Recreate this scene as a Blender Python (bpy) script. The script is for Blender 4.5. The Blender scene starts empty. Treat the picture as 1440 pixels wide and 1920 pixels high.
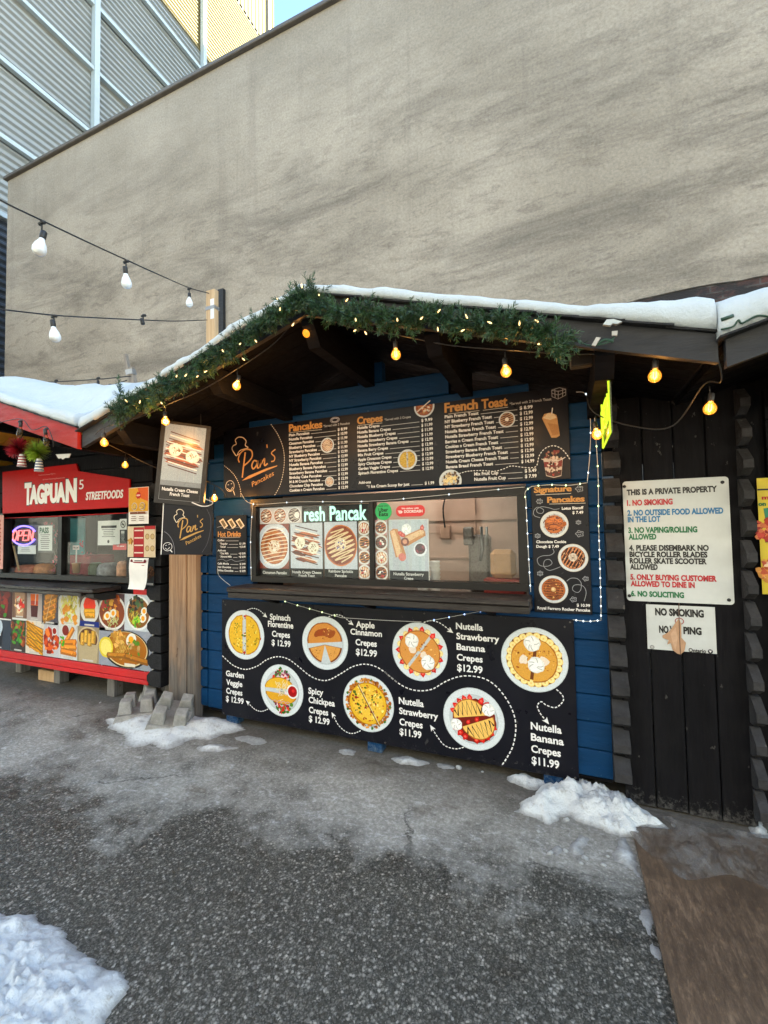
import bpy, bmesh, math, random
from mathutils import Vector, Matrix, noise
random.seed(7)
scene = bpy.context.scene
COL = scene.collection
rad = math.radians
# ------------------------------------------------------------------ camera
F, CX, CY, EYE = 821.11, 720.0, 960.0, 1.55
YAW, PITCH, ROLL = rad(-22.6044), rad(2.3218), rad(-0.9806)
fwd = Vector((math.sin(YAW)*math.cos(PITCH), math.cos(YAW)*math.cos(PITCH), math.sin(PITCH)))
r0 = Vector((math.cos(YAW), -math.sin(YAW), 0)); u0 = r0.cross(fwd)
rgt = r0*math.cos(ROLL) + u0*math.sin(ROLL); upv = u0*math.cos(ROLL) - r0*math.sin(ROLL)
cam = bpy.data.objects.new('camera', bpy.data.cameras.new('camera')); COL.objects.link(cam)
cam.data.sensor_fit = 'VERTICAL'; cam.data.sensor_height = 36.0; cam.data.lens = F/1920*36
cam.data.clip_start = 0.05; cam.data.clip_end = 900
cam.matrix_world = Matrix(((rgt.x, upv.x, -fwd.x, 0), (rgt.y, upv.y, -fwd.y, 0), (rgt.z, upv.z, -fwd.z, EYE), (0, 0, 0, 1)))
scene.camera = cam
# ------------------------------------------------------------------ sky, sun, exposure
SUN_EL, SUN_AZ = rad(25), rad(62)          # azimuth from +Y (behind the grey wall) towards +X
scene.world = bpy.data.worlds.new('World'); scene.world.use_nodes = True
wn = scene.world.node_tree; wbg = wn.nodes['Background']
sky = wn.nodes.new('ShaderNodeTexSky'); sky.sky_type = 'NISHITA'; sky.sun_disc = False
sky.sun_elevation = SUN_EL; sky.sun_rotation = SUN_AZ
sky.air_density = 1.0; sky.dust_density = 0.5; sky.ozone_density = 1.0
wn.links.new(sky.outputs[0], wbg.inputs[0]); wbg.inputs[1].default_value = 0.09
sl = bpy.data.lights.new('sun', 'SUN'); sl.energy = 4.5; sl.angle = rad(0.5); sl.color = (1, .93, .80)
sun = bpy.data.objects.new('sun', sl); COL.objects.link(sun)
sd = Vector((math.sin(SUN_AZ)*math.cos(SUN_EL), math.cos(SUN_AZ)*math.cos(SUN_EL), math.sin(SUN_EL)))
sun.rotation_euler = sd.to_track_quat('Z', 'Y').to_euler()
vs = scene.view_settings
vs.view_transform = 'Standard'; vs.look = 'None'; vs.exposure = 3.2; vs.gamma = 1.0
vs.use_white_balance = True; vs.white_balance_temperature = 6450; vs.white_balance_tint = 1
scene.render.engine = 'CYCLES'
scene.cycles.max_bounces = 8; scene.cycles.transparent_max_bounces = 16
scene.cycles.use_denoising = True; scene.cycles.sample_clamp_indirect = 3.0; scene.cycles.caustics_reflective = False; scene.cycles.caustics_refractive = False

# ------------------------------------------------------------------ points from the survey of the place
def ray(px, py): return rgt*((px-CX)/F) - upv*((py-CY)/F) + fwd
def at(px, py, y):
    d = ray(px, py); q = d*(y/d.y); return Vector((q.x, q.y, q.z+EYE))
def atd(px, py, dist):
    q = ray(px, py)*dist; return Vector((q.x, q.y, q.z+EYE))
def gnd(px, py, z=0.0):
    d = ray(px, py); q = d*((z-EYE)/d.z); return Vector((q.x, q.y, z))
def lin(r, g=None, b=None):
    if g is None: r, g, b = r
    f = lambda c: c/12.92 if c <= .04045 else ((c+.055)/1.055)**2.4
    return (f(r/255), f(g/255), f(b/255))
WY = 2.85                                   # front wall plane of the row of huts

# ------------------------------------------------------------------ materials
def newmat(name):
    m = bpy.data.materials.new(name); m.use_nodes = True
    return m, m.node_tree.nodes, m.node_tree.links, m.node_tree.nodes['Principled BSDF']
def tex_noise(N, L, co, scale, detail=6, rough=.6, dist=0.0):
    t = N.new('ShaderNodeTexNoise'); t.inputs['Scale'].default_value = scale; t.inputs['Detail'].default_value = detail
    t.inputs['Roughness'].default_value = rough; t.inputs['Distortion'].default_value = dist; L.new(co, t.inputs['Vector']); return t
def ramp(N, L, fac, stops):
    r = N.new('ShaderNodeValToRGB'); L.new(fac, r.inputs[0]); e = r.color_ramp.elements
    while len(e) < len(stops): e.new(.5)
    for k, (p, c) in enumerate(stops):
        e[k].position = p; c = (c, c, c) if isinstance(c, (int, float)) else c
        e[k].color = (c[0], c[1], c[2], 1)
    return r
def mixc(N, L, fac, a, b, mode='MIX'):
    m = N.new('ShaderNodeMix'); m.data_type = 'RGBA'; m.blend_type = mode
    for s, v in ((m.inputs[0], fac), (m.inputs[6], a), (m.inputs[7], b)):
        if hasattr(v, 'is_output'): L.new(v, s)
        elif isinstance(v, (int, float)): s.default_value = v
        else: s.default_value = (v[0], v[1], v[2], 1)
    return m.outputs[2]
def mathn(N, L, op, a, b=None, clamp=False):
    m = N.new('ShaderNodeMath'); m.operation = op; m.use_clamp = clamp
    for s, v in ((m.inputs[0], a), (m.inputs[1], b)):
        if v is None: continue
        if hasattr(v, 'is_output'): L.new(v, s)
        else: s.default_value = v
    return m.outputs[0]
def objco(N, L, scale=(1, 1, 1)):
    tc = N.new('ShaderNodeTexCoord'); mp = N.new('ShaderNodeMapping'); mp.inputs['Scale'].default_value = scale
    L.new(tc.outputs['Object'], mp.inputs[0]); return mp.outputs[0]
def worldco(N, L, scale=(1, 1, 1)):
    g = N.new('ShaderNodeNewGeometry'); mp = N.new('ShaderNodeMapping'); mp.inputs['Scale'].default_value = scale
    L.new(g.outputs['Position'], mp.inputs[0]); return mp.outputs[0]
def bump(N, L, h, strength, dist, nrm=None):
    b = N.new('ShaderNodeBump'); b.inputs['Strength'].default_value = strength; b.inputs['Distance'].default_value = dist
    L.new(h, b.inputs['Height'])
    if nrm: L.new(nrm, b.inputs['Normal'])
    return b.outputs[0]
def simple(name, c, rough=.6, metal=0, var=.25, vscale=8, bstr=.15, bscale=60, stretch=(1, 1, 1), spec=.5, dirt=None, fleck=None, splash=None):
    m, N, L, P = newmat(name)
    co = worldco(N, L, stretch)
    n1 = tex_noise(N, L, co, vscale, 8, .65); n2 = tex_noise(N, L, co, bscale, 6, .6)
    c1 = tuple(x*(1-var) for x in c); c2 = tuple(min(1, x*(1+var)) for x in c)
    r = ramp(N, L, n1.outputs[0], [(.3, c1), (.7, c2)])
    out = r.outputs[0]
    if dirt:
        n3 = tex_noise(N, L, worldco(N, L), 3.0, 10, .7)
        k = ramp(N, L, n3.outputs[0], [(.55, 0.0), (.72, dirt[1])])
        out = mixc(N, L, k.outputs[0], out, dirt[0])
    if fleck:
        n4 = tex_noise(N, L, worldco(N, L, (1, 1, .6)), 26, 4, .6); n5 = tex_noise(N, L, worldco(N, L), 2.2, 4, .6)
        k = ramp(N, L, mathn(N, L, 'ADD', n4.outputs[0], mathn(N, L, 'MULTIPLY', mathn(N, L, 'SUBTRACT', n5.outputs[0], .5), .3)), [(.70, 0.0), (.73, .8)]); out = mixc(N, L, k.outputs[0], out, fleck)
    if splash:
        sz = N.new('ShaderNodeSeparateXYZ'); L.new(worldco(N, L), sz.inputs[0]); mr = N.new('ShaderNodeMapRange'); mr.inputs['From Min'].default_value = .26; mr.inputs['From Max'].default_value = 0.0; mr.inputs['To Min'].default_value = -.25; mr.inputs['To Max'].default_value = .22; L.new(sz.outputs[2], mr.inputs['Value'])
        n6 = tex_noise(N, L, worldco(N, L), 38, 8, .8); k = ramp(N, L, mathn(N, L, 'ADD', n6.outputs[0], mr.outputs[0]), [(.60, 0.0), (.78, .5)]); out = mixc(N, L, k.outputs[0], out, splash)
    L.new(out, P.inputs['Base Color']); P.inputs['Roughness'].default_value = rough; P.inputs['Metallic'].default_value = metal
    P.inputs['Specular IOR Level'].default_value = spec
    rr = ramp(N, L, n2.outputs[0], [(.3, max(0, rough-.12)), (.7, min(1, rough+.1))]); L.new(rr.outputs[0], P.inputs['Roughness'])
    if bstr: L.new(bump(N, L, n2.outputs[0], bstr, .01), P.inputs['Normal'])
    return m
def emis(name, c, s, base=(.02, .02, .02)):
    m, N, L, P = newmat(name)
    P.inputs['Base Color'].default_value = (*base, 1); P.inputs['Emission Color'].default_value = (*c, 1)
    P.inputs['Emission Strength'].default_value = s; P.inputs['Roughness'].default_value = .3
    return m
def printmat(name, rough=.35, var=.12, vs=90, spec=.5, emit=0, coat=0):
    m, N, L, P = newmat(name)
    a = N.new('ShaderNodeVertexColor'); a.layer_name = 'Col'
    n = tex_noise(N, L, worldco(N, L), vs, 5, .7)
    r = ramp(N, L, n.outputs[0], [(.25, 1-var*1.6), (.75, 1+var*.5)])
    o = mixc(N, L, 1.0, a.outputs[0], r.outputs[0], 'MULTIPLY')
    L.new(o, P.inputs['Base Color']); P.inputs['Specular IOR Level'].default_value = spec
    n2 = tex_noise(N, L, worldco(N, L), 7, 6, .7)
    rr = ramp(N, L, n2.outputs[0], [(.3, rough-.07), (.7, rough+.1)]); L.new(rr.outputs[0], P.inputs['Roughness'])
    L.new(bump(N, L, n2.outputs[0], .05, .02), P.inputs['Normal'])
    if emit:
        L.new(o, P.inputs['Emission Color']); P.inputs['Emission Strength'].default_value = emit
    return m
M = {}
M['print'] = printmat('printed_vinyl', .38, .08, 90, .25)
M['food'] = printmat('printed_photo', .36, .16, 130, .3)
M['paper'] = printmat('printed_paper', .7, .10, 50, .3)
M['glowprint'] = printmat('glowing_print', .3, .25, 160, .5, .05)  # faint glow in the print itself, on window posters and light box alike
M['enamel'] = printmat('enamel_sign', .35, .05, 20)
M['led'] = emis('led_green_white', (.60, 1, .78), .17)
M['pblack'] = simple('black_vinyl_panel', lin(17, 18, 27), .36, spec=.22, var=.2, vscale=3, bstr=.05, bscale=6, fleck=(.05, .05, .052), splash=(.09, .09, .09))
M['blue'] = simple('blue_wood_paint', lin(6, 52, 92), .6, spec=.18, var=.22, vscale=6, bstr=.35, bscale=70, stretch=(.25, 1, 1), dirt=(lin(18, 44, 66), .5), fleck=lin(96, 128, 150), splash=lin(110, 124, 134))
M['darkwood'] = simple('black_stained_wood', (.0055, .0055, .0072), .75, spec=.12, var=.4, vscale=12, bstr=.4, bscale=70, stretch=(1, 1, .12), dirt=((.010, .010, .011), .5), fleck=(.07, .068, .066), splash=(.16, .155, .15))
M['darkwoodx'] = simple('black_stained_beam', (.004, .004, .0055), .8, spec=.1, var=.4, vscale=12, bstr=.4, bscale=70, stretch=(.12, .3, 1))
M['greylog'] = simple('dark_grey_log_end', (.030, .030, .033), .8, spec=.3, var=.4, vscale=14, bstr=.4, bscale=60, dirt=((.045, .043, .042), .6), fleck=(.10, .095, .09), splash=(.17, .165, .16))
M['blacklog'] = simple('black_log_end', (.011, .011, .013), .75, spec=.3, var=.4, vscale=14, bstr=.4, bscale=60)
M['fascia'] = simple('grey_black_fascia_paint', (.022, .0225, .026), .6, fleck=(.09, .09, .09), spec=.3, var=.35, vscale=10, bstr=.4, bscale=60, stretch=(.2, 1, 1), dirt=((.05, .05, .05), .5))
M['redpaint'] = simple('red_wood_paint', lin(196, 26, 30), .5, var=.2, vscale=7, bstr=.3, bscale=60, stretch=(.2, 1, 1))
M['redfascia'] = simple('faded_red_paint', lin(158, 34, 30), .6, spec=.25, var=.25, vscale=9, bstr=.3, bscale=60, stretch=(.2, 1, 1), dirt=(lin(120, 60, 52), .6))
M['ochre'] = simple('ochre_soffit_paint', lin(222, 164, 48), .6, var=.2, vscale=7, bstr=.2)
M['shingle'] = simple('dark_asphalt_shingle', (.02, .02, .022), .95, var=.5, vscale=120, bstr=.5, bscale=200)
M['frame'] = simple('black_window_frame', (.007, .0065, .007), .4, spec=.3, var=.3, vscale=8, bstr=.1)
M['shelf'] = simple('worn_dark_shelf', (.022, .0175, .0165), .35, spec=.4, var=.6, vscale=9, bstr=.35, bscale=40, stretch=(.15, 1, 1), dirt=((.06, .05, .045), .55))
M['black'] = simple('matt_black', (.012, .012, .013), .55, var=.2, bstr=.1)
M['cable'] = simple('black_rubber_cable', (.014, .014, .015), .5, var=.2, bstr=.0)
M['greencord'] = simple('green_cord', (.012, .05, .03), .5, var=.2, bstr=0)
M['white'] = simple('white_plastic', (.75, .75, .74), .4, var=.08, bstr=0)
M['steel'] = simple('grey_steel', (.3, .3, .3), .4, .7, var=.2, bstr=.1)
M['screw'] = simple('screw_metal', (.12, .11, .1), .4, .6, var=.2, bstr=0)
M['galv'] = simple('silver_grey_rail', (.48, .53, .54), .5, 0, var=.08, vscale=1, bstr=0)
M['clad'] = simple('grey_corrugated_steel', (.31, .32, .32), .5, 0, var=.06, vscale=.6, bstr=0)
M['cladlow'] = simple('slate_corrugated_steel', (.07, .085, .11), .55, 0, var=.08, vscale=.6, bstr=0)
M['cream'] = simple('sun_tinted_steel', (.17, .135, .055), .6, 0, var=.06, vscale=.6, bstr=0)  # same steel as the grey, with warm sunlight put into the colour
M['inwall'] = simple('beige_interior_panel', lin(196, 162, 142), .5, var=.12, vscale=2, bstr=.05)
M['concrete'] = simple('weathered_concrete', (.30, .295, .28), .9, var=.3, vscale=14, bstr=.6, bscale=90, dirt=((.17, .165, .155), .7))
M['brickp'] = None

def m_glass():
    m, N, L, P = newmat('window_glass'); out = N['Material Output']; N.remove(P)
    t = N.new('ShaderNodeBsdfTransparent'); t.inputs[0].default_value = (.93, .95, .95, 1)
    g = N.new('ShaderNodeBsdfGlossy'); g.inputs['Roughness'].default_value = .02
    lw = N.new('ShaderNodeLayerWeight'); lw.inputs[0].default_value = .5
    f2 = mathn(N, L, 'ADD', mathn(N, L, 'MULTIPLY', mathn(N, L, 'POWER', lw.outputs['Facing'], 5), .7), .022, True)
    mx = N.new('ShaderNodeMixShader'); L.new(f2, mx.inputs[0]); L.new(t.outputs[0], mx.inputs[1]); L.new(g.outputs[0], mx.inputs[2])
    L.new(mx.outputs[0], out.inputs[0]); return m
M['glass'] = m_glass()
def m_bulb(name, col, s, f):
    m, N, L, P = newmat(name); out = N['Material Output']; N.remove(P)
    t = N.new('ShaderNodeBsdfTransparent'); t.inputs[0].default_value = (1, .82, .55, 1)
    e = N.new('ShaderNodeEmission'); e.inputs[0].default_value = (*col, 1); e.inputs[1].default_value = s
    g = N.new('ShaderNodeBsdfGlossy'); g.inputs[1].default_value = .05
    a = N.new('ShaderNodeMixShader'); a.inputs[0].default_value = f; L.new(t.outputs[0], a.inputs[1]); L.new(e.outputs[0], a.inputs[2])
    b = N.new('ShaderNodeMixShader'); fr = N.new('ShaderNodeFresnel'); fr.inputs[0].default_value = 1.35
    L.new(fr.outputs[0], b.inputs[0]); L.new(a.outputs[0], b.inputs[1]); L.new(g.outputs[0], b.inputs[2])
    L.new(b.outputs[0], out.inputs[0]); return m
M['amber'] = m_bulb('amber_lit_glass', (1, .29, .022), .34, .6)
M['filament'] = emis('hot_filament', (1, .50, .11), 3.2)
M['clearbulb'] = m_bulb('clear_unlit_glass', (1, .9, .8), .0, .0)
def m_frost():
    m, N, L, P = newmat('frosted_white_bulb')
    P.inputs['Base Color'].default_value = (.86, .88, .88, 1); P.inputs['Roughness'].default_value = .25
    P.inputs['Subsurface Weight'].default_value = .5; P.inputs['Subsurface Radius'].default_value = (.03, .03, .03)
    return m
M['frost'] = m_frost()
M['minilight'] = emis('warm_mini_light', (1, .60, .24), .42)
M['fairyw'] = emis('cool_fairy_light', (.80, .90, 1), .3)
M['fairyg'] = emis('green_white_fairy_light', (.80, 1, .42), .4)
M['fairyb'] = emis('blue_fairy_light', (.35, .50, 1), .4)
M['neonp'] = emis('neon_violet_tube', (.20, .13, 1), .42)
M['neonr'] = emis('neon_pink_tube', (1, .16, .16), .30)
M['neony'] = emis('neon_lime_tube', (.62, .85, .03), .17)
M['filltube'] = emis('fill_tube_glow', (1, .86, .76), 8.0)

def m_needles():
    m, N, L, P = newmat('garland_needles')
    a = N.new('ShaderNodeVertexColor'); a.layer_name = 'Col'; L.new(a.outputs[0], P.inputs['Base Color'])
    P.inputs['Roughness'].default_value = .45; P.inputs['Specular IOR Level'].default_value = .4
    return m
M['needles'] = m_needles()

def m_asphalt():
    m, N, L, P = newmat('worn_wet_asphalt'); co = worldco(N, L)
    wn_ = tex_noise(N, L, co, 60, 3, .6); wv = N.new('ShaderNodeVectorMath'); wv.operation = 'MULTIPLY_ADD'; L.new(wn_.outputs['Color'], wv.inputs[0]); wv.inputs[1].default_value = (.014, .014, 0); L.new(co, wv.inputs[2])
    v = N.new('ShaderNodeTexVoronoi'); v.inputs['Scale'].default_value = 88; L.new(wv.outputs[0], v.inputs['Vector'])
    v2 = N.new('ShaderNodeTexVoronoi'); v2.inputs['Scale'].default_value = 210; L.new(co, v2.inputs['Vector'])
    big = tex_noise(N, L, co, 1.1, 7, .62, .4); mid = tex_noise(N, L, co, 5.5, 8, .7); fine = tex_noise(N, L, co, 42, 6, .75)
    sep = N.new('ShaderNodeSeparateXYZ'); L.new(co, sep.inputs[0])
    # individual stones: some pale, most dark
    bw = N.new('ShaderNodeSeparateColor'); L.new(v.outputs['Color'], bw.inputs[0])
    stone = ramp(N, L, bw.outputs[0], [(.0, (.042, .043, .037)), (.56, (.080, .081, .070)), (.70, (.19, .187, .162)), (.84, (.40, .385, .34)), (1, (.72, .69, .62))])
    edge = ramp(N, L, v.outputs['Distance'], [(.24, 1.0), (.60, .22)])
    st = mixc(N, L, 1.0, stone.outputs[0], edge.outputs[0], 'MULTIPLY')
    bw2 = N.new('ShaderNodeSeparateColor'); L.new(v2.outputs['Color'], bw2.inputs[0])
    grit = ramp(N, L, bw2.outputs[1], [(.0, (.046, .047, .041)), (.72, (.108, .108, .095)), (1, (.30, .29, .265))])
    asp = mixc(N, L, .5, st, grit.outputs[0])
    # dried salt, a broad band along the huts plus streaks; the rest is damp
    band = N.new('ShaderNodeMapRange'); band.inputs['From Min'].default_value = 1.70; band.inputs['From Max'].default_value = 2.25
    band.inputs['To Min'].default_value = -.24; band.inputs['To Max'].default_value = .125
    L.new(mathn(N, L, 'ADD', sep.outputs[1], mathn(N, L, 'MULTIPLY', sep.outputs[0], -.12)), band.inputs['Value'])
    sm = mathn(N, L, 'ADD', mathn(N, L, 'ADD', big.outputs[0], band.outputs[0]), mathn(N, L, 'MULTIPLY', mathn(N, L, 'SUBTRACT', mid.outputs[0], .5), .55))
    salt = ramp(N, L, sm, [(.45, 0.0), (.57, .55), (.70, 1.0)])
    saltc = ramp(N, L, fine.outputs[0], [(.25, (.19, .186, .166)), (.52, (.39, .386, .353)), (.74, (.68, .675, .64))])
    c = mixc(N, L, mathn(N, L, 'MULTIPLY', salt.outputs[0], .88), asp, saltc.outputs[0])
    # thin white crust in wandering lines
    ws = tex_noise(N, L, worldco(N, L, (1, 2.0, 1)), 2.6, 5, .62, .3)
    crust = ramp(N, L, mathn(N, L, 'ABSOLUTE', mathn(N, L, 'SUBTRACT', ws.outputs[0], .5)), [(.0, 1.0), (.03, 0.0)])
    brk = ramp(N, L, tex_noise(N, L, co, 16, 8, .8).outputs[0], [(.48, 0.0), (.62, 1.0)])
    fac = mathn(N, L, 'MULTIPLY', mathn(N, L, 'MULTIPLY', crust.outputs[0], salt.outputs[0]), brk.outputs[0])
    dust = ramp(N, L, tex_noise(N, L, worldco(N, L, (1, 1.7, 1)), 24, 9, .82).outputs[0], [(.56, 0.0), (.70, .75)])
    fac = mathn(N, L, 'MAXIMUM', fac, mathn(N, L, 'MULTIPLY', dust.outputs[0], salt.outputs[0]))
    c = mixc(N, L, fac, c, (.62, .63, .64))
    ck = N.new('ShaderNodeTexVoronoi'); ck.feature = 'DISTANCE_TO_EDGE'; ck.inputs['Scale'].default_value = .75
    cd = tex_noise(N, L, co, 6, 6, .7); cv_ = N.new('ShaderNodeVectorMath'); cv_.operation = 'MULTIPLY_ADD'; L.new(cd.outputs['Color'], cv_.inputs[0]); cv_.inputs[1].default_value = (.22, .22, 0); L.new(co, cv_.inputs[2]); L.new(cv_.outputs[0], ck.inputs['Vector'])
    cm = tex_noise(N, L, co, 1.7, 3, .5)
    ckf = mathn(N, L, 'MULTIPLY', ramp(N, L, ck.outputs['Distance'], [(.0, .8), (.006, 0.0)]).outputs[0], ramp(N, L, cm.outputs[0], [(.5, 0.0), (.6, 1.0)]).outputs[0])
    c = mixc(N, L, ckf, c, (.02, .019, .018))
    # wet dirt under the eaves, along the foot of the huts
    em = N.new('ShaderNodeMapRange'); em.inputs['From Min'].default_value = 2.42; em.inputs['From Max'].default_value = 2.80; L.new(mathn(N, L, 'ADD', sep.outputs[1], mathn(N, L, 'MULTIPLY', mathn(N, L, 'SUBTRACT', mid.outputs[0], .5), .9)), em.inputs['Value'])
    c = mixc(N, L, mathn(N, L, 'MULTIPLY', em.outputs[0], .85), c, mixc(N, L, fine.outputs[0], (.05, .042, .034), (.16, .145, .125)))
    # wet brown blots
    wet = tex_noise(N, L, worldco(N, L, (.8, 1.6, 1)), 2.6, 7, .6, .3)
    wk = ramp(N, L, wet.outputs[0], [(.60, 0.0), (.70, .8)])
    c = mixc(N, L, wk.outputs[0], c, mixc(N, L, 1.0, c, (.50, .46, .42), 'MULTIPLY'))
    L.new(c, P.inputs['Base Color']); P.inputs['Specular IOR Level'].default_value = .25
    rr = ramp(N, L, sm, [(.45, .42), (.62, .85)]); L.new(rr.outputs[0], P.inputs['Roughness'])
    h = mathn(N, L, 'SUBTRACT', mathn(N, L, 'MULTIPLY', fine.outputs[0], .25), mathn(N, L, 'MULTIPLY', v.outputs['Distance'], .8))
    L.new(bump(N, L, h, .32, .005, bump(N, L, mid.outputs[0], .3, .03)), P.inputs['Normal'])
    return m
M['asphalt'] = m_asphalt()

def m_stucco():
    m, N, L, P = newmat('stained_grey_render'); co = worldco(N, L)
    sep = N.new('ShaderNodeSeparateXYZ'); L.new(co, sep.inputs[0])
    base = tex_noise(N, L, co, .5, 8, .62)
    c = ramp(N, L, base.outputs[0], [(.30, (.315, .272, .214)), (.52, (.405, .352, .282)), (.72, (.48, .42, .34))]).outputs[0]
    # patches drifting level along the wall
    s = tex_noise(N, L, worldco(N, L, (.36, 1, 1.5)), 1.1, 12, .74, .6)
    k = ramp(N, L, s.outputs[0], [(.46, 0.0), (.58, .45), (.72, .85)])
    low = N.new('ShaderNodeMapRange'); low.inputs['From Min'].default_value = 9.0; low.inputs['From Max'].default_value = 6.4
    L.new(sep.outputs[2], low.inputs['Value'])
    kk = mathn(N, L, 'MULTIPLY', k.outputs[0], mathn(N, L, 'ADD', mathn(N, L, 'MULTIPLY', low.outputs[0], .75), .2))
    c = mixc(N, L, kk, c, (.135, .118, .098))
    # trowel streaks
    s2 = tex_noise(N, L, worldco(N, L, (.7, 1, 2.2)), 3.0, 11, .78, .6)
    k2 = ramp(N, L, s2.outputs[0], [(.52, 0.0), (.67, .65)])
    c = mixc(N, L, mathn(N, L, 'MULTIPLY', k2.outputs[0], low.outputs[0]), c, (.15, .128, .107))
    # sooty runs, vertical
    s3 = tex_noise(N, L, worldco(N, L, (3.2, 1, .14)), 1.4, 6, .6)
    k3 = ramp(N, L, s3.outputs[0], [(.57, 0.0), (.72, .32)])
    c = mixc(N, L, k3.outputs[0], c, (.23, .20, .165))
    f = tex_noise(N, L, co, 30, 8, .75); g = tex_noise(N, L, co, 9, 8, .7)
    c = mixc(N, L, 1.0, c, ramp(N, L, f.outputs[0], [(.3, .70), (.7, 1.18)]).outputs[0], 'MULTIPLY')
    L.new(c, P.inputs['Base Color']); P.inputs['Roughness'].default_value = .95; P.inputs['Specular IOR Level'].default_value = .2
    L.new(bump(N, L, f.outputs[0], .5, .02, bump(N, L, g.outputs[0], .4, .05)), P.inputs['Normal'])
    return m
M['stucco'] = m_stucco()
def m_brick():
    m, N, L, P = newmat('sooty_exposed_brick')
    b = N.new('ShaderNodeTexBrick'); b.inputs['Scale'].default_value = 1.0
    b.inputs['Brick Width'].default_value = .21; b.inputs['Row Height'].default_value = .075; b.inputs['Mortar Size'].default_value = .008
    b.inputs['Color1'].default_value = (.17, .06, .048, 1); b.inputs['Color2'].default_value = (.12, .06, .05, 1); b.inputs['Mortar'].default_value = (.16, .15, .14, 1)
    g = N.new('ShaderNodeNewGeometry'); s = N.new('ShaderNodeSeparateXYZ'); cmb = N.new('ShaderNodeCombineXYZ')
    L.new(g.outputs['Position'], s.inputs[0]); L.new(s.outputs[0], cmb.inputs[0]); L.new(s.outputs[2], cmb.inputs[1]); L.new(cmb.outputs[0], b.inputs['Vector'])
    n = tex_noise(N, L, worldco(N, L, (1, 1, 2)), 5, 8, .7)
    k = ramp(N, L, n.outputs[0], [(.47, .98), (.68, .35)])
    c = mixc(N, L, k.outputs[0], b.outputs[0], (.02, .019, .019))
    L.new(c, P.inputs['Base Color']); P.inputs['Roughness'].default_value = .9
    L.new(bump(N, L, n.outputs[0], .8, .03), P.inputs['Normal']); return m
M['brick'] = m_brick()
def m_snow(name, tint=(.82, .86, .89), dirt=.0, dcol=(.25, .23, .2)):
    m, N, L, P = newmat(name); co = worldco(N, L)
    a = tex_noise(N, L, co, 9, 9, .7); b = tex_noise(N, L, co, 70, 6, .7); d = tex_noise(N, L, co, 22, 8, .75)
    c = ramp(N, L, a.outputs[0], [(.3, tuple(x*.93 for x in tint)), (.7, tint)]).outputs[0]
    if dirt:
        c = mixc(N, L, ramp(N, L, d.outputs[0], [(.54, 0.0), (.72, dirt)]).outputs[0], c, dcol)
    if dirt:
        sz = N.new('ShaderNodeSeparateXYZ'); L.new(co, sz.inputs[0]); zz = mathn(N, L, 'ADD', sz.outputs[2], mathn(N, L, 'MULTIPLY', mathn(N, L, 'SUBTRACT', d.outputs[0], .5), .05))
        k = ramp(N, L, zz, [(.002, .85), (.020, 0.0)]); c = mixc(N, L, k.outputs[0], c, (.24, .24, .235))
    L.new(c, P.inputs['Base Color']); P.inputs['Roughness'].default_value = .7
    P.inputs['Subsurface Weight'].default_value = .06; P.inputs['Subsurface Radius'].default_value = (.02, .025, .03)
    L.new(bump(N, L, b.outputs[0], .55, .012, bump(N, L, d.outputs[0], .45, .03)), P.inputs['Normal']); return m
M['snow'] = m_snow('roof_snow', (.60, .66, .70))
M['gsnow'] = m_snow('trodden_snow', (.70, .74, .76), .8)
def m_ply():
    m, N, L, P = newmat('wet_plywood'); co = worldco(N, L, (26, 6, 1))
    a = tex_noise(N, L, co, 1.7, 12, .82, .25); b = tex_noise(N, L, worldco(N, L), 2.6, 10, .75); c3 = tex_noise(N, L, worldco(N, L, (24, 8, 1)), 1.6, 8, .8)
    c = ramp(N, L, a.outputs[0], [(.30, (.055, .036, .024)), (.5, (.14, .094, .06)), (.68, (.30, .205, .13))]).outputs[0]
    c = mixc(N, L, ramp(N, L, b.outputs[0], [(.4, .65), (.62, 0.0)]).outputs[0], c, (.07, .052, .04))
    c = mixc(N, L, ramp(N, L, c3.outputs[0], [(.585, 0.0), (.68, .7)]).outputs[0], c, (.28, .19, .11))
    L.new(c, P.inputs['Base Color'])
    L.new(ramp(N, L, b.outputs[0], [(.4, .3), (.65, .65)]).outputs[0], P.inputs['Roughness'])
    L.new(bump(N, L, a.outputs[0], .3, .01), P.inputs['Normal']); return m
M['ply'] = m_ply()
def m_ice():
    m, N, L, P = newmat('grey_ice'); co = worldco(N, L, (1.6, 1, 1))
    a = tex_noise(N, L, co, 6, 11, .78, .35); b = tex_noise(N, L, co, 40, 6, .7)
    c = ramp(N, L, a.outputs[0], [(.3, (.13, .105, .085)), (.5, (.23, .205, .18)), (.7, (.40, .385, .365))]).outputs[0]
    L.new(c, P.inputs['Base Color']); P.inputs['Roughness'].default_value = .25
    L.new(ramp(N, L, a.outputs[0], [(.38, .08), (.62, .75)]).outputs[0], P.inputs['Alpha'])
    L.new(bump(N, L, b.outputs[0], .3, .01, bump(N, L, a.outputs[0], .4, .03)), P.inputs['Normal']); return m
M['ice'] = m_ice()
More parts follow.
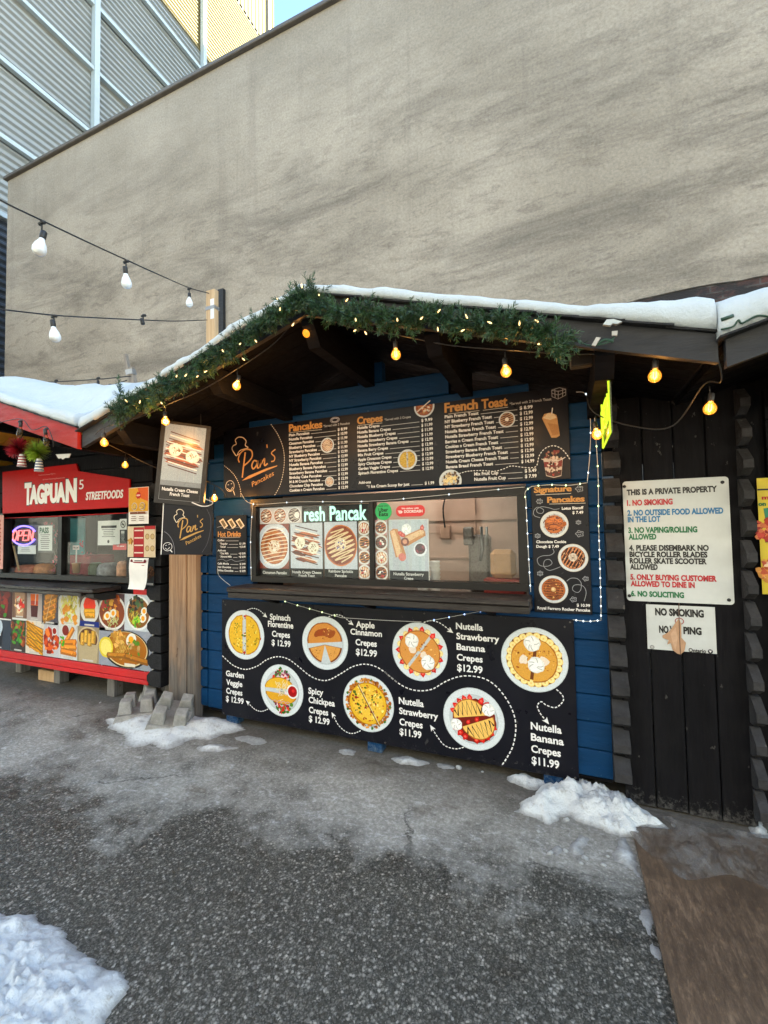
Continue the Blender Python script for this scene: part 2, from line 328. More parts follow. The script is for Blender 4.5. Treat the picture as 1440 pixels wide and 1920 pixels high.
def m_timber(name, c0, c1, c2, grey=True):
    m, N, L, P = newmat(name)
    a = tex_noise(N, L, worldco(N, L, (14, 14, .7)), 2.2, 10, .68, .5); k = tex_noise(N, L, worldco(N, L, (5, 5, 1.2)), 2.0, 6, .6)
    c = ramp(N, L, a.outputs[0], [(.28, c0), (.5, c1), (.72, c2)]).outputs[0]
    if grey:   # weathered towards the foot, where the rain splashes
        s = N.new('ShaderNodeSeparateXYZ'); L.new(worldco(N, L), s.inputs[0])
        mr = N.new('ShaderNodeMapRange'); mr.inputs['From Min'].default_value = 1.05; mr.inputs['From Max'].default_value = .35
        L.new(mathn(N, L, 'ADD', s.outputs[2], mathn(N, L, 'MULTIPLY', mathn(N, L, 'SUBTRACT', k.outputs[0], .5), 1.3)), mr.inputs['Value'])
        g = ramp(N, L, a.outputs[0], [(.3, (.055, .045, .038)), (.7, (.16, .14, .125))]).outputs[0]
        c = mixc(N, L, mr.outputs[0], c, g)
    v = tex_noise(N, L, worldco(N, L, (3, 3, 2.2)), 3.0, 3, .5)
    c = mixc(N, L, ramp(N, L, v.outputs[0], [(.70, 0.0), (.74, .8)]).outputs[0], c, (.08, .035, .015))
    L.new(c, P.inputs['Base Color']); P.inputs['Roughness'].default_value = .75
    L.new(bump(N, L, a.outputs[0], .4, .01), P.inputs['Normal']); return m
M['timber'] = m_timber('raw_pine_timber', (.17, .085, .045), (.36, .215, .12), (.48, .32, .19))
M['oldtimber'] = m_timber('old_grey_timber', (.13, .11, .09), (.24, .20, .16), (.34, .30, .25), False)
M['newpine'] = m_timber('fresh_pine_stud', (.36, .22, .10), (.52, .35, .19), (.60, .44, .27), False)
M['greypost'] = m_timber('icy_grey_timber', (.07, .068, .065), (.15, .145, .14), (.27, .265, .26), False)
M['kraft'] = simple('brown_cardboard', lin(176, 136, 98), .8, var=.15, bstr=.1)
M['flowerred'] = simple('red_tinsel', (.42, .012, .03), .6, var=.5, vscale=60, bstr=0)
M['flowergreen'] = simple('lime_tinsel', (.34, .50, .05), .6, var=.5, vscale=60, bstr=0)

# ------------------------------------------------------------------ object helpers
def wloc(o):
    v = Vector((0, 0, 0))
    while o: v = v + o.location; o = o.parent
    return v
def tag(o, label=None, cat=None, group=None, kind=None):
    if label: o['label'] = label
    if cat: o['category'] = cat
    if group: o['group'] = group
    if kind: o['kind'] = kind
    return o
def thing(name, label, cat, loc=(0, 0, 0), group=None, kind=None):
    o = bpy.data.objects.new(name, None); COL.objects.link(o); o.location = loc; o.empty_display_size = .1
    return tag(o, label, cat, group, kind)
class MB:
    def __init__(s): s.v = []; s.f = []; s.sm = []; s.c = None
    def add(s, vs, fs, smooth=False, col=None):
        b = len(s.v); s.v += [tuple(v) for v in vs]
        for f in fs: s.f.append(tuple(i+b for i in f)); s.sm.append(smooth)
        if col is not None:
            if s.c is None: s.c = []
            s.c += [col]*len(fs)
        return s
    def box(s, x0, x1, y0, y1, z0, z1, bev=0.0, fn=None):
        if not bev:
            vs = [(x, y, z) for x in (x0, x1) for y in (y0, y1) for z in (z0, z1)]
            fs = [(0, 1, 3, 2), (4, 6, 7, 5), (0, 4, 5, 1), (2, 3, 7, 6), (0, 2, 6, 4), (1, 5, 7, 3)]
        else:
            bm = bmesh.new(); bmesh.ops.create_cube(bm, size=1)
            for v in bm.verts: v.co = Vector(((x0+x1)/2+v.co.x*(x1-x0), (y0+y1)/2+v.co.y*(y1-y0), (z0+z1)/2+v.co.z*(z1-z0)))
            bmesh.ops.bevel(bm, geom=bm.edges[:], offset=bev, segments=1, profile=.5, affect='EDGES')
            vs = [v.co.copy() for v in bm.verts]; bm.verts.index_update(); fs = [tuple(v.index for v in f.verts) for f in bm.faces]; bm.free()
        if fn: vs = [fn(Vector(v)) for v in vs]
        return s.add(vs, fs)
    def prism(s, pts, d0, d1, axis='y', cap=True):
        n = len(pts)
        put = {'y': lambda a, b, d: (a, d, b), 'x': lambda a, b, d: (d, a, b), 'z': lambda a, b, d: (a, b, d)}[axis]
        vs = [put(a, b, d0) for a, b in pts]+[put(a, b, d1) for a, b in pts]
        fs = [(i, (i+1) % n, n+(i+1) % n, n+i) for i in range(n)]
        if cap: fs += [tuple(range(n-1, -1, -1)), tuple(range(n, 2*n))]
        return s.add(vs, fs)
    def tube(s, pts, r, seg=6, cap=True, smooth=True):
        pts = [Vector(p) for p in pts]; n = len(pts); vs = []; fs = []
        rr = r if isinstance(r, (list, tuple)) else [r]*n
        for i, p in enumerate(pts):
            t = (pts[min(i+1, n-1)]-pts[max(i-1, 0)]).normalized()
            a = t.cross(Vector((0, 0, 1)));
            if a.length < .05: a = t.cross(Vector((0, 1, 0)))
            a.normalize(); b = t.cross(a)
            for k in range(seg):
                an = 2*math.pi*k/seg; vs.append(p+a*(math.cos(an)*rr[i])+b*(math.sin(an)*rr[i]))
        for i in range(n-1):
            for k in range(seg): fs.append((i*seg+k, i*seg+(k+1) % seg, (i+1)*seg+(k+1) % seg, (i+1)*seg+k))
        if cap: fs += [tuple(range(seg-1, -1, -1)), tuple(range((n-1)*seg, n*seg))]
        return s.add(vs, fs, smooth)
    def lathe(s, prof, c=(0, 0, 0), seg=14, smooth=True):
        c = Vector(c); vs = []; fs = []
        for (r, z) in prof:
            for k in range(seg):
                an = 2*math.pi*k/seg; vs.append(c+Vector((r*math.cos(an), r*math.sin(an), z)))
        for i in range(len(prof)-1):
            for k in range(seg): fs.append((i*seg+k, i*seg+(k+1) % seg, (i+1)*seg+(k+1) % seg, (i+1)*seg+k))
        fs += [tuple(range(seg-1, -1, -1)), tuple(range((len(prof)-1)*seg, len(prof)*seg))]
        return s.add(vs, fs, smooth)
    def build(s, name, mat, parent=None, local=False):
        o0 = wloc(parent) if (parent and not local) else Vector((0, 0, 0))
        me = bpy.data.meshes.new(name); me.from_pydata([tuple(Vector(v)-o0) for v in s.v], [], s.f); me.validate(verbose=False) if False else None
        me.polygons.foreach_set('use_smooth', s.sm)
        if s.c is not None:
            at_ = me.color_attributes.new('Col', 'FLOAT_COLOR', 'CORNER'); buf = []
            for f, c in zip(s.f, s.c): buf += [c[0], c[1], c[2], 1.0]*len(f)
            at_.data.foreach_set('color', buf)
        bm = bmesh.new(); bm.from_mesh(me)
        if s.c is None: bmesh.ops.recalc_face_normals(bm, faces=bm.faces[:])
        bm.to_mesh(me); bm.free(); me.update()
        me.materials.append(mat); o = bpy.data.objects.new(name, me); COL.objects.link(o); o.parent = parent
        return o
def dup(o, parent, loc=None, rot=None):
    c = o.copy(); COL.objects.link(c); c.parent = parent
    if loc is not None: c.location = loc
    if rot is not None: c.rotation_euler = rot
    return c
def smooth_path(pts, n=6):
    pts = [Vector(p) for p in pts]; out = []
    for i in range(len(pts)-1):
        p0 = pts[max(i-1, 0)]; p1 = pts[i]; p2 = pts[i+1]; p3 = pts[min(i+2, len(pts)-1)]
        for k in range(n):
            t = k/n
            out.append(.5*((2*p1)+(p2-p0)*t+(2*p0-5*p1+4*p2-p3)*t*t+(3*p1-p0-3*p2+p3)*t*t*t))
    return out+[pts[-1]]

# ------------------------------------------------------------------ lettering: glyph outlines of the built-in font
CHARS = "ABCDEFGHIJKLMNOPQRSTUVWXYZabcdefghijklmnopqrstuvwxyz0123456789$.*+/-,'&"
GLY = {}
def load_glyphs(style, offset):
    tmp = []
    for ch in CHARS:
        for body in (ch, ch+ch):
            cu = bpy.data.curves.new('g', 'FONT'); cu.body = body; cu.offset = offset; cu.resolution_u = 3; cu.size = 1
            o = bpy.data.objects.new('g', cu); COL.objects.link(o); tmp.append((ch, o))
    dg = bpy.context.evaluated_depsgraph_get(); dg.update()
    w = {}
    for ch, o in tmp:
        me = o.evaluated_get(dg).to_mesh()
        vs = [(v.co.x, v.co.y) for v in me.vertices]; fs = [tuple(p.vertices) for p in me.polygons]
        xs = [v[0] for v in vs]
        if ch not in w: w[ch] = (vs, fs, min(xs), max(xs))
        else:
            a = w[ch]; GLY[style, ch] = (a[0], a[1], max(xs)-a[3], a[2], a[3])
        o.evaluated_get(dg).to_mesh_clear()
    for ch, o in tmp:
        cu = o.data; bpy.data.objects.remove(o); bpy.data.curves.remove(cu)
load_glyphs('bold', .028); load_glyphs('reg', .004); load_glyphs('heavy', .05)
CAPH = max(v[1] for v in GLY['reg', 'H'][0])

class Print:
    """flat graphics on the face of a sign: u to the right, v up, each shape a hair above the one before"""
    def __init__(s, origin, ur=Vector((1, 0, 0)), up=Vector((0, 0, 1)), uvmap=None):
        s.o = Vector(origin); s.u = ur.normalized(); s.w = up.normalized(); s.n = s.u.cross(s.w); s.m = MB(); s.m.c = []; s.lift = .0006; s.clip = None
        s.uv = uvmap
    sat = 0
    def P(s, u, v): return s.o+s.u*u+s.w*v+s.n*s.lift
    def poly(s, pts, col):
        if s.clip:
            x0, x1, z0, z1 = s.clip; pts = [(min(max(a, x0), x1), min(max(b, z0), z1)) for a, b in pts]
        if s.sat: g_ = sum(col)/3; col = tuple(max(0, min(255, 118+(g_+(x-g_)*(1+s.sat)-118)*1.12)) for x in col)
        s.lift += 1.6e-5
        ar = sum(pts[i][0]*pts[(i+1) % len(pts)][1]-pts[(i+1) % len(pts)][0]*pts[i][1] for i in range(len(pts)))
        if ar < 0: pts = pts[::-1]
        s.m.add([s.P(a, b) for a, b in pts], [tuple(range(len(pts)))], False, lin(col))
    def rect(s, x0, x1, z0, z1, col): s.poly([(x0, z0), (x1, z0), (x1, z1), (x0, z1)], col)
    def rrect(s, x0, x1, z0, z1, r, col, seg=5):
        p = []
        for cx, cz, a0 in ((x1-r, z1-r, 0), (x0+r, z1-r, 90), (x0+r, z0+r, 180), (x1-r, z0+r, 270)):
            for k in range(seg+1): a = rad(a0+90*k/seg); p.append((cx+r*math.cos(a), cz+r*math.sin(a)))
        s.poly(p, col)
    def disc(s, u, v, r, col, seg=28, jit=0, ry=None, rot=0, a0=0, a1=360):
        p = []; ry = ry or r; full = (a1-a0) >= 360
        for k in range(seg if full else seg+1):
            a = rad(a0+(a1-a0)*k/seg); q = 1+random.uniform(-jit, jit)
            x, z = r*q*math.cos(a), ry*q*math.sin(a)
            p.append((u+x*math.cos(rot)-z*math.sin(rot), v+x*math.sin(rot)+z*math.cos(rot)))
        s.poly(p, col)
    def blob(s, u, v, r, col): s.disc(u, v, r, col, 7, .35, r*random.uniform(.5, 1), random.uniform(0, 6.3))
    def line(s, pts, w, col, dash=None, smooth=True, closed=False):
        P = [Vector((a, b, 0)) for a, b in pts]
        if closed: P.append(P[0].copy())
        if smooth and len(P) > 2: P = smooth_path(P, 7)
        segs = []
        if dash:
            on, off = dash; acc = 0; cur = []; state = True
            for i in range(len(P)-1):
                a, b = P[i], P[i+1]; L_ = (b-a).length; pos = 0
                while pos < L_-1e-9:
                    st = min((on if state else off)-acc, L_-pos)
                    if state:
                        if not cur: cur = [a.lerp(b, pos/L_)]
                        cur.append(a.lerp(b, (pos+st)/L_))
                    pos += st; acc += st
                    if acc >= (on if state else off)-1e-9:
                        if state and cur: segs.append(cur)
                        cur = []; state = not state; acc = 0
            if cur: segs.append(cur)
        else: segs = [P]
        s.lift += 1.6e-5
        for sg in segs:
            if len(sg) < 2: continue
            ve = []; n = len(sg)
            for i, p in enumerate(sg):
                t = sg[min(i+1, n-1)]-sg[max(i-1, 0)]
                if t.length < 1e-9: t = Vector((1, 0, 0))
                t.normalize(); q = Vector((-t.y, t.x, 0))*(w/2)
                ve.append((p.x+q.x, p.y+q.y)); ve.append((p.x-q.x, p.y-q.y))
            s.m.add([s.P(a, b) for a, b in ve], [(2*i, 2*i+1, 2*i+3, 2*i+2) for i in range(n-1)], False, lin(col))
    def text(s, txt, u0, v, u1, h, col, style='bold', shear=0.0, rot=0.0, thick=0.0):
        adv = 0; its = []
        for ch in txt:
            if ch == ' ': adv += .30; continue
            g = GLY.get((style, ch))
            if not g: adv += .3; continue
            its.append((adv, g)); adv += g[2]
        if not its: return
        x0 = its[0][0]+its[0][1][3]; x1 = its[-1][0]+its[-1][1][4]
        sx = (u1-u0)/(x1-x0); sy = h/CAPH; ca, sa = math.cos(rot), math.sin(rot)
        for dx in ((0,) if not thick else (-thick/2, thick/2)):
            s.lift += 4e-5
            for a, g in its:
                ps = []
                for (x, y) in g[0]:
                    X = (a+x-x0)*sx+shear*y*sy+dx; Y = y*sy
                    ps.append(s.P(u0+X*ca-Y*sa, v+X*sa+Y*ca))
                s.m.add(ps, g[1], False, lin(col))
    def build(s, name, mat, parent, label=None):
        o = s.m.build(name, mat, parent)
        if label: o['label'] = label
        return o

VP = (-1285.0, 1025.0)
class Face(Print):
    """printing on the row's front plane: positions read off the survey photo crop, laid out in metres on the sign"""
    def __init__(s, y, org=(0, 0), sc=1.0):
        super().__init__((0, y, 0)); s.y = y; s.org = org; s.sc = sc
    def crop(s, org, sc): s.org = org; s.sc = sc; return s
    def q(s, x, y):
        p = at(s.org[0]+x/s.sc, s.org[1]+y/s.sc, s.y); return (p.x, p.z)
    def len(s, x, y, d): return abs(s.q(x, y)[1]-s.q(x, y+d)[1])
    def T(s, txt, x0, y0, x1, h, col, style='bold', **k):
        X0, Y0 = s.org[0]+x0/s.sc, s.org[1]+y0/s.sc; X1 = s.org[0]+x1/s.sc
        Y1 = VP[1]+(Y0-VP[1])*(X1-VP[0])/(X0-VP[0])
        a = at(X0, Y0, s.y); b = at(X1, Y1, s.y)
        s.text(txt, a.x, a.z, b.x, s.len(x0, y0, h), col, style, **k)
    def L(s, pts, w, col, dash=None, **k):
        s.line([s.q(*p) for p in pts], w, col, dash, **k)
    def box_uv(s, x0, y0, x1, y1):
        a = s.q(x0, y0); b = s.q(x1, y1); return a[0], b[0], b[1], a[1]   # u0,u1,v0,v1

# ================================================================== SETTING
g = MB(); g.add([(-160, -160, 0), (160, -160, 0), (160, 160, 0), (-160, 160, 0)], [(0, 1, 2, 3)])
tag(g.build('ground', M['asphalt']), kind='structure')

# ---- grey rendered building behind the huts
GY = 5.5
GX0, GTOP = at(15, 340, GY).x, at(15, 340, GY).z
GTOP = .5*(GTOP+at(640, 0, GY).z)
t = thing('rendered_building', 'tall windowless building side of stained grey render behind the huts', 'building', (0, GY, 0))
m = MB(); m.box(GX0, 34, GY, GY+9, 0, GTOP); m.build('wall', M['stucco'], t)
m = MB(); m.box(GX0-.05, 34.05, GY-.07, GY+9.05, GTOP+.002, GTOP+.07, .01); m.build('coping', simple('brown_metal_coping', (.10, .085, .07), .5, var=.2, bstr=.05), t)
# strip where the render fell off above the right hut
pl = [(1155, 577), (1172, 570), (1200, 562), (1228, 556), (1262, 548), (1300, 540), (1340, 533), (1390, 527), (1415, 521), (1475, 512), (1475, 640), (1150, 640)]
p3 = [at(x, y, GY-.004) for x, y in pl]
m = MB(); m.prism([(p.x, p.z) for p in p3], GY-.004, GY-.0015, 'y'); m.build('exposed_brick', M['brick'], t)
m = MB(); lip = [(at(x, y, GY).x, at(x, y, GY).z) for x, y in pl[:10]]
lip2 = [(a+random.uniform(-.02, .02), b+random.uniform(.03, .075)) for a, b in lip][::-1]
m.prism(lip+lip2, GY-.022, GY-.002, 'y'); m.build('broken_render_edge', M['stucco'], t)
a = at(418, 545, GY); b = at(418, 660, GY)
m = MB(); m.box(a.x-.055, a.x+.055, GY-.06, GY-.002, b.z-1.5, a.z)
for k in range(26): m.box(a.x-.06, a.x+.06, GY-.066, GY-.0605, a.z-.02-k*.05-.02, a.z-.02-k*.05)
tag(m.build('cable_tray', M['black']), 'dark perforated metal strip fixed upright on the grey render wall', 'cable tray')

# ---- corrugated steel building
BX = -12.5
t = thing('steel_building', 'high building clad in pale corrugated steel with silver rails beyond the grey wall', 'building', (BX, 16, 0))
def corrug(z0, z1, y0, y1, pitch, depth, horiz=True):
    m = MB(); vs = []; fs = []
    n = int((z1-z0 if horiz else y1-y0)/pitch*4)
    pr = [0, 0, depth, depth]
    for k in range(n+1):
        q = (z0 if horiz else y0)+k*pitch/4; d = pr[k % 4]*1.0
        if horiz: vs += [(BX+d, y0, q), (BX+d, y1, q)]
        else: vs += [(BX+d, q, z0), (BX+d, q, z1)]
    for k in range(n): fs.append((2*k, 2*k+1, 2*k+3, 2*k+2))
    m.add(vs, fs); return m
ZB, ZT = 9.3, 20.05
ZC = 24.6
corrug(ZB, ZT, 1.0, 30, .19, .06).build('grey_cladding', M['clad'], t)
corrug(0.0, ZB-.05, 1.0, 30, .19, .06).build('slate_cladding', M['cladlow'], t)
corrug(ZT+.002, ZC, 1.0, 16.4, .16, .05).build('sun_tinted_cladding', M['cream'], t)  # upper steel, its sunlit look tinted into the material
corrug(ZC+.05, 37, 1.0, 16.4, .25, .05, False).build('upper_cladding', M['cream'], t)
m = MB(); m.box(BX-10, BX-.02, 1.0, 16.9, 0, 36.9); m.box(BX-10, BX-.02, 16.91, 29.9, 0, 24); m.build('wall', M['clad'], t)
for z in (9.3, 11.24, 13.16, 15.15, 17.15, 19.22):
    m = MB(); m.box(BX+.07, BX+.20, 1.0, 30, z-.055, z+.055); m.build('rail', M['galv'], t)
for y in (4.05, 8.2, 12.35):
    m = MB(); m.box(BX+.07, BX+.24, y-.075, y+.075, 9.0, 26); m.build('post', M['galv'], t)
a = at(1, 1, 1)
m = MB(); m.box(BX+.06, BX+.16, 16.42, 16.58, 22, 37); m.build('downpipe', M['steel'], t)
corrug(20.1, 36.9, 16.6, 17.0, .2, .05, False).build('end_cladding', M['cream'], t)

# ---- unseen pale brick building, added across the lane to bounce sunlight onto the huts
t = thing('bounce_building', 'pale brick building added behind the viewer to bounce sunlight', 'building', (0, -10, 0))
m = MB(); m.box(-34, 30, -18, -10, 0, 12.5); m.build('wall', simple('pale_bounce_brick', (.50, .46, .41), .9, var=.12, vscale=2, bstr=.3), t)
m = MB(); m.box(-34.1, 30.1, -18.1, -9.9, 12.502, 12.9); m.build('coping', M['galv'], t)
fw = None
for k in range(14):
    for z in (1.2, 5.0, 8.6):
        if fw is None: mb = MB(); mb.box(-.8, .8, .002, .06, 0, 1.9); mb.box(-.70, .70, .061, .07, .1, 1.8); fw = mb.build('window', M['frame'], t, True); o = fw
        else: o = dup(fw, t)
        o.location = (-30+4.4*k, 0, z)

# ---- taller block further back, whose shadow lies on the lower part of the steel cladding
t = thing('tower_block', 'tall plain concrete block standing behind the grey rendered building', 'building', (8, 22, 0))
m = MB(); m.box(0, 18, 14.62, 34, 0, 26.6); m.build('wall', M['concrete'], t)
m = MB(); m.box(-.06, 18.06, 14.56, 34.06, 26.602, 26.75); m.build('coping', M['galv'], t)

# ================================================================== HUTS
def slope_pts(xc, xe, zr, ze):            # ridge and eave of one roof slope
    return (xc, zr), (xe, ze)
def roof_parts(t, xc, half, zr, ze, y0, y1, mat_deck, mat_fascia, fh=.13, seed=1):
    rnd = random.Random(seed)
    for sgn in (-1, 1):
        xe = xc+sgn*half; dx = xe-xc; dz = ze-zr
        zf = lambda x: zr+dz*(x-xc)/dx
        # boards of the deck run up the slope
        m = MB(); y = y0+.03
        while y < y1-.01:
            w = min(.14, y1-y)
            m.prism([(xc, zr-.045), (xe, ze-.045), (xe, ze-.012), (xc, zr-.012)], y, y+w-.007, 'y'); y += w
        m.build('roof_deck', mat_deck, t)
        m = MB()
        m.prism([(xc, zr-fh), (xe, ze-fh), (xe, ze-.005), (xc, zr-.005)], y0-.002, y0+.027, 'y')
        m.build('fascia_board', mat_fascia, t)
        # shingles: stepped courses, edge showing over the fascia
        m = MB(); n = 11
        for k in range(n):
            a0, a1 = k/n, min(1.02, (k+1.15)/n); xa, xb = xc+dx*a0, xc+dx*a1
            ov = .025+rnd.uniform(-.012, .012)
            m.prism([(xa, zf(xa)-.004), (xb, zf(xb)+.001), (xb, zf(xb)+.009), (xa, zf(xa)+.004)], y0-ov, y1+.02, 'y')
        m.build('shingles', M['shingle'], t)
def purlin(t, x, ztop, y0, y1, w=.075, h=.17, mat=None):
    m = MB(); m.prism([(y0, ztop), (y0, ztop-h*.45), (y0+.07, ztop-h), (y1, ztop-h), (y1, ztop)], x-w/2, x+w/2, 'x')
    m.build('purlin', mat or M['darkwoodx'], t)
def planks(x0, x1, z0, z1, y0, y1, ph=.157, holes=(), clip=None):
    m = MB(); z = z0
    while z < z1-.005:
        zt = min(z+ph, z1)
        segs = [(x0, x1)]
        if clip:
            lo, hi = clip(zt); segs = [(max(x0, lo), min(x1, hi))]
        for hx0, hx1, hz0, hz1 in holes:
            if z < hz1 and zt > hz0:
                ns = []
                for a, b in segs:
                    if hx1 <= a or hx0 >= b: ns.append((a, b)); continue
                    if a < hx0: ns.append((a, hx0))
                    if b > hx1: ns.append((hx1, b))
                segs = ns
        for a, b in segs:
            if b-a > .01:
                c = .007
                m.prism([(y0+c, z), (y0, z+c), (y0, zt-c-.004), (y0+c, zt-.004), (y1, zt-.004), (y1, z)], a, b, 'x')
        z = zt
    return m

# ---------------------------------------------------------------- the pancake hut
HX0, HX1, HC = -2.80, .20, -1.28
RIDGE, EAVE, HALF, RY0, RY1 = 2.84, 2.275, 1.83, 2.0, 4.95
hut = thing('wooden_food_hut', 'blue wooden food hut with black menu boards and a garland along its gable', 'hut', (HC, WY, 0))
FW = (at(473, 938, WY).x, at(992, 1107, WY).x, 1.155, 1.81)      # window frame outer
gab = lambda z: (HC-(RIDGE-.05-z)*HALF/(RIDGE-EAVE), HC+(RIDGE-.05-z)*HALF/(RIDGE-EAVE))
planks(HX0, HX1, .10, 2.76, WY, WY+.06, holes=[FW], clip=lambda z: gab(z) if z > 2.3 else (HX0, HX1)).build('front_wall', M['blue'], hut)
planks(HX0, HX1, .10, 2.4, 4.7, 4.76).build('back_wall', M['darkwood'], hut)
for x in (HX0, HX1-.05):
    m = MB(); m.box(x+.001, x+.049, WY+.061, 4.70, .10, 2.40); m.build('side_wall', M['darkwood'], hut)
m = MB(); m.box(HX0+.06, HX1-.06, WY+.07, 4.69, .10, .14); m.build('floor_panel', M['darkwood'], hut)
m = MB(); m.box(HX0+.002, HX1-.002, WY+.004, WY+.056, .085, .099); m.build('sill_beam', M['darkwoodx'], hut)
m = MB(); m.box(HX0+.05, HX1-.05, WY+.35, WY+.40, .005, .084); m.build('skirting_board', M['black'], hut)
# log ends: blue on the left corner, dark grey on the right
def log_block(w0, w1, y0, y1, h, axis):
    m = MB(); c = .045
    if axis == 'x': m.prism([(w0, c), (w0, h-c), (w0+.045, h), (w1, h), (w1, 0), (w0+.045, 0)], y0, y1, 'y')
    elif axis == 'X': m.prism([(w1, c), (w1, h-c), (w1-.045, h), (w0, h), (w0, 0), (w1-.045, 0)], y0, y1, 'y')
    else: m.prism([(y0, h*.24), (y0, h*.54), (y0+.075, h), (y1, h), (y1, 0), (y0+.06, 0)], w0, w1, 'x')
    return m
def log_column(t, w0, w1, y0, y1, z0, n, step, axis, mat):
    first = None
    for k in range(n):
        if first is None: first = log_block(w0, w1, y0, y1, step-.018, axis).build('log_end', mat, t, local=False); first.location = (0, 0, z0)
        else: dup(first, t, (random.uniform(-.004, .004), random.uniform(-.005, .005), z0+k*step))
log_column(hut, -2.905, HX0-.002, WY-.01, WY+.10, .115, 14, .157, 'x', M['blue'])
log_column(hut, HX1+.002, HX1+.085, WY-.10, WY+.03, .115, 14, .157, 'y', M['greylog'])
roof_parts(hut, HC, HALF, RIDGE, EAVE, RY0, RY1, M['darkwoodx'], M['fascia'], fh=.115, seed=3)
zroof = lambda x: RIDGE-(RIDGE-EAVE)*abs(x-HC)/HALF
for x in (HC, HC-.70, HC+.70, HX0+.03, HX1-.03):
    purlin(hut, x, zroof(x)-.04-(.02 if x != HC else .03), RY0+.03, WY-.001, h=.19 if x == HC else .15)
m = MB()
for x in (-2.6, at(703, 1400, WY).x, -.1): m.box(x-.05, x+.05, WY+.07, WY+.17, .001, .098)
fb = None
for x in (-2.55, at(703, 1400, WY).x, -.12):
    if fb is None: mb = MB(); mb.box(-.055, .055, 0, .09, .001, .084, .006); fb = mb.build('support_block', M['blue'], hut, local=True); fb.location = (x-HC, -.01, 0)
    else: dup(fb, hut, (x-HC, -.01, 0))
# window frame, glass, shelf
x0, x1, z0, z1 = FW
m = MB(); fy0, fy1 = WY-.02, WY+.075
m.box(x0, x1, fy0, fy1, z1-.06, z1); m.box(x0, x1, fy0, fy1, z0, z0+.045)
m.box(x0, x0+.05, fy0, fy1, z0+.046, z1-.061); m.box(x1-.055, x1, fy0, fy1, z0+.046, z1-.061)
xm = at(697, 1020, WY).x
m.box(xm-.016, xm+.016, fy0+.012, fy1, z0+.046, z1-.061)
wf = m.build('window_frame', M['frame'], hut)
m = MB(); m.box(x0+.051, xm-.017, WY+.02, WY+.024, z0+.047, z1-.062); m.box(xm+.017, x1-.056, WY+.02, WY+.024, z0+.047, z1-.062)
m.build('window_glass', M['glass'], wf)
m = MB(); m.box(x0-.03, x1+.02, 2.585, WY-.022, 1.105, 1.14, .006); m.box(x0-.03, x1+.02, 2.60, WY-.022, 1.06, 1.103, .005); m.build('counter_shelf', M['shelf'], hut)
m = MB()
for x in (-2.1, -1.28, -.45): m.prism([(WY-.002, .99), (WY-.002, 1.058), (2.64, 1.058)], x-.02, x+.02, 'x')
m.build('shelf_bracket', M['darkwood'], hut)
# interior of the kitchen
ky = 3.75
m = MB(); m.box(x0-.35, x1+.30, ky, ky+.02, .15, 2.38)
for x in (-1.25, -.72): m.box(x-.006, x+.006, ky-.012, ky-.001, .2, 2.3)
for z in (1.30, 1.52): m.box(-1.24, -.73, ky-.010, ky-.001, z-.006, z+.006)
m.box(-1.9, x1+.3, ky-.02, ky-.0125, 1.62, 1.66)
m.build('interior_wall', M['inwall'], hut)
m = MB(); m.box(x0+.0, x1, 3.05, 3.62, 1.03, 1.06); m.build('worktop', M['steel'], hut)
t = thing('fill_lamp', 'unseen tube lamp added to brighten the inside of the blue hut', 'lamp', (-1.2, 3.25, 2.2))  # out of sight, added so the kitchen behind the glass is not dark
m = MB(); m.box(-1.7, -.7, 3.22, 3.28, 2.23, 2.26); m.build('lamp_housing', M['white'], t)
m = MB(); m.tube([(-1.68, 3.25, 2.21), (-.72, 3.25, 2.21)], .018, 8); m.build('tube', M['filltube'], t)
# things seen through the serving window
t = thing('paper_cup_stack', 'stacked white paper cups behind the serving window', 'cups', (-.98, 3.2, 1.06))
for dx in (-.045, .055):
    m = MB(); pr = [(.035, 0)]
    for k in range(9): pr += [(.036, .028*k+.002), (.042, .028*k+.022), (.036, .028*k+.026)]
    m.lathe(pr, (-.98+dx, 3.2, 1.06), 12); m.build('cup_column', M['white'], t)
ix, iz = -.28, 1.28
t = thing('bread_packet', 'tan packet standing on a red box in the serving window', 'packet', (-.40, 3.12, 1.06))
m = MB(); m.box(-.54, -.27, 3.06, 3.2, 1.061, 1.20, .004); m.build('red_box', simple('red_carton', lin(150, 52, 44), .6, bstr=0), t)
m = MB(); m.box(-.50, -.33, 3.09, 3.18, 1.201, 1.40, .03); m.build('packet', M['kraft'], t)
t = thing('wall_socket', 'pale wall socket with a hanging cord inside the kitchen', 'socket', (-.98, ky-.02, 1.5))
m = MB(); m.box(-1.02, -.93, ky-.035, ky-.0025, 1.46, 1.58, .006); m.build('socket_plate', simple('dull_plate', lin(186, 150, 128), .4, bstr=0), t)
m = MB(); m.tube(smooth_path([(-.975, ky-.04, 1.56), (-.985, ky-.05, 1.72), (-.96, ky-.045, 1.86), (-.97, ky-.04, 2.0)]), .007, 6); m.build('cord', M['cable'], t)
t = thing('spray_machine', 'grey plastic dispenser on the worktop behind the serving window', 'dispenser', (-.62, 3.45, 1.06))
m = MB(); m.box(-.71, -.55, 3.38, 3.52, 1.061, 1.50, .02); m.box(-.735, -.66, 3.33, 3.379, 1.42, 1.56, .01); m.build('body', simple('smoky_plastic', (.16, .13, .115), .3, bstr=0), t)
m = MB(); m.tube([(-.60, 3.36, 1.56), (-.60, 3.36, 1.38), (-.62, 3.36, 1.3)], .012, 8); m.tube([(-.56, 3.36, 1.56), (-.56, 3.36, 1.42)], .010, 8); m.build('nozzle', M['steel'], t)

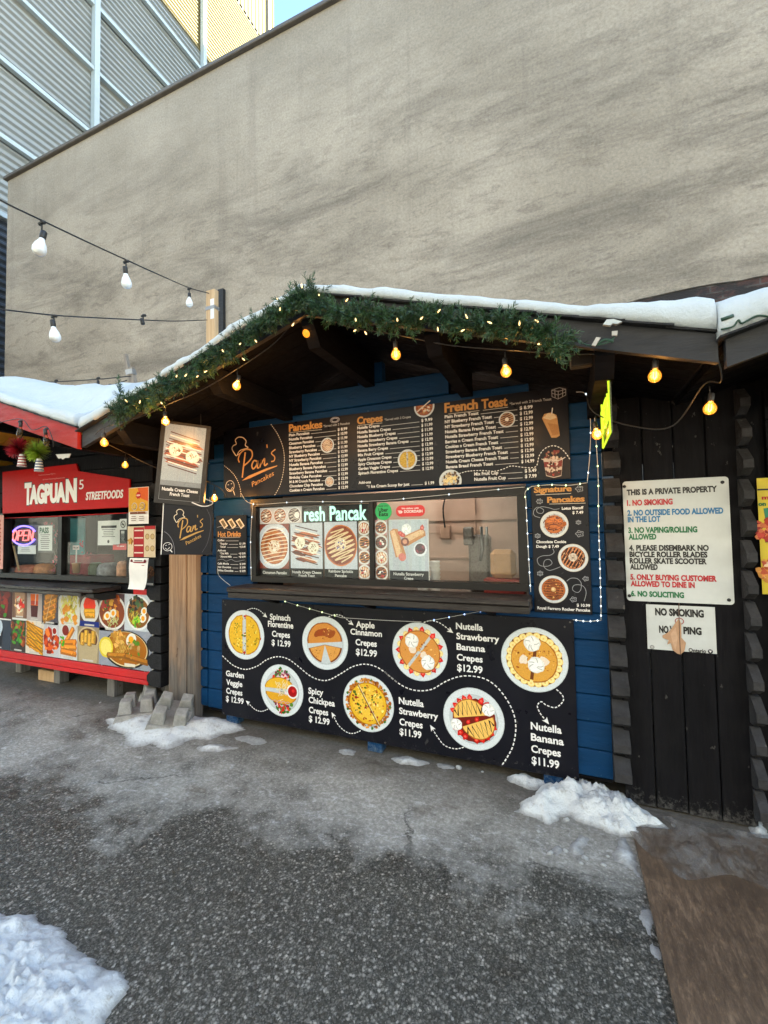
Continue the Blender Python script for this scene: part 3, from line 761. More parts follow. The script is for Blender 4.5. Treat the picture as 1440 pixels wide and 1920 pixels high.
# ---------------------------------------------------------------- the red street food hut
TC, THALF, TR, TE = -4.75, 1.62, 2.82, 2.30
TX0, TX1 = -6.05, -3.46
thut = thing('wooden_food_hut', 'red trimmed food hut with a red name board and food pictures under its counter', 'hut', (TC, WY, 0))
tw = lambda x, y: at(x, y, WY)
TW = (tw(1, 1000).x, tw(246, 1000).x, 1.10, 1.80)
planks(TX0, TX1, .30, 2.72, WY+.002, WY+.06, holes=[TW], clip=lambda z: (TC-(TR-.05-z)*THALF/(TR-TE), TC+(TR-.05-z)*THALF/(TR-TE)) if z > 2.3 else (TX0, TX1)).build('front_wall', M['darkwood'], thut)
m = MB(); m.box(TX0+.05, TX1-.01, WY-.03, WY+.001, .206, .245, .004); m.box(TX0+.05, TX1+.16, WY-.02, WY+.001, .247, .315, .004); m.box(tw(252, 1100).x, TX1-.005, WY-.012, WY+.001, .97, 1.05, .003)
m.build('base_board', M['redpaint'], thut)
m = MB(); m.box(TX1-.02, TX1+.0, WY-.02, WY+.0015, .30, 1.0); m.build('red_trim', M['redpaint'], thut)
for x in (TX0, TX1-.05):
    m = MB(); m.box(x+.001, x+.049, WY+.061, 4.7, .2, 2.36); m.build('side_wall', M['darkwood'], thut)
planks(TX0, TX1, .20, 2.36, 4.7, 4.76).build('back_wall', M['darkwood'], thut)
log_column(thut, TX1+.002, TX1+.17, WY-.05, WY+.08, .215, 12, .150, 'x', M['blacklog'])
roof_parts(thut, TC, THALF, TR, TE, RY0-.02, RY1, M['ochre'], M['redfascia'], fh=.15, seed=9)
for x in (TC, TC-.8, TC+.8, TX1-.04):
    purlin(thut, x, TR-(TR-TE)*abs(x-TC)/THALF-.05, RY0+.01, WY-.001, h=.26 if x == TC else .15)
x0, x1, z0, z1 = TW
m = MB(); xm2 = tw(113.5, 1020).x
m.box(x0, x1, fy0, fy1, z1-.05, z1); m.box(x0, x1, fy0, fy1, z0, z0+.05); m.box(x0, x0+.07, fy0, fy1, z0+.051, z1-.051); m.box(x1-.035, x1, fy0, fy1, z0+.051, z1-.051)
m.box(xm2-.03, xm2+.03, fy0+.01, fy1, z0+.051, z1-.051)
wf = m.build('window_frame', M['frame'], thut)
m = MB(); m.box(x0+.071, xm2-.031, WY+.02, WY+.024, z0+.052, z1-.052); m.box(xm2+.031, x1-.036, WY+.02, WY+.024, z0+.052, z1-.052); m.build('window_glass', M['glass'], wf)
m = MB(); m.box(x0-.1, x1-.10, 2.56, WY-.021, 1.04, 1.075, .006); m.box(x0-.1, x1-.30, 2.59, WY-.021, 1.00, 1.038, .006); m.build('counter_shelf', M['shelf'], thut)
m = MB(); m.prism([(2.62, 1.02), (2.62, .99), (2.69, .955), (WY-.004, .955), (WY-.004, 1.02)], x1-.28, x1-.17, 'x'); m.build('shelf_bracket', M['black'], thut)
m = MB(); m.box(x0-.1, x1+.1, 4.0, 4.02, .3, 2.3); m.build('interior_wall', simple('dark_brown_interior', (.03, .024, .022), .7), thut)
t = thing('fill_lamp', 'unseen tube lamp added to brighten the inside of the red trimmed hut', 'lamp', (-4.7, 3.3, 2.15))  # out of sight, added to bring up what hangs in this window
m = MB(); m.box(-5.2, -4.2, 3.27, 3.33, 2.18, 2.21); m.build('lamp_housing', M['white'], t)
m = MB(); m.tube([(-5.18, 3.3, 2.16), (-4.22, 3.3, 2.16)], .015, 8); m.build('tube', emis('dim_fill_tube', (1, .86, .74), 2.4), t)
fb = None
for k, (px, py) in enumerate(((30, 1262), (102, 1283), (203, 1308))):
    p = gnd(px, py)
    if fb is None: mb = MB(); mb.box(-.05, .05, 0, .10, .001, .205, .006); fb = mb.build('support_post', M['greypost'], thut, local=True)
    else: fb = dup(fb, thut)
    fb.location = (p.x-TC, max(.0, p.y-WY)+.02, 0)
m = MB(); m.box(-.14, .14, .0, .05, .001, .11, .004); o = m.build('timber_offcut', M['newpine'], thut, local=True); p = gnd(85, 1278); o.location = (p.x-TC, .12, 0)

# ---------------------------------------------------------------- dark hut on the right
RC, RHALF, RX0 = 2.40, 1.83, .97
rhut = thing('wooden_food_hut', 'all dark wooden hut with a yellow poster cut off by the picture edge', 'hut', (RC, WY, 0))
planks(RX0, 3.8, .05, 2.72, WY, WY+.06, clip=lambda z: (RC-(2.79-z)*RHALF/.54, RC+(2.79-z)*RHALF/.54) if z > 2.25 else (RX0, 3.8)).build('front_wall', M['darkwood'], rhut)
m = MB(); m.box(RX0+.001, RX0+.05, WY+.061, 4.7, .05, 2.38); m.build('side_wall', M['darkwood'], rhut)
planks(RX0, 3.8, .05, 2.36, 4.7, 4.76).build('back_wall', M['darkwood'], rhut)
log_column(rhut, at(1403, 1100, 2.74).x, at(1423, 1100, 2.74).x, WY-.12, WY+.03, .06, 14, .158, 'y', M['greylog'])
m = MB(); m.box(at(1423, 1100, 2.74).x-.02, RX0-.001, WY+.031, WY+.055, .05, 2.3); m.build('corner_board', M['darkwood'], rhut)
roof_parts(rhut, RC, RHALF, 2.77, 2.245, RY0-.015, RY1, M['darkwoodx'], M['fascia'], fh=.11, seed=5)
for x in (RC, RC-.7, RX0+.05): purlin(rhut, x, 2.77-.525*abs(x-RC)/RHALF-.05, RY0+.02, WY-.001)

# ---------------------------------------------------------------- board gate between the huts
gx = [.255, .405, .553, .70, .852]
t = thing('board_gate', 'black gate of upright boards under the white rule sign', 'gate', (.55, WY-.01, 0))
m = MB()
for a, b in zip(gx[:-1], gx[1:]): m.box(a+.0025, b-.0025, WY-.028+random.uniform(-.002, .002), WY-.004, .012+random.uniform(-.004, .006), 2.28, .004)
m.build('boards', M['darkwood'], t)
m = MB(); m.box(.258, .85, WY-.003, WY+.04, .35, .43); m.box(.258, .85, WY-.003, WY+.04, 1.9, 1.98); m.build('ledge_rail', M['darkwoodx'], t)

# ---------------------------------------------------------------- snow on the roofs
def snow_cover(name, label, xa, xb, zfun, tfun, y0, y1, seed, rise=None):
    m = MB(); nx, ny = 150, 22; vs = []; fs = []
    prof = [(-.006, .0), (-.014, .25), (-.012, .55), (0.0, .82), (.02, .95), (.05, 1.0)]
    rows = []
    for i in range(nx+1):
        x = xa+(xb-xa)*i/nx; th = tfun(x)*(1+.22*noise.noise(Vector((x*4.3, seed, 8)))+.12*noise.noise(Vector((x*13, seed, 1)))); zb = zfun(x)+.007; row = []
        wob = noise.noise(Vector((x*3.1, seed, 0)))*.035+noise.noise(Vector((x*9, seed, 3)))*.016+noise.noise(Vector((x*24, seed, 5)))*.008
        for d, k in prof:
            row.append((x, y0+wob+d*(.6+th*6), zb+th*k*(1+.10*noise.noise(Vector((x*6, k, seed))))))
        for j in range(1, ny+1):
            y = y0+wob+.06+(y1-y0-.06-wob)*(j/ny)**1.8
            if rise: k_ = min(1, (y-y0-.03)/.5); th_ = th+rise(x)*(k_*k_*(3-2*k_))
            else: th_ = th
            row.append((x, y, zb+th_*(1+.25*noise.noise(Vector((x*1.7, y*1.7, seed)))+.08*noise.noise(Vector((x*6, y*6, seed))))*(1+.1*min(1, (y-y0)/.8))))
        row.append((x, y1+.01, zb)); rows.append(row)
    w = len(rows[0])
    for r in rows: vs += r
    for i in range(nx):
        for j in range(w-1): fs.append((i*w+j, i*w+j+1, (i+1)*w+j+1, (i+1)*w+j))
        fs.append((i*w+w-1, i*w, (i+1)*w, (i+1)*w+w-1))
    fs += [tuple(range(w-1, -1, -1)), tuple(range(nx*w, (nx+1)*w))]
    m.add(vs, fs, True)
    return tag(m.build(name, M['snow']), label, 'snow', None, 'thing')
XV = .545; XVL = -3.12
bumpf = lambda x, c, s: math.exp(-((x-c)/s)**2)
zh = lambda x: RIDGE-(RIDGE-EAVE)*abs(x-HC)/HALF
snow_cover('snow_blanket', 'thin rounded snow layer on the roof of the blue hut', HC-HALF+.02, XV-.002, zh,
           lambda x: (.05+.012*min(1, max(0, (x-HC)/.5)) if x > HC else .062)+.08*bumpf(x, XV, .26)+.03*bumpf(x, XVL, .3), RY0-.02, RY1, 2.0)
snow_cover('snow_blanket', 'deep drifted snow sheet on the roof of the red trimmed hut', TC-THALF, XVL-.015, lambda x: TR-(TR-TE)*abs(x-TC)/THALF,
           lambda x: .075+.03*bumpf(x, XVL, .3), RY0-.03, RY1, 7.0, lambda x: .16+.20*bumpf(x, XVL, .55))
snow_cover('snow_blanket', 'snow bank rising on the roof of the dark hut beside the broken render', XV+.002, RC+RHALF, lambda x: 2.77-.525*abs(x-RC)/RHALF,
           lambda x: .045+.13*bumpf(x, XV, .24), RY0-.02, RY1, 11.0)

# ---------------------------------------------------------------- timber posts
t = None
m = MB(); px0, px1 = at(316, 1200, 2.78).x, at(367, 1200, 2.78).x
w = (px1-px0)/3
for k, (dw, dy) in enumerate(((0, 0), (0, -.006), (0, .004))): m.box(px0+k*w+.0015, px0+(k+1)*w-.0015, 2.78+dy, 2.86, .002, 2.25, .004)
tag(m.build('timber_post', M['timber']), 'broad raw timber post with a weathered foot between the red and blue huts', 'post')
p = at(397, 600, 3.3); DP = 3.3/ray(397, 600).y
t = thing('timber_post', 'pale pine stud with taped papers rising behind the blue hut roof', 'post', (p.x, p.y, 0))
top = at(397, 545, 3.3).z
m = MB(); m.box(p.x-.055, p.x+.055, p.y-.02, p.y+.035, .002, top, .003); m.build('stud', M['newpine'], t)
m = MB(); m.box(p.x+.005, p.x+.05, p.y-.024, p.y-.021, top-.30, top-.10); m.build('paper', M['white'], t)
m = MB(); m.box(p.x-.058, p.x+.058, p.y-.025, p.y+.04, top-.20, top-.165); m.build('tape_band', M['steel'], t)
p5 = atd(243, 700, 5.0); tp = atd(230, 660, 5.0)
t = thing('timber_post', 'thin split grey post with tape far behind the red hut roof', 'post', (p5.x, p5.y, 0))
m = MB(); lean = (tp.x-p5.x)/(tp.z-p5.z)
fn = lambda v: Vector((v.x+lean*(v.z-p5.z), v.y, v.z))
m.box(p5.x-.05, p5.x-.012, p5.y, p5.y+.04, .0, tp.z, .002, fn); m.box(p5.x-.010, p5.x+.045, p5.y+.002, p5.y+.045, .0, tp.z-.17, .002, fn); m.build('stud', M['oldtimber'], t)
m = MB(); m.box(p5.x-.056, p5.x+.052, p5.y-.006, p5.y+.05, p5.z-.01, p5.z+.05, 0, fn); m.build('tape_band', M['steel'], t)

# ================================================================== FOOD PICTURES (printed)
CREAM = (238, 238, 232); RR = random.Random
def c_var(c, d=14): k = random.uniform(-d, d); return tuple(max(0, min(255, x+k+random.uniform(-d/3, d/3))) for x in c)
def plate(p, u, v, r, c=(198, 205, 209)):
    p.disc(u, v, r, c, 40); p.disc(u, v, r*.97, tuple(min(255, x+14) for x in c), 40); p.disc(u+r*.01, v-r*.01, r*.80, tuple(x-22 for x in c), 36); p.disc(u, v, r*.775, tuple(x-4 for x in c), 36)
def specks(p, u, v, r, n, cols, size, half=None, rmin=0.0):
    for _ in range(n):
        a = random.uniform(0, 6.283); q = r*math.sqrt(random.uniform(rmin*rmin, 1)); x, z = q*math.cos(a), q*math.sin(a)
        if half and (x*half[0]+z*half[1]) < half[2]: continue
        p.blob(u+x, v+z, size*random.uniform(.5, 1.3), c_var(random.choice(cols)))
def halfdisc(p, u, v, r, ang, gap, col, edge, ry=None, squash=1.0):
    """half of a folded crepe: flat side facing the gap"""
    for k, (rr, cc) in enumerate(((1.0, edge), (.95, col))):
        pts = []
        for i in range(23):
            a = rad(-90+180*i/22); q = rr*(1+random.uniform(-.018, .018)); pts.append((r*q*math.cos(a)*squash+gap, r*q*math.sin(a)))
        ca, sa = math.cos(ang), math.sin(ang); p.poly([(u+x*ca-z*sa, v+x*sa+z*ca) for x, z in pts], cc)
def browning(p, u, v, r, n=46):
    for _ in range(n):
        a = random.uniform(0, 6.283); q = r*random.random()**.6; c = random.choice([(176, 116, 52), (150, 92, 40), (206, 156, 84), (190, 132, 66), (226, 186, 120), (134, 80, 36)])
        p.blob(u+q*math.cos(a), v+q*math.sin(a), r*random.uniform(.03, .11), c_var(c, 12))
def cream_swirl(p, u, v, r):
    p.disc(u, v, r, (226, 227, 224), 18, .07)
    for k in range(6):
        a = k*1.05+random.random(); p.disc(u+.45*r*math.cos(a), v+.45*r*math.sin(a), r*.45, c_var((246, 246, 242), 6), 10, .1)
    for k in range(5):
        a = k*1.3+random.random(); q = [(u+r*f*math.cos(a+f), v+r*f*math.sin(a+f)) for f in (.15, .4, .65, .85)]; p.line(q, r*.10, (190, 192, 190))
    p.disc(u, v+.05*r, r*.3, (252, 252, 250), 10, .1)
def zigzag(p, u, v, r, n, w, col, ang=0.5):
    pts = []
    for k in range(n):
        t = -1+2*(k+.5)/n; hw = math.sqrt(max(0, 1-t*t))*.93; s = 1 if k % 2 else -1
        pts.append((s*hw*r, t*r)); 
    ca, sa = math.cos(ang), math.sin(ang); p.line([(u+x*ca-z*sa, v+x*sa+z*ca) for x, z in pts], w, col)
def banana(p, u, v, r): p.disc(u, v, r, (225, 190, 105), 12, .05); p.disc(u, v, r*.86, (240, 222, 165), 12, .04); p.disc(u, v, r*.3, (222, 196, 130), 8, .2)
def berry(p, u, v, r, a):
    pts = [(u+r*x*math.cos(a)-r*z*math.sin(a), v+r*x*math.sin(a)+r*z*math.cos(a)) for x, z in ((1.2, 0), (.3, .75), (-.7, .6), (-.9, 0), (-.7, -.6), (.3, -.75))]
    p.poly(pts, c_var((188, 38, 34), 16)); p.disc(u, v, r*.4, (224, 110, 96), 8, .2)
def pancake(p, u, v, r, base=(176, 96, 44)):
    p.disc(u, v, r, tuple(x*.72 for x in base), 30, .015); p.disc(u, v, r*.96, base, 30, .01); p.disc(u+r*.05, v+r*.1, r*.75, tuple(min(255, x*1.12) for x in base), 26, .04)
def dish(p, u, v, r, kind):
    plate(p, u, v, r)
    Y, E_ = (214, 176, 66), (168, 118, 34)
    if kind == 'spinach':
        specks(p, u, v, r*.78, 60, [(70, 98, 36), (170, 60, 44), (210, 150, 80)], r*.06, None, .86)
        for a in (0, math.pi): halfdisc(p, u, v, r*.80, a, r*.09, Y, E_, squash=.9)
        specks(p, u, v, r*.72, 120, [(150, 120, 36), (104, 112, 40), (236, 214, 120), (190, 150, 50)], r*.035)
        specks(p, u, v, r*.08, 14, [(190, 70, 50), (90, 110, 50), (230, 220, 200)], r*.04)
    elif kind == 'apple':
        halfdisc(p, u, v, r*.76, rad(97), r*.015, (196, 140, 78), (140, 84, 40))
        for k in range(6): p.disc(u-r*.30+k*r*.12, v+r*.42-abs(k-2.5)*r*.03, r*.20, c_var((150, 84, 46), 10), 14, .05, r*.11, rad(40))
        for a, b in ((200, 258), (290, 350)):
            pts = [(u+r*.01, v-r*.06)]+[(u+r*.76*math.cos(rad(a+(b-a)*k/10)), v+r*.76*math.sin(rad(a+(b-a)*k/10))) for k in range(11)]
            p.poly(pts, (120, 70, 34)); c_ = (u, v-r*.2); p.poly([(c_[0]+(x-c_[0])*.9, c_[1]+(z-c_[1])*.9) for x, z in pts], (206, 156, 92))
        browning(p, u, v+r*.40, r*.30, 30); browning(p, u-r*.35, v-r*.36, r*.22, 26); browning(p, u+r*.36, v-r*.30, r*.20, 22)
    elif kind == 'veggie':
        specks(p, u, v+r*.45, r*.40, 90, [(60, 104, 44), (190, 54, 40), (130, 60, 90), (220, 200, 210), (86, 130, 50)], r*.07)
        specks(p, u+r*.05, v-r*.45, r*.42, 100, [(60, 104, 44), (190, 54, 40), (120, 50, 84), (220, 200, 210), (86, 130, 50)], r*.07)
        halfdisc(p, u-r*.08, v+r*.02, r*.70, rad(92), r*.05, Y, E_, squash=.62); halfdisc(p, u-r*.02, v-r*.10, r*.72, rad(268), r*.02, (206, 160, 58), E_, squash=.55)
        for _ in range(34):
            a = random.uniform(0, 3.14); x, z = u+random.gauss(0, r*.17), v+random.gauss(0, r*.16)
            p.line([(x, z), (x+math.cos(a)*r*.16, z+math.sin(a)*r*.16)], r*.022, c_var((236, 226, 190), 12), smooth=False)
        for k in range(4): p.line([(u-r*.3+k*r*.2+r*.1*math.cos(q), v-r*.5+r*.1*math.sin(q)) for q in (0, .8, 1.6, 2.4, 3.1)], r*.02, (196, 160, 190))
        p.disc(u+r*.52, v+r*.02, r*.27, (228, 230, 230), 20); p.disc(u+r*.52, v+r*.02, r*.21, (150, 24, 30), 18); p.disc(u+r*.55, v+r*.05, r*.07, (200, 60, 60), 9)
    elif kind == 'chickpea':
        specks(p, u, v, r*.86, 190, [(176, 116, 50), (206, 150, 74), (140, 84, 34)], r*.055, None, .84)
        p.disc(u, v, r*.74, E_, 34, .012); p.disc(u, v, r*.71, Y, 34, .01); p.disc(u, v, r*.60, (222, 188, 86), 30, .03)
        specks(p, u, v, r*.64, 110, [(92, 108, 44), (150, 50, 40), (190, 146, 60), (236, 216, 140)], r*.045)
        d = Vector((.52, -.86)); p.line([(u-d.x*r*.74, v-d.y*r*.74), (u+d.x*r*.86, v+d.y*r*.86)], r*.045, (120, 74, 36), smooth=False); p.line([(u-d.x*r*.74+r*.03, v-d.y*r*.74), (u+d.x*r*.80+r*.03, v+d.y*r*.80)], r*.025, (240, 226, 170), smooth=False)
        for k in range(9): a = k*.7; p.blob(u+r*.86*math.cos(a), v+r*.86*math.sin(a), r*.05, (70, 116, 60))
    elif kind in ('sb', 'strawb', 'nb'):
        n = 22
        for k in range(n):
            a = 2*math.pi*k/n; x, z = u+r*.74*math.cos(a), v+r*.74*math.sin(a)
            if kind == 'nb':
                if k == 0: p.disc(u, v, r*.84, (104, 62, 34), 34, .02)
                banana(p, x, z, r*.115)
            elif kind == 'sb': (berry(p, x, z, r*.12, a) if k % 2 else banana(p, x, z, r*.105))
            else:
                if k == 0: p.disc(u+r*.03, v-r*.05, r*.70, (112, 40, 30), 34, .04)
                if k % 11 not in (0, 1, 5): berry(p, u+(x-u)*.9, v+(z-v)*.9, r*.115, a)
        if kind == 'sb':
            for s in (0, math.pi): halfdisc(p, u, v, r*.70, rad(-38)+s, r*.05, (204, 150, 88), (156, 100, 48))
            browning(p, u-r*.2, v+r*.2, r*.42); browning(p, u+r*.2, v-r*.2, r*.42)
            for x, z in ((-.25, .05), (.15, -.1)): p.disc(u+x*r, v+z*r, r*.13, (228, 214, 200), 12, .2)
            cream_swirl(p, u-r*.27, v+r*.36, r*.25); cream_swirl(p, u+r*.30, v-r*.34, r*.25)
        elif kind == 'nb':
            for s in (-1, 1): halfdisc(p, u, v-r*.02, r*.68, rad(0 if s > 0 else 180)+rad(-8), r*.05, (206, 160, 84), (158, 104, 44), squash=.95)
            browning(p, u-r*.32, v, r*.34); browning(p, u+r*.32, v, r*.34)
            for x in (-.32, .30): p.disc(u+x*r, v-.02*r, r*.15, (230, 218, 204), 12, .25)
            cream_swirl(p, u-r*.04, v+r*.50, r*.25); cream_swirl(p, u+r*.06, v-r*.16, r*.25)
        else:
            for ang, dx, dz in ((102, -.10, .06), (-66, .14, -.08)):
                A = rad(ang); halfdisc(p, u+dx*r, v+dz*r, r*.56, A, 0, (226, 190, 116), (170, 112, 54))
                ca, sa = math.cos(A), math.sin(A); zz = []
                for k in range(13):
                    t_ = -.86+1.72*k/12; dep = math.sqrt(1-t_*t_); q = (.10 if k % 2 else .92*dep)*.54*r; zz.append((u+dx*r+q*ca-t_*.54*r*sa, v+dz*r+q*sa+t_*.54*r*ca))
                p.line(zz, r*.060, (40, 18, 15), smooth=False)
            for x, z, q in ((.12, .0, .09), (-.16, -.12, .08)): berry(p, u+x*r, v+z*r, r*q, 1)
            cream_swirl(p, u+r*.50, v+r*.36, r*.21); cream_swirl(p, u-r*.56, v-r*.26, r*.19)
    elif kind == 'biscoff':
        pancake(p, u, v, r*.70, (196, 112, 56)); specks(p, u, v, r*.78, 40, [(110, 48, 26)], r*.045, None, .9)
        for k in range(15): d = random.uniform(-.6, .6)*r; w = math.sqrt(max(0, .42*r*r-d*d)); a = random.uniform(-.2, .2); p.line([(u-w, v+d), (u, v+d+a*r), (u+w, v+d-a*r*.5)], r*.03, c_var((84, 36, 26), 12))
        specks(p, u, v, r*.6, 40, [(96, 40, 40), (210, 130, 70)], r*.05)
        p.disc(u+r*.72, v+r*.0, r*.16, (170, 92, 36), 6, .05, r*.22, -.3)
    elif kind == 'cookie':
        pancake(p, u, v, r*.82, (200, 130, 84)); zigzag(p, u, v, r*.80, 15, r*.085, (66, 36, 26), rad(60))
        specks(p, u, v, r*.7, 46, [(60, 32, 24), (214, 176, 140), (170, 110, 70)], r*.06)
        p.disc(u, v+r*.04, r*.30, (228, 216, 200), 20, .05)
        for k in range(5): p.line([(u-r*.22+k*r*.1, v-r*.16), (u-r*.16+k*r*.1, v+r*.24)], r*.03, (110, 80, 66), smooth=False)
        p.disc(u, v, r*.06, (60, 34, 26), 8)
    elif kind == 'rocher':
        pancake(p, u, v, r*.82, (190, 106, 50)); zigzag(p, u, v, r*.78, 26, r*.04, (62, 28, 18), rad(4)); specks(p, u, v, r*.76, 60, [(226, 176, 100), (96, 48, 26), (150, 84, 40)], r*.05)
        p.disc(u, v, r*.17, (214, 174, 116), 14, .05); p.disc(u-r*.02, v+r*.03, r*.1, (236, 206, 156), 10, .1)
    elif kind == 'drizzle':
        pancake(p, u, v, r*.82, (150, 84, 44)); zigzag(p, u, v, r*.8, 15, r*.09, (232, 214, 190), rad(25)); specks(p, u, v, r*.6, 24, [(90, 44, 26), (220, 190, 150)], r*.07)
    elif kind == 'banana_toast':
        pancake(p, u, v, r*.84, (196, 156, 120)); zigzag(p, u, v, r*.8, 13, r*.10, (84, 44, 30), rad(15)); p.disc(u, v, r*.24, (240, 232, 220), 14, .1)
    elif kind == 'fruitmix':
        specks(p, u, v, r*.8, 80, [(86, 60, 44), (226, 204, 160), (200, 170, 120), (60, 40, 34)], r*.13)
        for _ in range(7): banana(p, u+random.gauss(0, r*.35), v+random.gauss(0, r*.3), r*.16)
    elif kind == 'sliced':
        pancake(p, u, v, r*.84, (160, 90, 50)); specks(p, u, v, r*.75, 50, [(200, 150, 90), (100, 50, 30), (230, 220, 200)], r*.1); p.line([(u-r*.7, v-r*.4), (u+r*.6, v+r*.5)], r*.1, (226, 214, 200), smooth=False)
def photo_pancake(p, u0, u1, v0, v1, kind, table=(190, 196, 204)):
    """rectangular poster photo: plate of pancakes with drizzle"""
    p.clip = (u0, u1, v0, v1); w, h = u1-u0, v1-v0; cu, cv = (u0+u1)/2, (v0+v1)/2; r = min(w, h)
    p.rect(u0, u1, v0, v1, table)
    for k in range(10): a = random.uniform(u0, u1); p.line([(a, v0), (a+random.uniform(-.1, .1)*w, v1)], w*.012, c_var(table, 14), smooth=False)
    if kind == 'cinnamon':
        p.rect(u0, u1, v0, v1, (128, 52, 36)); p.disc(cu, cv, r*.60, (200, 206, 214), 34, .0, r*.66); p.disc(cu, cv, r*.50, (222, 226, 230), 30, 0, r*.56)
        p.disc(cu, cv, r*.46, (150, 80, 40), 30, .01, r*.50)
        for k in range(4): p.disc(cu, cv-.02*r, r*(.43-.09*k), ((186, 110, 56), (150, 78, 38))[k % 2], 26, .01, r*(.46-.09*k))
        for k in range(9): z = cv+r*(-.42+.105*k); hw = math.sqrt(max(.01, .23*r*r-(z-cv)**2)); p.line([(cu-hw, z-.06*r), (cu, z+.02*r), (cu+hw, z+.07*r)], r*.026, (236, 218, 190))
        p.disc(cu, cv, r*.19, (222, 200, 170), 16, .08); specks(p, cu, cv, r*.16, 30, [(160, 100, 60), (244, 232, 214)], r*.03)
    elif kind == 'toast':
        for k in range(20):
            a = random.uniform(0, 6.28); q = r*.34*math.sqrt(random.random()); x, z = cu+q*math.cos(a), cv+q*1.2*math.sin(a)
            d = random.uniform(-.5, .2); L_ = r*.26; n_ = Vector((-math.sin(d), math.cos(d)))*r*.075
            p.poly([(x-L_*math.cos(d), z-L_*math.sin(d)), (x-n_.x, z-n_.y), (x+L_*math.cos(d), z+L_*math.sin(d)), (x+n_.x, z+n_.y)], c_var(random.choice([(150, 70, 34), (176, 96, 50), (110, 50, 28)]), 14))
        for k in range(11):
            z = cv+r*(-.44+.088*k); hw = math.sqrt(max(.01, .20*r*r-(z-cv)**2*.7)); p.line([(cu-hw, z+.10*r), (cu, z+.02*r), (cu+hw, z-.06*r)], r*.028, (236, 222, 206) if k % 2 else (74, 30, 22))
        for dx, dz in ((-.20, .08), (.22, -.06)):
            p.disc(cu+dx*r, cv+dz*r, r*.17, (216, 206, 178), 16, .09)
            for q in range(7): a = q*.9; p.disc(cu+dx*r+r*.10*math.cos(a), cv+dz*r+r*.10*math.sin(a), r*.06, c_var((236, 230, 208), 8), 9, .1)
            specks(p, cu+dx*r, cv+dz*r, r*.10, 14, [(150, 120, 70), (120, 90, 50)], r*.02)
    elif kind == 'sprinkle':
        p.disc(cu, cv, r*.50, (206, 120, 58), 34, .01, r*.56); p.disc(cu, cv, r*.47, (140, 62, 34), 34, .01, r*.53); p.disc(cu, cv-.1*r, r*.4, (124, 50, 30), 30, .02, r*.4)
        zigzag(p, cu, cv, r*.46, 15, r*.034, (232, 206, 160), rad(22)); p.disc(cu, cv+.03*r, r*.17, (228, 208, 172), 16, .08); specks(p, cu, cv+.03*r, r*.14, 34, [(160, 60, 60), (90, 90, 150), (246, 236, 214), (120, 76, 40)], r*.022)
    elif kind == 'roll':
        for k in range(12): p.rect(u0+w*k/12, u0+w*(k+.96)/12, v0, v1, c_var((176, 184, 190), 8))
        def tube_(a, b, wd):
            d = (Vector(b)-Vector(a)).normalized(); n_ = Vector((-d.y, d.x)); A, B = Vector(a), Vector(b)
            p.poly([tuple(A+n_*wd), tuple(A+d*wd*.4), tuple(A-n_*wd), tuple(B-n_*wd*.8), tuple(B+d*wd*.3), tuple(B+n_*wd*.8)], (186, 124, 70)); p.poly([tuple(A+n_*wd*.7), tuple(A-n_*wd*.4), tuple(B-n_*wd*.2), tuple(B+n_*wd*.6)], (224, 184, 140))
            for k in range(6): q = A.lerp(B, random.random()); p.blob(q.x+random.uniform(-.4, .4)*wd, q.y+random.uniform(-.4, .4)*wd, wd*.22, c_var((206, 160, 110), 16))
        X = lambda a: u0+w*a; Z = lambda b: v0+h*b
        tube_((X(.30), Z(.28)), (X(.12), Z(.80)), w*.14); tube_((X(.42), Z(.58)), (X(.90), Z(.76)), w*.13)
        p.disc(X(.41), Z(.57), w*.11, (110, 44, 34), 14, .05); p.disc(X(.41), Z(.57), w*.06, (214, 150, 120), 10, .1); p.disc(X(.33), Z(.27), w*.10, (206, 110, 100), 12, .1)
        cream_swirl(p, X(.46), Z(.82), w*.13)
        for a, b in ((.30, .74), (.36, .70), (.86, .84)): berry(p, X(a), Z(b), w*.07, a*9)
        p.disc(X(.80), Z(.42), w*.17, (226, 228, 232), 20); p.disc(X(.80), Z(.43), w*.13, (70, 24, 44), 18); specks(p, X(.8), Z(.43), w*.1, 16, [(130, 40, 60), (50, 16, 40)], w*.03)
    p.clip = None
def thumbs(p, u0, u1, v0, v1, n):
    for k in range(n):
        a, b = v1-(v1-v0)*(k+1)/n, v1-(v1-v0)*k/n
        p.rect(u0, u1, a, b, c_var((150, 120, 105), 50)); p.clip = (u0, u1, a, b); r = (b-a)*.46; cu, cv = (u0+u1)/2, (a+b)/2
        p.disc(cu, cv, r*1.1, (222, 218, 212), 20); pancake(p, cu, cv, r*.85, random.choice([(170, 96, 50), (110, 60, 40), (196, 130, 76)])); zigzag(p, cu, cv, r*.8, 9, r*.12, random.choice([(60, 30, 24), (236, 220, 200)]), random.uniform(0, 2)); specks(p, cu, cv, r*.5, 8, [(186, 40, 44), (244, 240, 230), (60, 36, 60)], r*.18); p.clip = None

GOLD = (196, 142, 78); PALE = (236, 236, 236)
def board(name, label, u0, u1, v0, v1, y, th=.012, mat=None, cat='menu board', bev=.002):
    m = MB(); m.box(u0, u1, y, y+th, v0, v1, bev)
    o = m.build(name, mat or M['pblack']); return tag(o, label, cat)
SY = WY-.016        # face of the boards on the blue wall

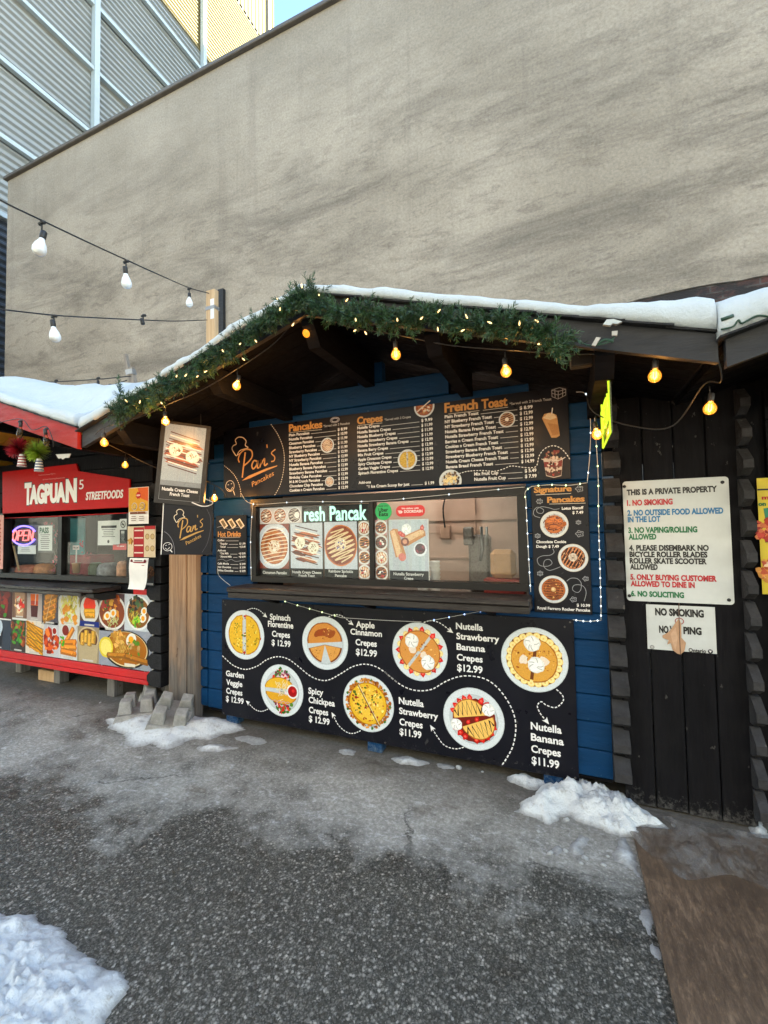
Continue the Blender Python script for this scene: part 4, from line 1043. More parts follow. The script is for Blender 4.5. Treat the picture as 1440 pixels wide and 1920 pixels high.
# ---------------------------------------------------------------- crepe board under the counter
f = Face(SY-.001)
cb = board('menu_board', 'wide black crepe board with eight plates hung under the serving counter', -2.64, .02, .07, 1.0, SY)
C6, C7 = ((400, 1110), 4.0), ((720, 1130), 3.512)
items = [(C6, 233, 320, 185, 'spinach'), (C6, 835, 382, 200, 'apple'), (C6, 512, 738, 195, 'veggie'), (C6, 1160, 835, 213, 'chickpea'),
         (C7, 233, 322, 193, 'sb'), (C7, 987, 375, 213, 'nb'), (C7, 587, 765, 205, 'strawb')]
for cr, x, y, ry, kind in items:
    p = Face(SY-.001, *cr); p.sat = .15; u, v = p.q(x, y); dish(p, u, v, p.len(x, y, ry), kind); p.build('food_picture', M['food'], cb)
for cr, rows in ((C6, [('Spinach', 425, 205, 578, 42), ('Florentine', 410, 258, 600, 42), ('Crepes', 440, 332, 575, 42), ('$ 12.99', 438, 398, 580, 42)]),
                 (C6, [('Apple', 1070, 262, 1210, 44), ('Cinnamon', 1028, 316, 1265, 42), ('Crepes', 1067, 396, 1227, 44), ('$12.99', 1070, 470, 1228, 46)]),
                 (C6, [('Garden', 95, 628, 230, 40), ('Veggie', 97, 694, 218, 40), ('Crepes', 97, 758, 218, 40), ('$ 12.99', 95, 818, 228, 40)]),
                 (C6, [('Spicy', 713, 760, 825, 44), ('Chickpea', 715, 828, 912, 44), ('Crepes', 717, 903, 862, 44), ('$ 12.99', 717, 970, 873, 44)]),
                 (C7, [('Nutella', 474, 172, 652, 40), ('Strawberry', 477, 238, 760, 40), ('Banana', 478, 308, 667, 40), ('Crepes', 480, 377, 650, 40), ('$12.99', 482, 447, 650, 43)]),
                 (C7, [('Nutella', 98, 664, 262, 42), ('Strawberry', 100, 730, 357, 40), ('Crepes', 102, 803, 255, 42), ('$11.99', 103, 868, 247, 42)]),
                 (C7, [('Nutella', 967, 832, 1170, 46), ('Banana', 968, 905, 1185, 46), ('Crepes', 970, 982, 1165, 46), ('$11.99', 973, 1060, 1155, 48)])):
    p = Face(SY-.001, *cr)
    for a in rows: p.T(*a, PALE)
    p.build('caption', M['print'], cb)
p = Face(SY-.001, *C6); DW, DS = .0075, (.018, .011)
w6 = [(68, 478), (150, 550), (240, 580), (330, 555), (400, 508), (480, 485), (560, 502), (640, 560), (720, 625), (800, 660), (870, 658), (960, 610), (1040, 562), (1130, 541), (1220, 560), (1300, 612), (1380, 678)]
w7 = [(0, 452), (80, 520), (160, 565), (240, 580), (320, 568), (400, 522), (480, 490), (560, 482), (660, 500), (740, 552), (810, 640), (855, 735), (868, 830), (850, 940), (810, 1020), (772, 1076)]
c7to6 = lambda q: ((720+q[0]/3.512-400)*4, (1130+q[1]/3.512-1110)*4)
p.L(w6+[c7to6(q) for q in w7], DW, PALE, DS)
for pts in ([(255, 135), (300, 122), (350, 140), (390, 178)], [(865, 185), (910, 170), (970, 182), (1035, 235)], [(410, 878), (360, 895), (310, 878), (258, 828)], [(1105, 1040), (1050, 1060), (1000, 1050), (940, 1000), (898, 922)],
            [c7to6(q) for q in [(262, 130), (310, 118), (370, 135), (438, 186)]], [c7to6(q) for q in [(1135, 570), (1175, 610), (1178, 650), (1130, 690), (1070, 675), (1035, 652), (1010, 680), (1030, 730), (1070, 780)]],
            [c7to6(q) for q in [(525, 952), (470, 962), (400, 940), (350, 880), (316, 824)]]):
    p.L(pts, DW*.85, PALE, (.014, .008))
    a, b = p.q(*pts[-2]), p.q(*pts[-1]); d = (Vector(b)-Vector(a)).normalized(); n_ = Vector((-d.y, d.x)); b = Vector(b)
    p.poly([tuple(b+d*.022), tuple(b-d*.018+n_*.019), tuple(b-d*.008), tuple(b-d*.018-n_*.019)], PALE)
p.build('dashed_line', M['print'], cb)
m = MB()
for u, v in ((-2.62, .985), (0.0, .985), (-.03, .955), (-2.60, .96), (0, .085), (-1.2, .085), (-2.62, .085), (-.9, .985)): m.tube([(u, SY-.004, v), (u, SY+.0, v)], .006, 8)
m.build('screws', M['screw'], cb); bpy.data.objects['screws'].name = 'screw_heads'

# ---------------------------------------------------------------- long menu board above the window
MY = WY-.02
mb_ = board('menu_board', 'long black price board with three food lists above the serving window', -2.615, .032, 1.835, 2.395, MY)
p = Face(MY-.001); C2, C3 = ((400, 700), 4.0), ((740, 700), 3.43)
LOGO = dict(hat=[(170, 618), (142, 572), (148, 545), (172, 530), (166, 500), (190, 479), (225, 484), (246, 510), (240, 540), (262, 556)], brim=[(178, 612), (203, 578), (262, 560)], brim2=[(172, 620), (198, 600)],
            P1=[(240, 592), (228, 690), (217, 782)], P2=[(196, 668), (188, 640), (206, 596), (245, 570), (285, 580), (292, 622), (268, 660), (228, 694)],
            a=[(330, 662), (306, 655), (289, 690), (299, 716), (322, 694), (334, 658), (331, 706), (346, 706)], n=[(350, 706), (362, 645), (358, 680), (384, 640), (384, 690), (408, 676)],
            q=[(402, 533), (404, 560)], s=[(466, 570), (436, 598), (460, 626), (456, 655), (434, 662)])
def logo(p, mp, sc, col=(206, 150, 92), hatcol=(226, 200, 170)):
    for k, w in (('hat', 7), ('brim', 5), ('brim2', 5)): p.line([mp(*q) for q in LOGO[k]], w*sc, hatcol)
    for k, w in (('P1', 13), ('P2', 11), ('a', 12), ('n', 12), ('q', 9), ('s', 9)): p.line([mp(*q) for q in LOGO[k]], w*sc, col)
    A = [mp(*q) for q in ((214, 806), (262, 770), (400, 712), (480, 690), (478, 698), (402, 728), (268, 790))]; p.poly(A, col)
    a, b = mp(292, 852), mp(455, 765); ang = math.atan2(b[1]-a[1], b[0]-a[0]); h = Vector(mp(290, 850))-Vector(mp(290, 806))
    p.text('Pancakes', a[0], a[1], a[0]+math.hypot(b[0]-a[0], b[1]-a[1]), h.length*.82, col, 'reg', shear=.25, rot=ang)
p.crop(*C2); mq = lambda x, y: p.q(x, y); logo(p, mq, p.len(300, 600, 1)); p.build('logo', M['print'], mb_)
p = Face(MY-.001, *C2); DR = (.011, .008)
p.L([(432, 382), (480, 452), (520, 545), (533, 640), (525, 740), (500, 840), (458, 918)], .0055, (226, 214, 196), DR)
c = [p.q(*q) for q in ((82, 692), (140, 742), (180, 800), (203, 870), (208, 934))]; p.line(c, .0055, (226, 214, 196), DR)
cc = p.q(125, 845); R_ = p.len(125, 845, 40)
p.line([(cc[0]+R_*math.cos(k*.4), cc[1]+R_*math.sin(k*.4)) for k in range(17)], .004, (214, 210, 205)); p.L([(150, 880), (162, 915)], .006, (214, 210, 205)); p.L([(105, 862), (128, 878), (145, 852)], .004, (214, 210, 205)); p.L([(108, 838), (118, 834)], .004, (214, 210, 205)); p.L([(132, 830), (142, 826)], .004, (214, 210, 205))
p.crop(*C3)
p.L([(415, 645), (470, 630), (560, 625), (640, 630), (700, 615), (750, 596), (830, 605), (890, 606), (915, 590), (930, 530), (965, 485), (1015, 466), (1065, 480), (1105, 520), (1128, 556)], .005, PALE, DR)
for q in ([(1010, 108), (1060, 92), (1100, 102), (1100, 140), (1050, 166), (1012, 150), (1010, 108)], [(1012, 128), (1052, 140), (1100, 120)], [(1052, 112), (1052, 165)], [(1010, 110), (1052, 116), (1100, 103)], [(1030, 104), (1032, 158)], [(1080, 98), (1080, 150)]): p.L(q, .0035, (170, 170, 176), smooth=False)
p.crop(*C2); cc = p.q(912, 350); R_ = p.len(912, 350, 24)
for rr, ry in ((1.6, .85), (1.0, .5)): p.line([(cc[0]+R_*rr*math.cos(k*.4), cc[1]+R_*ry*math.sin(k*.4)) for k in range(17)], .003, (190, 190, 196))
p.L([(885, 340), (892, 362), (930, 360), (938, 336), (885, 340)], .003, (190, 190, 196))
p.build('dashed_line', M['print'], mb_)
p = Face(MY-.001, *C2)
def head(p, *a): p.T(*a, GOLD, 'bold', thick=.0025)
head(p, 'Pancakes', 568, 437, 817, 52); head(p, 'Crepes', 1080, 382, 1270, 52); p.T('*Served with 2 Pancakes', 826, 405, 1023, 17, (200, 200, 200), 'reg')
p.T('*Served with 2 Crepes', 1284, 357, (740+103/3.43-400)*4, 17, (200, 200, 200), 'reg')
p.crop(*C3); head(p, 'French', 322, 252, 535, 58); head(p, 'Toast', 560, 228, 725, 58); p.T('*Served with 2 French Toast', 740, 205, 1008, 16, (200, 200, 200), 'reg')
p.crop(*C2); p.L([(570, 445), (815, 422)], .003, (206, 200, 190), smooth=False); p.L([(1083, 392), (1268, 372)], .003, (206, 200, 190), smooth=False)
p.crop(*C3); p.L([(345, 262), (545, 240)], .003, (206, 200, 190), smooth=False); p.L([(568, 238), (730, 218)], .003, (206, 200, 190), smooth=False)
p.build('heading', M['print'], mb_)
p = Face(MY-.001)
def plist(p, crop, x0, y0, x1, y1, names, prices, cw, h, ccrop, pxa, pxb):
    n = len(names)
    for k, (nm, pr) in enumerate(zip(names, prices)):
        t_ = k/(n-1) if n > 1 else 0; p.crop(*crop); x = x0+(x1-x0)*t_; y = y0+(y1-y0)*t_
        p.T(nm, x, y, x+cw*len(nm), h, PALE); za = p.q(x, y)[1]; ua = p.q(x+cw*len(nm), y)[0]; hh = p.len(x, y, h)
        p.crop(*ccrop); ub, uc = p.q(pxa, 500)[0], p.q(pxb, 500)[0]
        p.rect(ua+.014, ub-.014, za, za+.0035, (190, 190, 190)); p.text(pr, ub, za, uc, hh, PALE, 'bold')
plist(p, C2, 568, 474, 573, 888, ['Plain Pancakes', 'Nutella Pancakes', 'Cinnamon Pancakes', 'Blueberry Pancakes', 'Strawberry Pancakes', 'NY Blueberry Pancakes', 'NY Strawberry Pancakes', 'Nutella Banana Pancakes', 'Blueberry Banana Pancakes', 'Strawberry Banana Pancakes', 'Birthday Cake Pancakes', 'M & M Crunch Pancakes', 'Chocolate Chip Pancakes', 'Cookies n Cream Pancakes'],
      ['$ 8.99', '$ 10.99', '$ 11.99', '$ 11.99', '$ 11.99']+['$ 12.99']*9, 10.9, 19, C2, 934, 1006)
p.build('price_list', M['print'], mb_); p = Face(MY-.001)
plist(p, C2, 1080, 420, 1089, 760, ['Nutella Crepes', 'Nutella Banana Crepes', 'Nutella Blueberry Crepes', 'Nutella Strawberry Crepes', 'Nutella Strawberry Banana Crepes', 'Banana Berry Crepes', 'Mix Fruit Crepes', 'Apple Cinnamon Crepes', 'Spicy Chickpea Crepes', 'Garden Veggie Crepes', 'Spinach Florentine Crepes'],
      ['$ 9.99', '$ 11.99', '$ 11.99', '$ 11.99']+['$ 12.99']*7, 11.9, 20, C3, 175, 247)
p.crop(*C2); p.T('Add-ons', 1090, 830, 1182, 19, PALE)
plist(p, C2, 1150, 860, 1150, 860, ['*1 Ice Cream Scoop for just'], ['$ 1.99'], 11.9, 20, C3, 190, 250)
p.build('price_list', M['print'], mb_); p = Face(MY-.001)
plist(p, C3, 322, 290, 331, 612, ['Plain French Toast', 'NY Blueberry French Toast', 'NY Strawberry French Toast', 'Nutella Banana French Toast', 'Nutella Strawberry French Toast', 'Berries n Cream French Toast', 'Cookies n Cream French Toast', 'Strawberry Banana French Toast', 'Strawberry Blueberry French Toast', 'Nutella Cream Cheese French Toast', 'Banana Bread French Toast'],
      ['$ 8.99']+['$ 12.99']*9+['$ 14.99'], 12.1, 19, C3, 812, 896)
plist(p, C3, 512, 658, 513, 692, ['Mix Fruit Cup', 'Nutella Fruit Cup'], ['$ 5.49', '$ 7.99'], 11.9, 20, C3, 833, 908)
p.build('price_list', M['print'], mb_)
for cr, x, y, ry, kind in ((C2, 855, 540, 57, 'drizzle'), (C2, 872, 812, 38, 'drizzle'), (C3, 82, 555, 66, 'spinach'), (C3, 190, 215, 68, 'sliced'), (C3, 722, 297, 51, 'banana_toast'), (C3, 358, 693, 74, 'fruitmix')):
    p = Face(MY-.001, *cr); p.lift = .0012; p.clip = (-2.6, .03, 1.838, 2.392); u, v = p.q(x, y); dish(p, u, v, p.len(x, y, ry), kind); p.build('food_picture', M['food'], mb_)
p = Face(MY-.001, *C3); p.lift = .0012
p.poly([p.q(*q) for q in ((948, 290), (962, 262), (1005, 252), (1040, 268), (1045, 285), (1062, 400), (1040, 414), (1008, 414))], (196, 150, 96)); p.poly([p.q(*q) for q in ((952, 288), (985, 256), (1025, 262), (1042, 286), (1000, 300))], (226, 204, 168)); p.poly([p.q(*q) for q in ((985, 320), (1050, 330), (1058, 392), (1015, 400))], (176, 126, 74)); p.L([(1010, 262), (1015, 222)], .006, (230, 230, 230))
p.build('food_picture', M['food'], mb_)
p = Face(MY-.001, *C3); p.lift = .0012
p.poly([p.q(*q) for q in ((955, 548), (1082, 545), (1072, 660), (1025, 672), (975, 660))], (206, 186, 172)); p.poly([p.q(*q) for q in ((960, 570), (1078, 568), (1075, 600), (964, 605))], (130, 40, 34)); p.poly([p.q(*q) for q in ((968, 625), (1074, 620), (1070, 655), (1025, 668), (978, 656))], (78, 44, 34))
u, v = p.q(1020, 545); rr = p.len(1020, 545, 34); specks(p, u, v, rr*1.5, 40, [(70, 40, 32), (150, 110, 90), (120, 40, 34), (220, 200, 180)], rr*.28); p.line([(u-rr*2.1, v), (u-rr, v-rr*.5), (u+rr, v-rr*.5), (u+rr*2.1, v)], .005, (214, 206, 200)); u, v = p.q(1020, 610); specks(p, u, v, rr*1.3, 26, [(180, 60, 50), (226, 206, 190), (90, 46, 36)], rr*.22)
p.build('food_picture', M['food'], mb_)

# ---------------------------------------------------------------- signature board, hot drinks board
sb_ = board('menu_board', 'tall narrow black board with three pancake plates right of the serving window', -.197, .122, 1.035, 1.81, SY)
C9 = ((900, 900), 5.538); p = Face(SY-.001, *C9)
head(p, 'Signature', 562, 132, 950, 56); head(p, 'Pancakes', 700, 236, 1085, 58); p.L([(580, 155), (945, 140)], .003, (206, 200, 190), smooth=False); p.L([(720, 250), (1095, 240)], .003, (206, 200, 190), smooth=False)
for a in (('Lotus Biscoff', 850, 308, 1075, 28), ('$ 7.49', 960, 352, 1073, 28), ('Chocolate Cookie', 585, 655, 895, 27), ('Dough $ 7.49', 585, 703, 820, 27), ('$ 10.99', 1005, 1312, 1143, 28), ('Royal Ferrero Rocher Pancake', 597, 1340, 1143, 28)): p.T(*a, PALE)
p.build('lettering', M['print'], sb_)
p = Face(SY-.001, *C9); G_ = (150, 154, 162)
for q in ([(625, 392), (565, 370), (558, 320), (600, 282), (660, 310), (645, 345), (600, 340), (590, 305), (640, 278), (720, 290), (770, 305), (825, 298)], [(755, 712), (768, 750), (730, 780), (640, 790), (595, 825), (620, 885), (700, 895), (748, 865), (720, 825), (670, 840), (665, 900), (720, 938), (800, 915), (835, 900)], [(900, 1050), (945, 1020), (1010, 1025), (1050, 1070), (1045, 1140), (1010, 1168), (962, 1140), (975, 1095), (1030, 1088), (1080, 1110), (1102, 1170), (1082, 1258)]): p.L(q, .0032, G_)
for (x, y, s) in ((618, 222, 34), (598, 580, 30), (1022, 440, 28), (1035, 558, 44), (625, 970, 32), (1097, 1025, 32), (970, 1240, 36), (1032, 92, 42)):
    k_ = random.choice((5, 6, 7)); p.L([(x+s*(1 if i % 2 else .72)*math.cos(i*6.283/(2*k_)), y+s*.8*(1 if i % 2 else .72)*math.sin(i*6.283/(2*k_))) for i in range(2*k_+1)], .0035, G_); p.L([(x-s*.4, y+s*.1), (x, y+s*.3), (x+s*.4, y)], .003, G_); p.L([(x-s*.5, y-s*.25), (x+s*.5, y-s*.3)], .003, G_)
p.build('doodle_line', M['print'], sb_)
for x, y, ry, kind in ((770, 460, 138, 'biscoff'), (965, 808, 145, 'cookie'), (762, 1135, 143, 'rocher')):
    p = Face(SY-.001, *C9); p.lift = .0014; u, v = p.q(x, y); r = p.len(x, y, ry); p.disc(u, v, r, (230, 212, 190), 36); dish(p, u, v, r*.985, kind); p.build('food_picture', M['food'], sb_)
hb = board('menu_board', 'small black hot drinks list on the blue wall left of the window', -2.70, -2.385, 1.205, 1.69, SY)
C4 = ((390, 910), 4.364); p = Face(SY-.001, *C4)
head(p, 'Hot Drinks', 82, 420, 268, 40); p.L([(100, 428), (262, 425)], .0028, (206, 200, 190), smooth=False)
plist(p, C4, 80, 457, 80, 457, ['Coffee'], [''], 9, 15, C4, 262, 306)
p.T('Add-ons', 80, 540, 146, 15, PALE)
plist(p, C4, 97, 485, 97, 510, ['*Regular', '*Decaf'], ['$ 1.99', '+$ 0.49'], 8, 15, C4, 258, 307)
plist(p, C4, 97, 564, 97, 590, ['*Oat Milk', '*Almond Milk'], ['+$ 0.99', '+$ 0.99'], 8.2, 15, C4, 252, 307)
plist(p, C4, 80, 647, 82, 703, ['Caffe Mocha', 'Hot Chocolate', 'White Chocolate'], ['$ 3.99', '$ 3.99', '$ 3.99'], 8.4, 15, C4, 260, 307)
p.L([(80, 612), (120, 604), (150, 620), (190, 606), (230, 622), (300, 610)], .003, G_); p.L([(75, 345), (120, 335), (170, 360), (220, 345), (300, 340)], .003, G_)
p.build('lettering', M['print'], hb)
for k in range(3):
    p = Face(SY-.001, *C4); x = 126+68*k; p.poly([p.q(*q) for q in ((x-36, 292), (x-2, 270), (x+38, 330), (x+8, 358))], (222, 214, 196)); p.poly([p.q(*q) for q in ((x-22, 296), (x-2, 284), (x+24, 328), (x+6, 344))], (110, 100, 70)); p.build('drink_picture', M['food'], hb)

# ---------------------------------------------------------------- things stuck inside the serving window
PY = WY+.030
def sheet(name, label, cat, u0, u1, v0, v1, y, mat=None, th=.002, group=None):
    m = MB(); m.box(u0, u1, y, y+th, v0, v1); return tag(m.build(name, mat or M['white']), label, cat, group)
p = Face(PY); p.crop(*C4)
spec = [((418, 318, 668, 752), 'cinnamon', [('Cinnamon Pancake', 448, 722, 645, 22)], 'poster of a round cinnamon pancake, first in the serving window'),
        ((672, 308, 943, 754), 'toast', [('Nutella Cream Cheese', 690, 718, 928, 20), ('French Toast', 742, 746, 874, 20)], 'poster of drizzled french toast with two cream dots behind the window'),
        ((948, 298, 1228, 762), 'sprinkle', [('Rainbow Sprinkle', 988, 712, 1187, 22), ('Pancake', 1040, 748, 1135, 22)], 'poster of a zigzag iced pancake beside the window post')]
for bx, kind, txt, lab in spec:
    p = Face(PY, *C4); u0, u1, v0, v1 = p.box_uv(*bx); o = sheet('window_poster', lab, 'poster', u0, u1, v0, v1, PY+.001, M['black'])
    vc = v0+(v1-v0)*.155; photo_pancake(p, u0+.003, u1-.003, vc, v1-.003, kind); p.build('food_picture', M['glowprint'], o)
    p = Face(PY, *C4)
    for a in txt: p.T(*a, PALE)
    p.build('lettering', M['print'], o)
for bx, n, lab in (((1231, 292, 1328, 772), 4, 'strip of four small food photos left of the window post'),):
    p = Face(PY, *C4); u0, u1, v0, v1 = p.box_uv(*bx); o = sheet('photo_strip', lab, 'poster', u0, u1, v0, v1, PY+.001); thumbs(p, u0, u1, v0, v1, n); p.build('food_picture', M['glowprint'], o)
p = Face(PY, *C4); u0, u1, v0, v1 = p.box_uv(418, 186, 765, 312); o = sheet('photo_strip', 'row of three small pancake photos above the cinnamon poster', 'poster', u0, u1, v0, v1, PY+.0035)
p.lift = -.0019
for k in range(3):
    a, b = u0+(u1-u0)*k/3, u0+(u1-u0)*(k+1)/3; p.clip = (a, b, v0, v1); p.rect(a, b, v0, v1, (206, 196, 192)); r = (v1-v0)*.45; cu, cv = (a+b)/2, (v0+v1)/2
    p.disc(cu, cv, r*1.05, (226, 220, 216), 22); pancake(p, cu, cv, r*.92, (176, 100, 56) if k < 2 else (90, 56, 50)); zigzag(p, cu, cv, r*.85, 11, r*.1, (70, 34, 26) if k < 2 else (40, 26, 30), .4); zigzag(p, cu, cv, r*.85, 9, r*.06, (236, 220, 200), .3); p.disc(cu+(.4*r if k == 2 else 0), cv, r*(.4 if k == 2 else .22), (240, 232, 222), 12, .1); p.clip = None
p.build('food_picture', M['glowprint'], o)
p = Face(PY, *C4); u0, u1, v0, v1 = p.box_uv(768, 172, 1328, 302)
ld = sheet('scrolling_sign', 'black led strip sign spelling fresh pancakes in dotted letters behind the window', 'led sign', u0, u1, v0, v1, PY+.004, M['black'], .02)
p.lift = -.0025; p.T('resh Pancak', 786, 292, 1300, 110, (255, 255, 255), 'bold'); p.T('f', 762, 292, 790, 100, (255, 255, 255), 'bold') if False else None
p.build('lettering', M['led'], ld)
C5 = ((690, 900), 3.13)
p = Face(PY, *C5); u0, u1, v0, v1 = p.box_uv(120, 234, 362, 592); o = sheet('window_poster', 'poster of strawberry crepe rolls behind the right window pane', 'poster', u0, u1, v0, v1, PY+.001)
vc = v0+(v1-v0)*.155; photo_pancake(p, u0+.004, u1-.006, vc, v1-.004, 'roll'); p.build('food_picture', M['glowprint'], o)
p = Face(PY, *C5); p.rect(u0+.004, u1-.006, v0+.002, vc, (52, 54, 60)); p.T('Nutella Strawberry', 150, 558, 328, 16, PALE); p.T('Crepe', 212, 584, 266, 16, PALE); p.build('lettering', M['print'], o)
p = Face(PY, *C5); u0, u1, v0, v1 = p.box_uv(38, 236, 117, 590); o = sheet('photo_strip', 'strip of four small food photos right of the window post', 'poster', u0, u1, v0, v1, PY+.001); thumbs(p, u0, u1, v0, v1, 4); p.build('food_picture', M['glowprint'], o)
SK = WY+.0185; p = Face(SK-.003, *C5); u, v = p.q(90, 184); r = p.len(90, 184, 52)
m = MB(); m.tube([(u, SK-.0025, v), (u, SK-.0005, v)], r, 36, smooth=False); o = tag(m.build('round_sticker', simple('green_sticker', lin(38, 178, 96), .4, var=.05, bstr=0)), 'round green delivery sticker at the top of the serving window', 'sticker')
p.lift = .0004; p.T('ORDER WITH', 60, 158, 118, 7, (20, 60, 36)); p.T('Uber', 62, 187, 118, 22, (14, 34, 24)); p.T('Eats', 64, 212, 118, 22, (14, 34, 24)); p.build('lettering', M['print'], o)
p = Face(SK-.003, *C5); u0, u1, v0, v1 = p.box_uv(160, 148, 338, 215)
m = MB(); pr = []
for cx, cz, a0 in ((u1-.04, v1-.04, 0), (u0+.04, v1-.04, 90), (u0+.04, v0+.04, 180), (u1-.04, v0+.04, 270)):
    for k in range(6): a = rad(a0+18*k); pr.append((cx+.036*math.cos(a), cz+.036*math.sin(a)))
m.prism(pr, SK-.0025, SK-.0005, 'y'); o = tag(m.build('delivery_sticker', simple('red_sticker', lin(206, 40, 44), .4, var=.05, bstr=0)), 'red rounded delivery sticker beside the round green one', 'sticker')
p.lift = .0004; p.T('We deliver with', 196, 172, 298, 9, (240, 230, 230)); p.T('DOORDASH', 212, 193, 320, 15, (245, 240, 240)); p.poly([p.q(*q) for q in ((174, 180), (196, 180), (204, 187), (196, 196), (184, 196), (178, 190), (194, 190), (196, 186), (180, 186))], (245, 240, 240)); p.build('lettering', M['print'], o)

# ---------------------------------------------------------------- hanging signs left of the blue hut
def framed(pTL, pTR, pBL):
    u = (pTR-pTL); w = (pBL-pTL); U = u.normalized(); W = -(w-U*w.dot(U)).normalized(); return u.length, w.length, U, W
TL, TR_, BL = at(311, 793.4, 2.30), at(387, 803.5, 2.47), at(301, 935.4, 2.30)
W_, H_, U, Wv = framed(TL, TR_, BL); N_ = U.cross(Wv); O = TL-Wv*H_
def slab(u0, u1, v0, v1, d0, d1, org, U, Wv, N_):
    m = MB(); m.box(u0, u1, d0, d1, v0, v1, 0, lambda v: org+U*v.x+Wv*v.z-N_*v.y); return m
lb = thing('light_box', 'backlit poster box of french toast hanging tilted under the left eave', 'light box', tuple(O))
slab(-.03, W_+.03, -.03, H_+.02, .002, .06, O, U, Wv, N_).build('case', M['black'], lb)
p = Print(O-N_*.0015, U, Wv); photo_pancake(p, 0, W_, H_*.255, H_, 'toast', (150, 158, 160)); p.rect(0, W_, H_*.19, H_*.255, (120, 124, 126)); p.build('food_picture', M['glowprint'], lb)
p = Print(O-N_*.0012, U, Wv); p.text('Nutella Cream Cheese', W_*.06, H_*.118, W_*.94, H_*.042, PALE); p.text('French Toast', W_*.26, H_*.058, W_*.74, H_*.042, PALE)
p.line([(0, 0), (W_, 0), (W_, H_*.19), (0, H_*.19)], .003, (130, 130, 134), smooth=False, closed=True); p.build('lettering', M['print'], lb)
m = MB()
for a in (0.04, W_-.04):
    q = O+U*a+Wv*(H_+.02); m.tube([q, Vector((q.x, q.y, zroof(q.x)-.03))], .003, 5)
m.build('hanger_wire', M['cable'], lb)
TL, TR_, BL = at(307.5, 941, 2.33), at(400, 944, 2.52), at(308.7, 1039.6, 2.33)
W_, H_, U, Wv = framed(TL, TR_, BL); N_ = U.cross(Wv); O2 = TL-Wv*H_
ps = thing('hanging_sign', 'square black sign with a gold handwritten pancake logo above the timber post', 'sign', tuple(O2))
slab(0, W_, 0, H_, .001, .05, O2, U, Wv, N_).build('panel', M['pblack'], ps)
slab(-.006, -.0005, 0, H_, .0, .05, O2, U, Wv, N_).build('edge_strip', M['white'], ps)
p = Print(O2, U, Wv); mp = lambda x, y: (W_*((315+(x-140)*375/340)-185)/610, H_*(1-((1215+(y-478)*435/372)-1130)/640)); sc = W_*(375/340)/610
logo(p, mp, sc, (190, 150, 84), (226, 214, 190)); p.build('logo', M['print'], ps)
p = Print(O2, U, Wv); l2 = lambda X, Y: (W_*(X-185)/610, H_*(1-(Y-1130)/640))
p.line([l2(*q) for q in ((205, 1490), (260, 1530), (310, 1600), (335, 1680), (345, 1765))], .003, (130, 130, 140)); p.line([l2(*q) for q in ((715, 1200), (760, 1290), (775, 1400), (765, 1520), (735, 1640), (680, 1740))], .003, (80, 80, 92))
cc = l2(255, 1675); p.line([(cc[0]+.030*math.cos(k*.4), cc[1]+.030*math.sin(k*.4)) for k in range(17)], .003, PALE); p.line([l2(290, 1715), l2(315, 1740)], .006, PALE); p.line([l2(225, 1690), l2(255, 1708), l2(280, 1680)], .003, PALE); p.line([l2(228, 1662), l2(245, 1656)], .003, PALE); p.line([l2(265, 1650), l2(280, 1644)], .003, PALE)
p.build('doodle_line', M['print'], ps)
m = MB()
for a in (.02, W_-.03):
    q = O2+U*a+Wv*H_-N_*.03; e = O+U*a*.9+N_*-.03; m.tube([q, q+Vector((0, 0, .05))], .004, 5)
m.build('hanger_wire', M['steel'], ps)
q0 = O2+U*W_+Wv*H_
m = MB(); m.tube(smooth_path([at(360, 942, 2.38), at(378, 949, 2.4), at(392, 948, 2.42), at(399, 942, 2.5), at(386, 936, 2.45)]), .004, 6)
tag(m.build('loose_cord', M['white']), 'loose pale cord looped under the light box', 'cord')

# ---------------------------------------------------------------- rule signs on the gate
GYs = WY-.034
p = Face(GYs, (1060, 640), 3.097); u0, u1, v0, v1 = .300, .793, 1.128, 1.80
m = MB(); pr = []; r = .018
for cx, cz, a0 in ((u1-r, v1-r, 0), (u0+r, v1-r, 90), (u0+r, v0+r, 180), (u1-r, v0+r, 270)):
    for k in range(5): a = rad(a0+22.5*k); pr.append((cx+r*math.cos(a), cz+r*math.sin(a)))
m.prism(pr, GYs+.001, GYs+.005, 'y')
o = tag(m.build('rule_sign', simple('white_enamel', (.56, .60, .61), .4, spec=.3, var=.05, bstr=.03)), 'large white metal sign listing coloured lot rules on the gate', 'sign')
BK, RD, BL_, GN = (18, 20, 24), (176, 28, 44), (34, 112, 166), (24, 108, 66)
for c, rows in ((BK, [('THIS IS A PRIVATE PROPERTY', 357, 893, 882, 30)]), (RD, [('1. NO SMOKING', 358, 954, 624, 30)]), (BL_, [('2. NO OUTSIDE FOOD ALLOWED', 361, 1012, 918, 30), ('IN THE LOT', 363, 1050, 553, 30)]),
                (GN, [('3. NO VAPING/ROLLING', 366, 1112, 767, 30), ('ALLOWED', 368, 1150, 529, 30)]), (BK, [('4. PLEASE DISEMBARK NO', 371, 1214, 834, 29), ('BICYCLE ROLLER BLADES', 373, 1251, 826, 29), ('ROLLER SKATE SCOOTER', 374, 1288, 822, 29), ('ALLOWED', 376, 1323, 537, 29)]),
                (RD, [('5. ONLY BUYING CUSTOMER', 378, 1382, 880, 29), ('ALLOWED TO DINE IN', 380, 1420, 752, 29)]), (GN, [('6. NO SOLICITING', 382, 1478, 690, 29)])):
    p = Face(GYs, (1060, 640), 3.097)
    for a in rows: p.T(*a, c, 'heavy')
    p.build('rule_line', M['enamel'], o)
m = MB()
for x, y in ((343, 843), (912, 818), (372, 1477), (950, 1502)):
    u, v = p.q(x, y); m.tube([(u, GYs-.003, v), (u, GYs+.0009, v)], .009, 8)
m.build('screw_heads', M['black'], o)
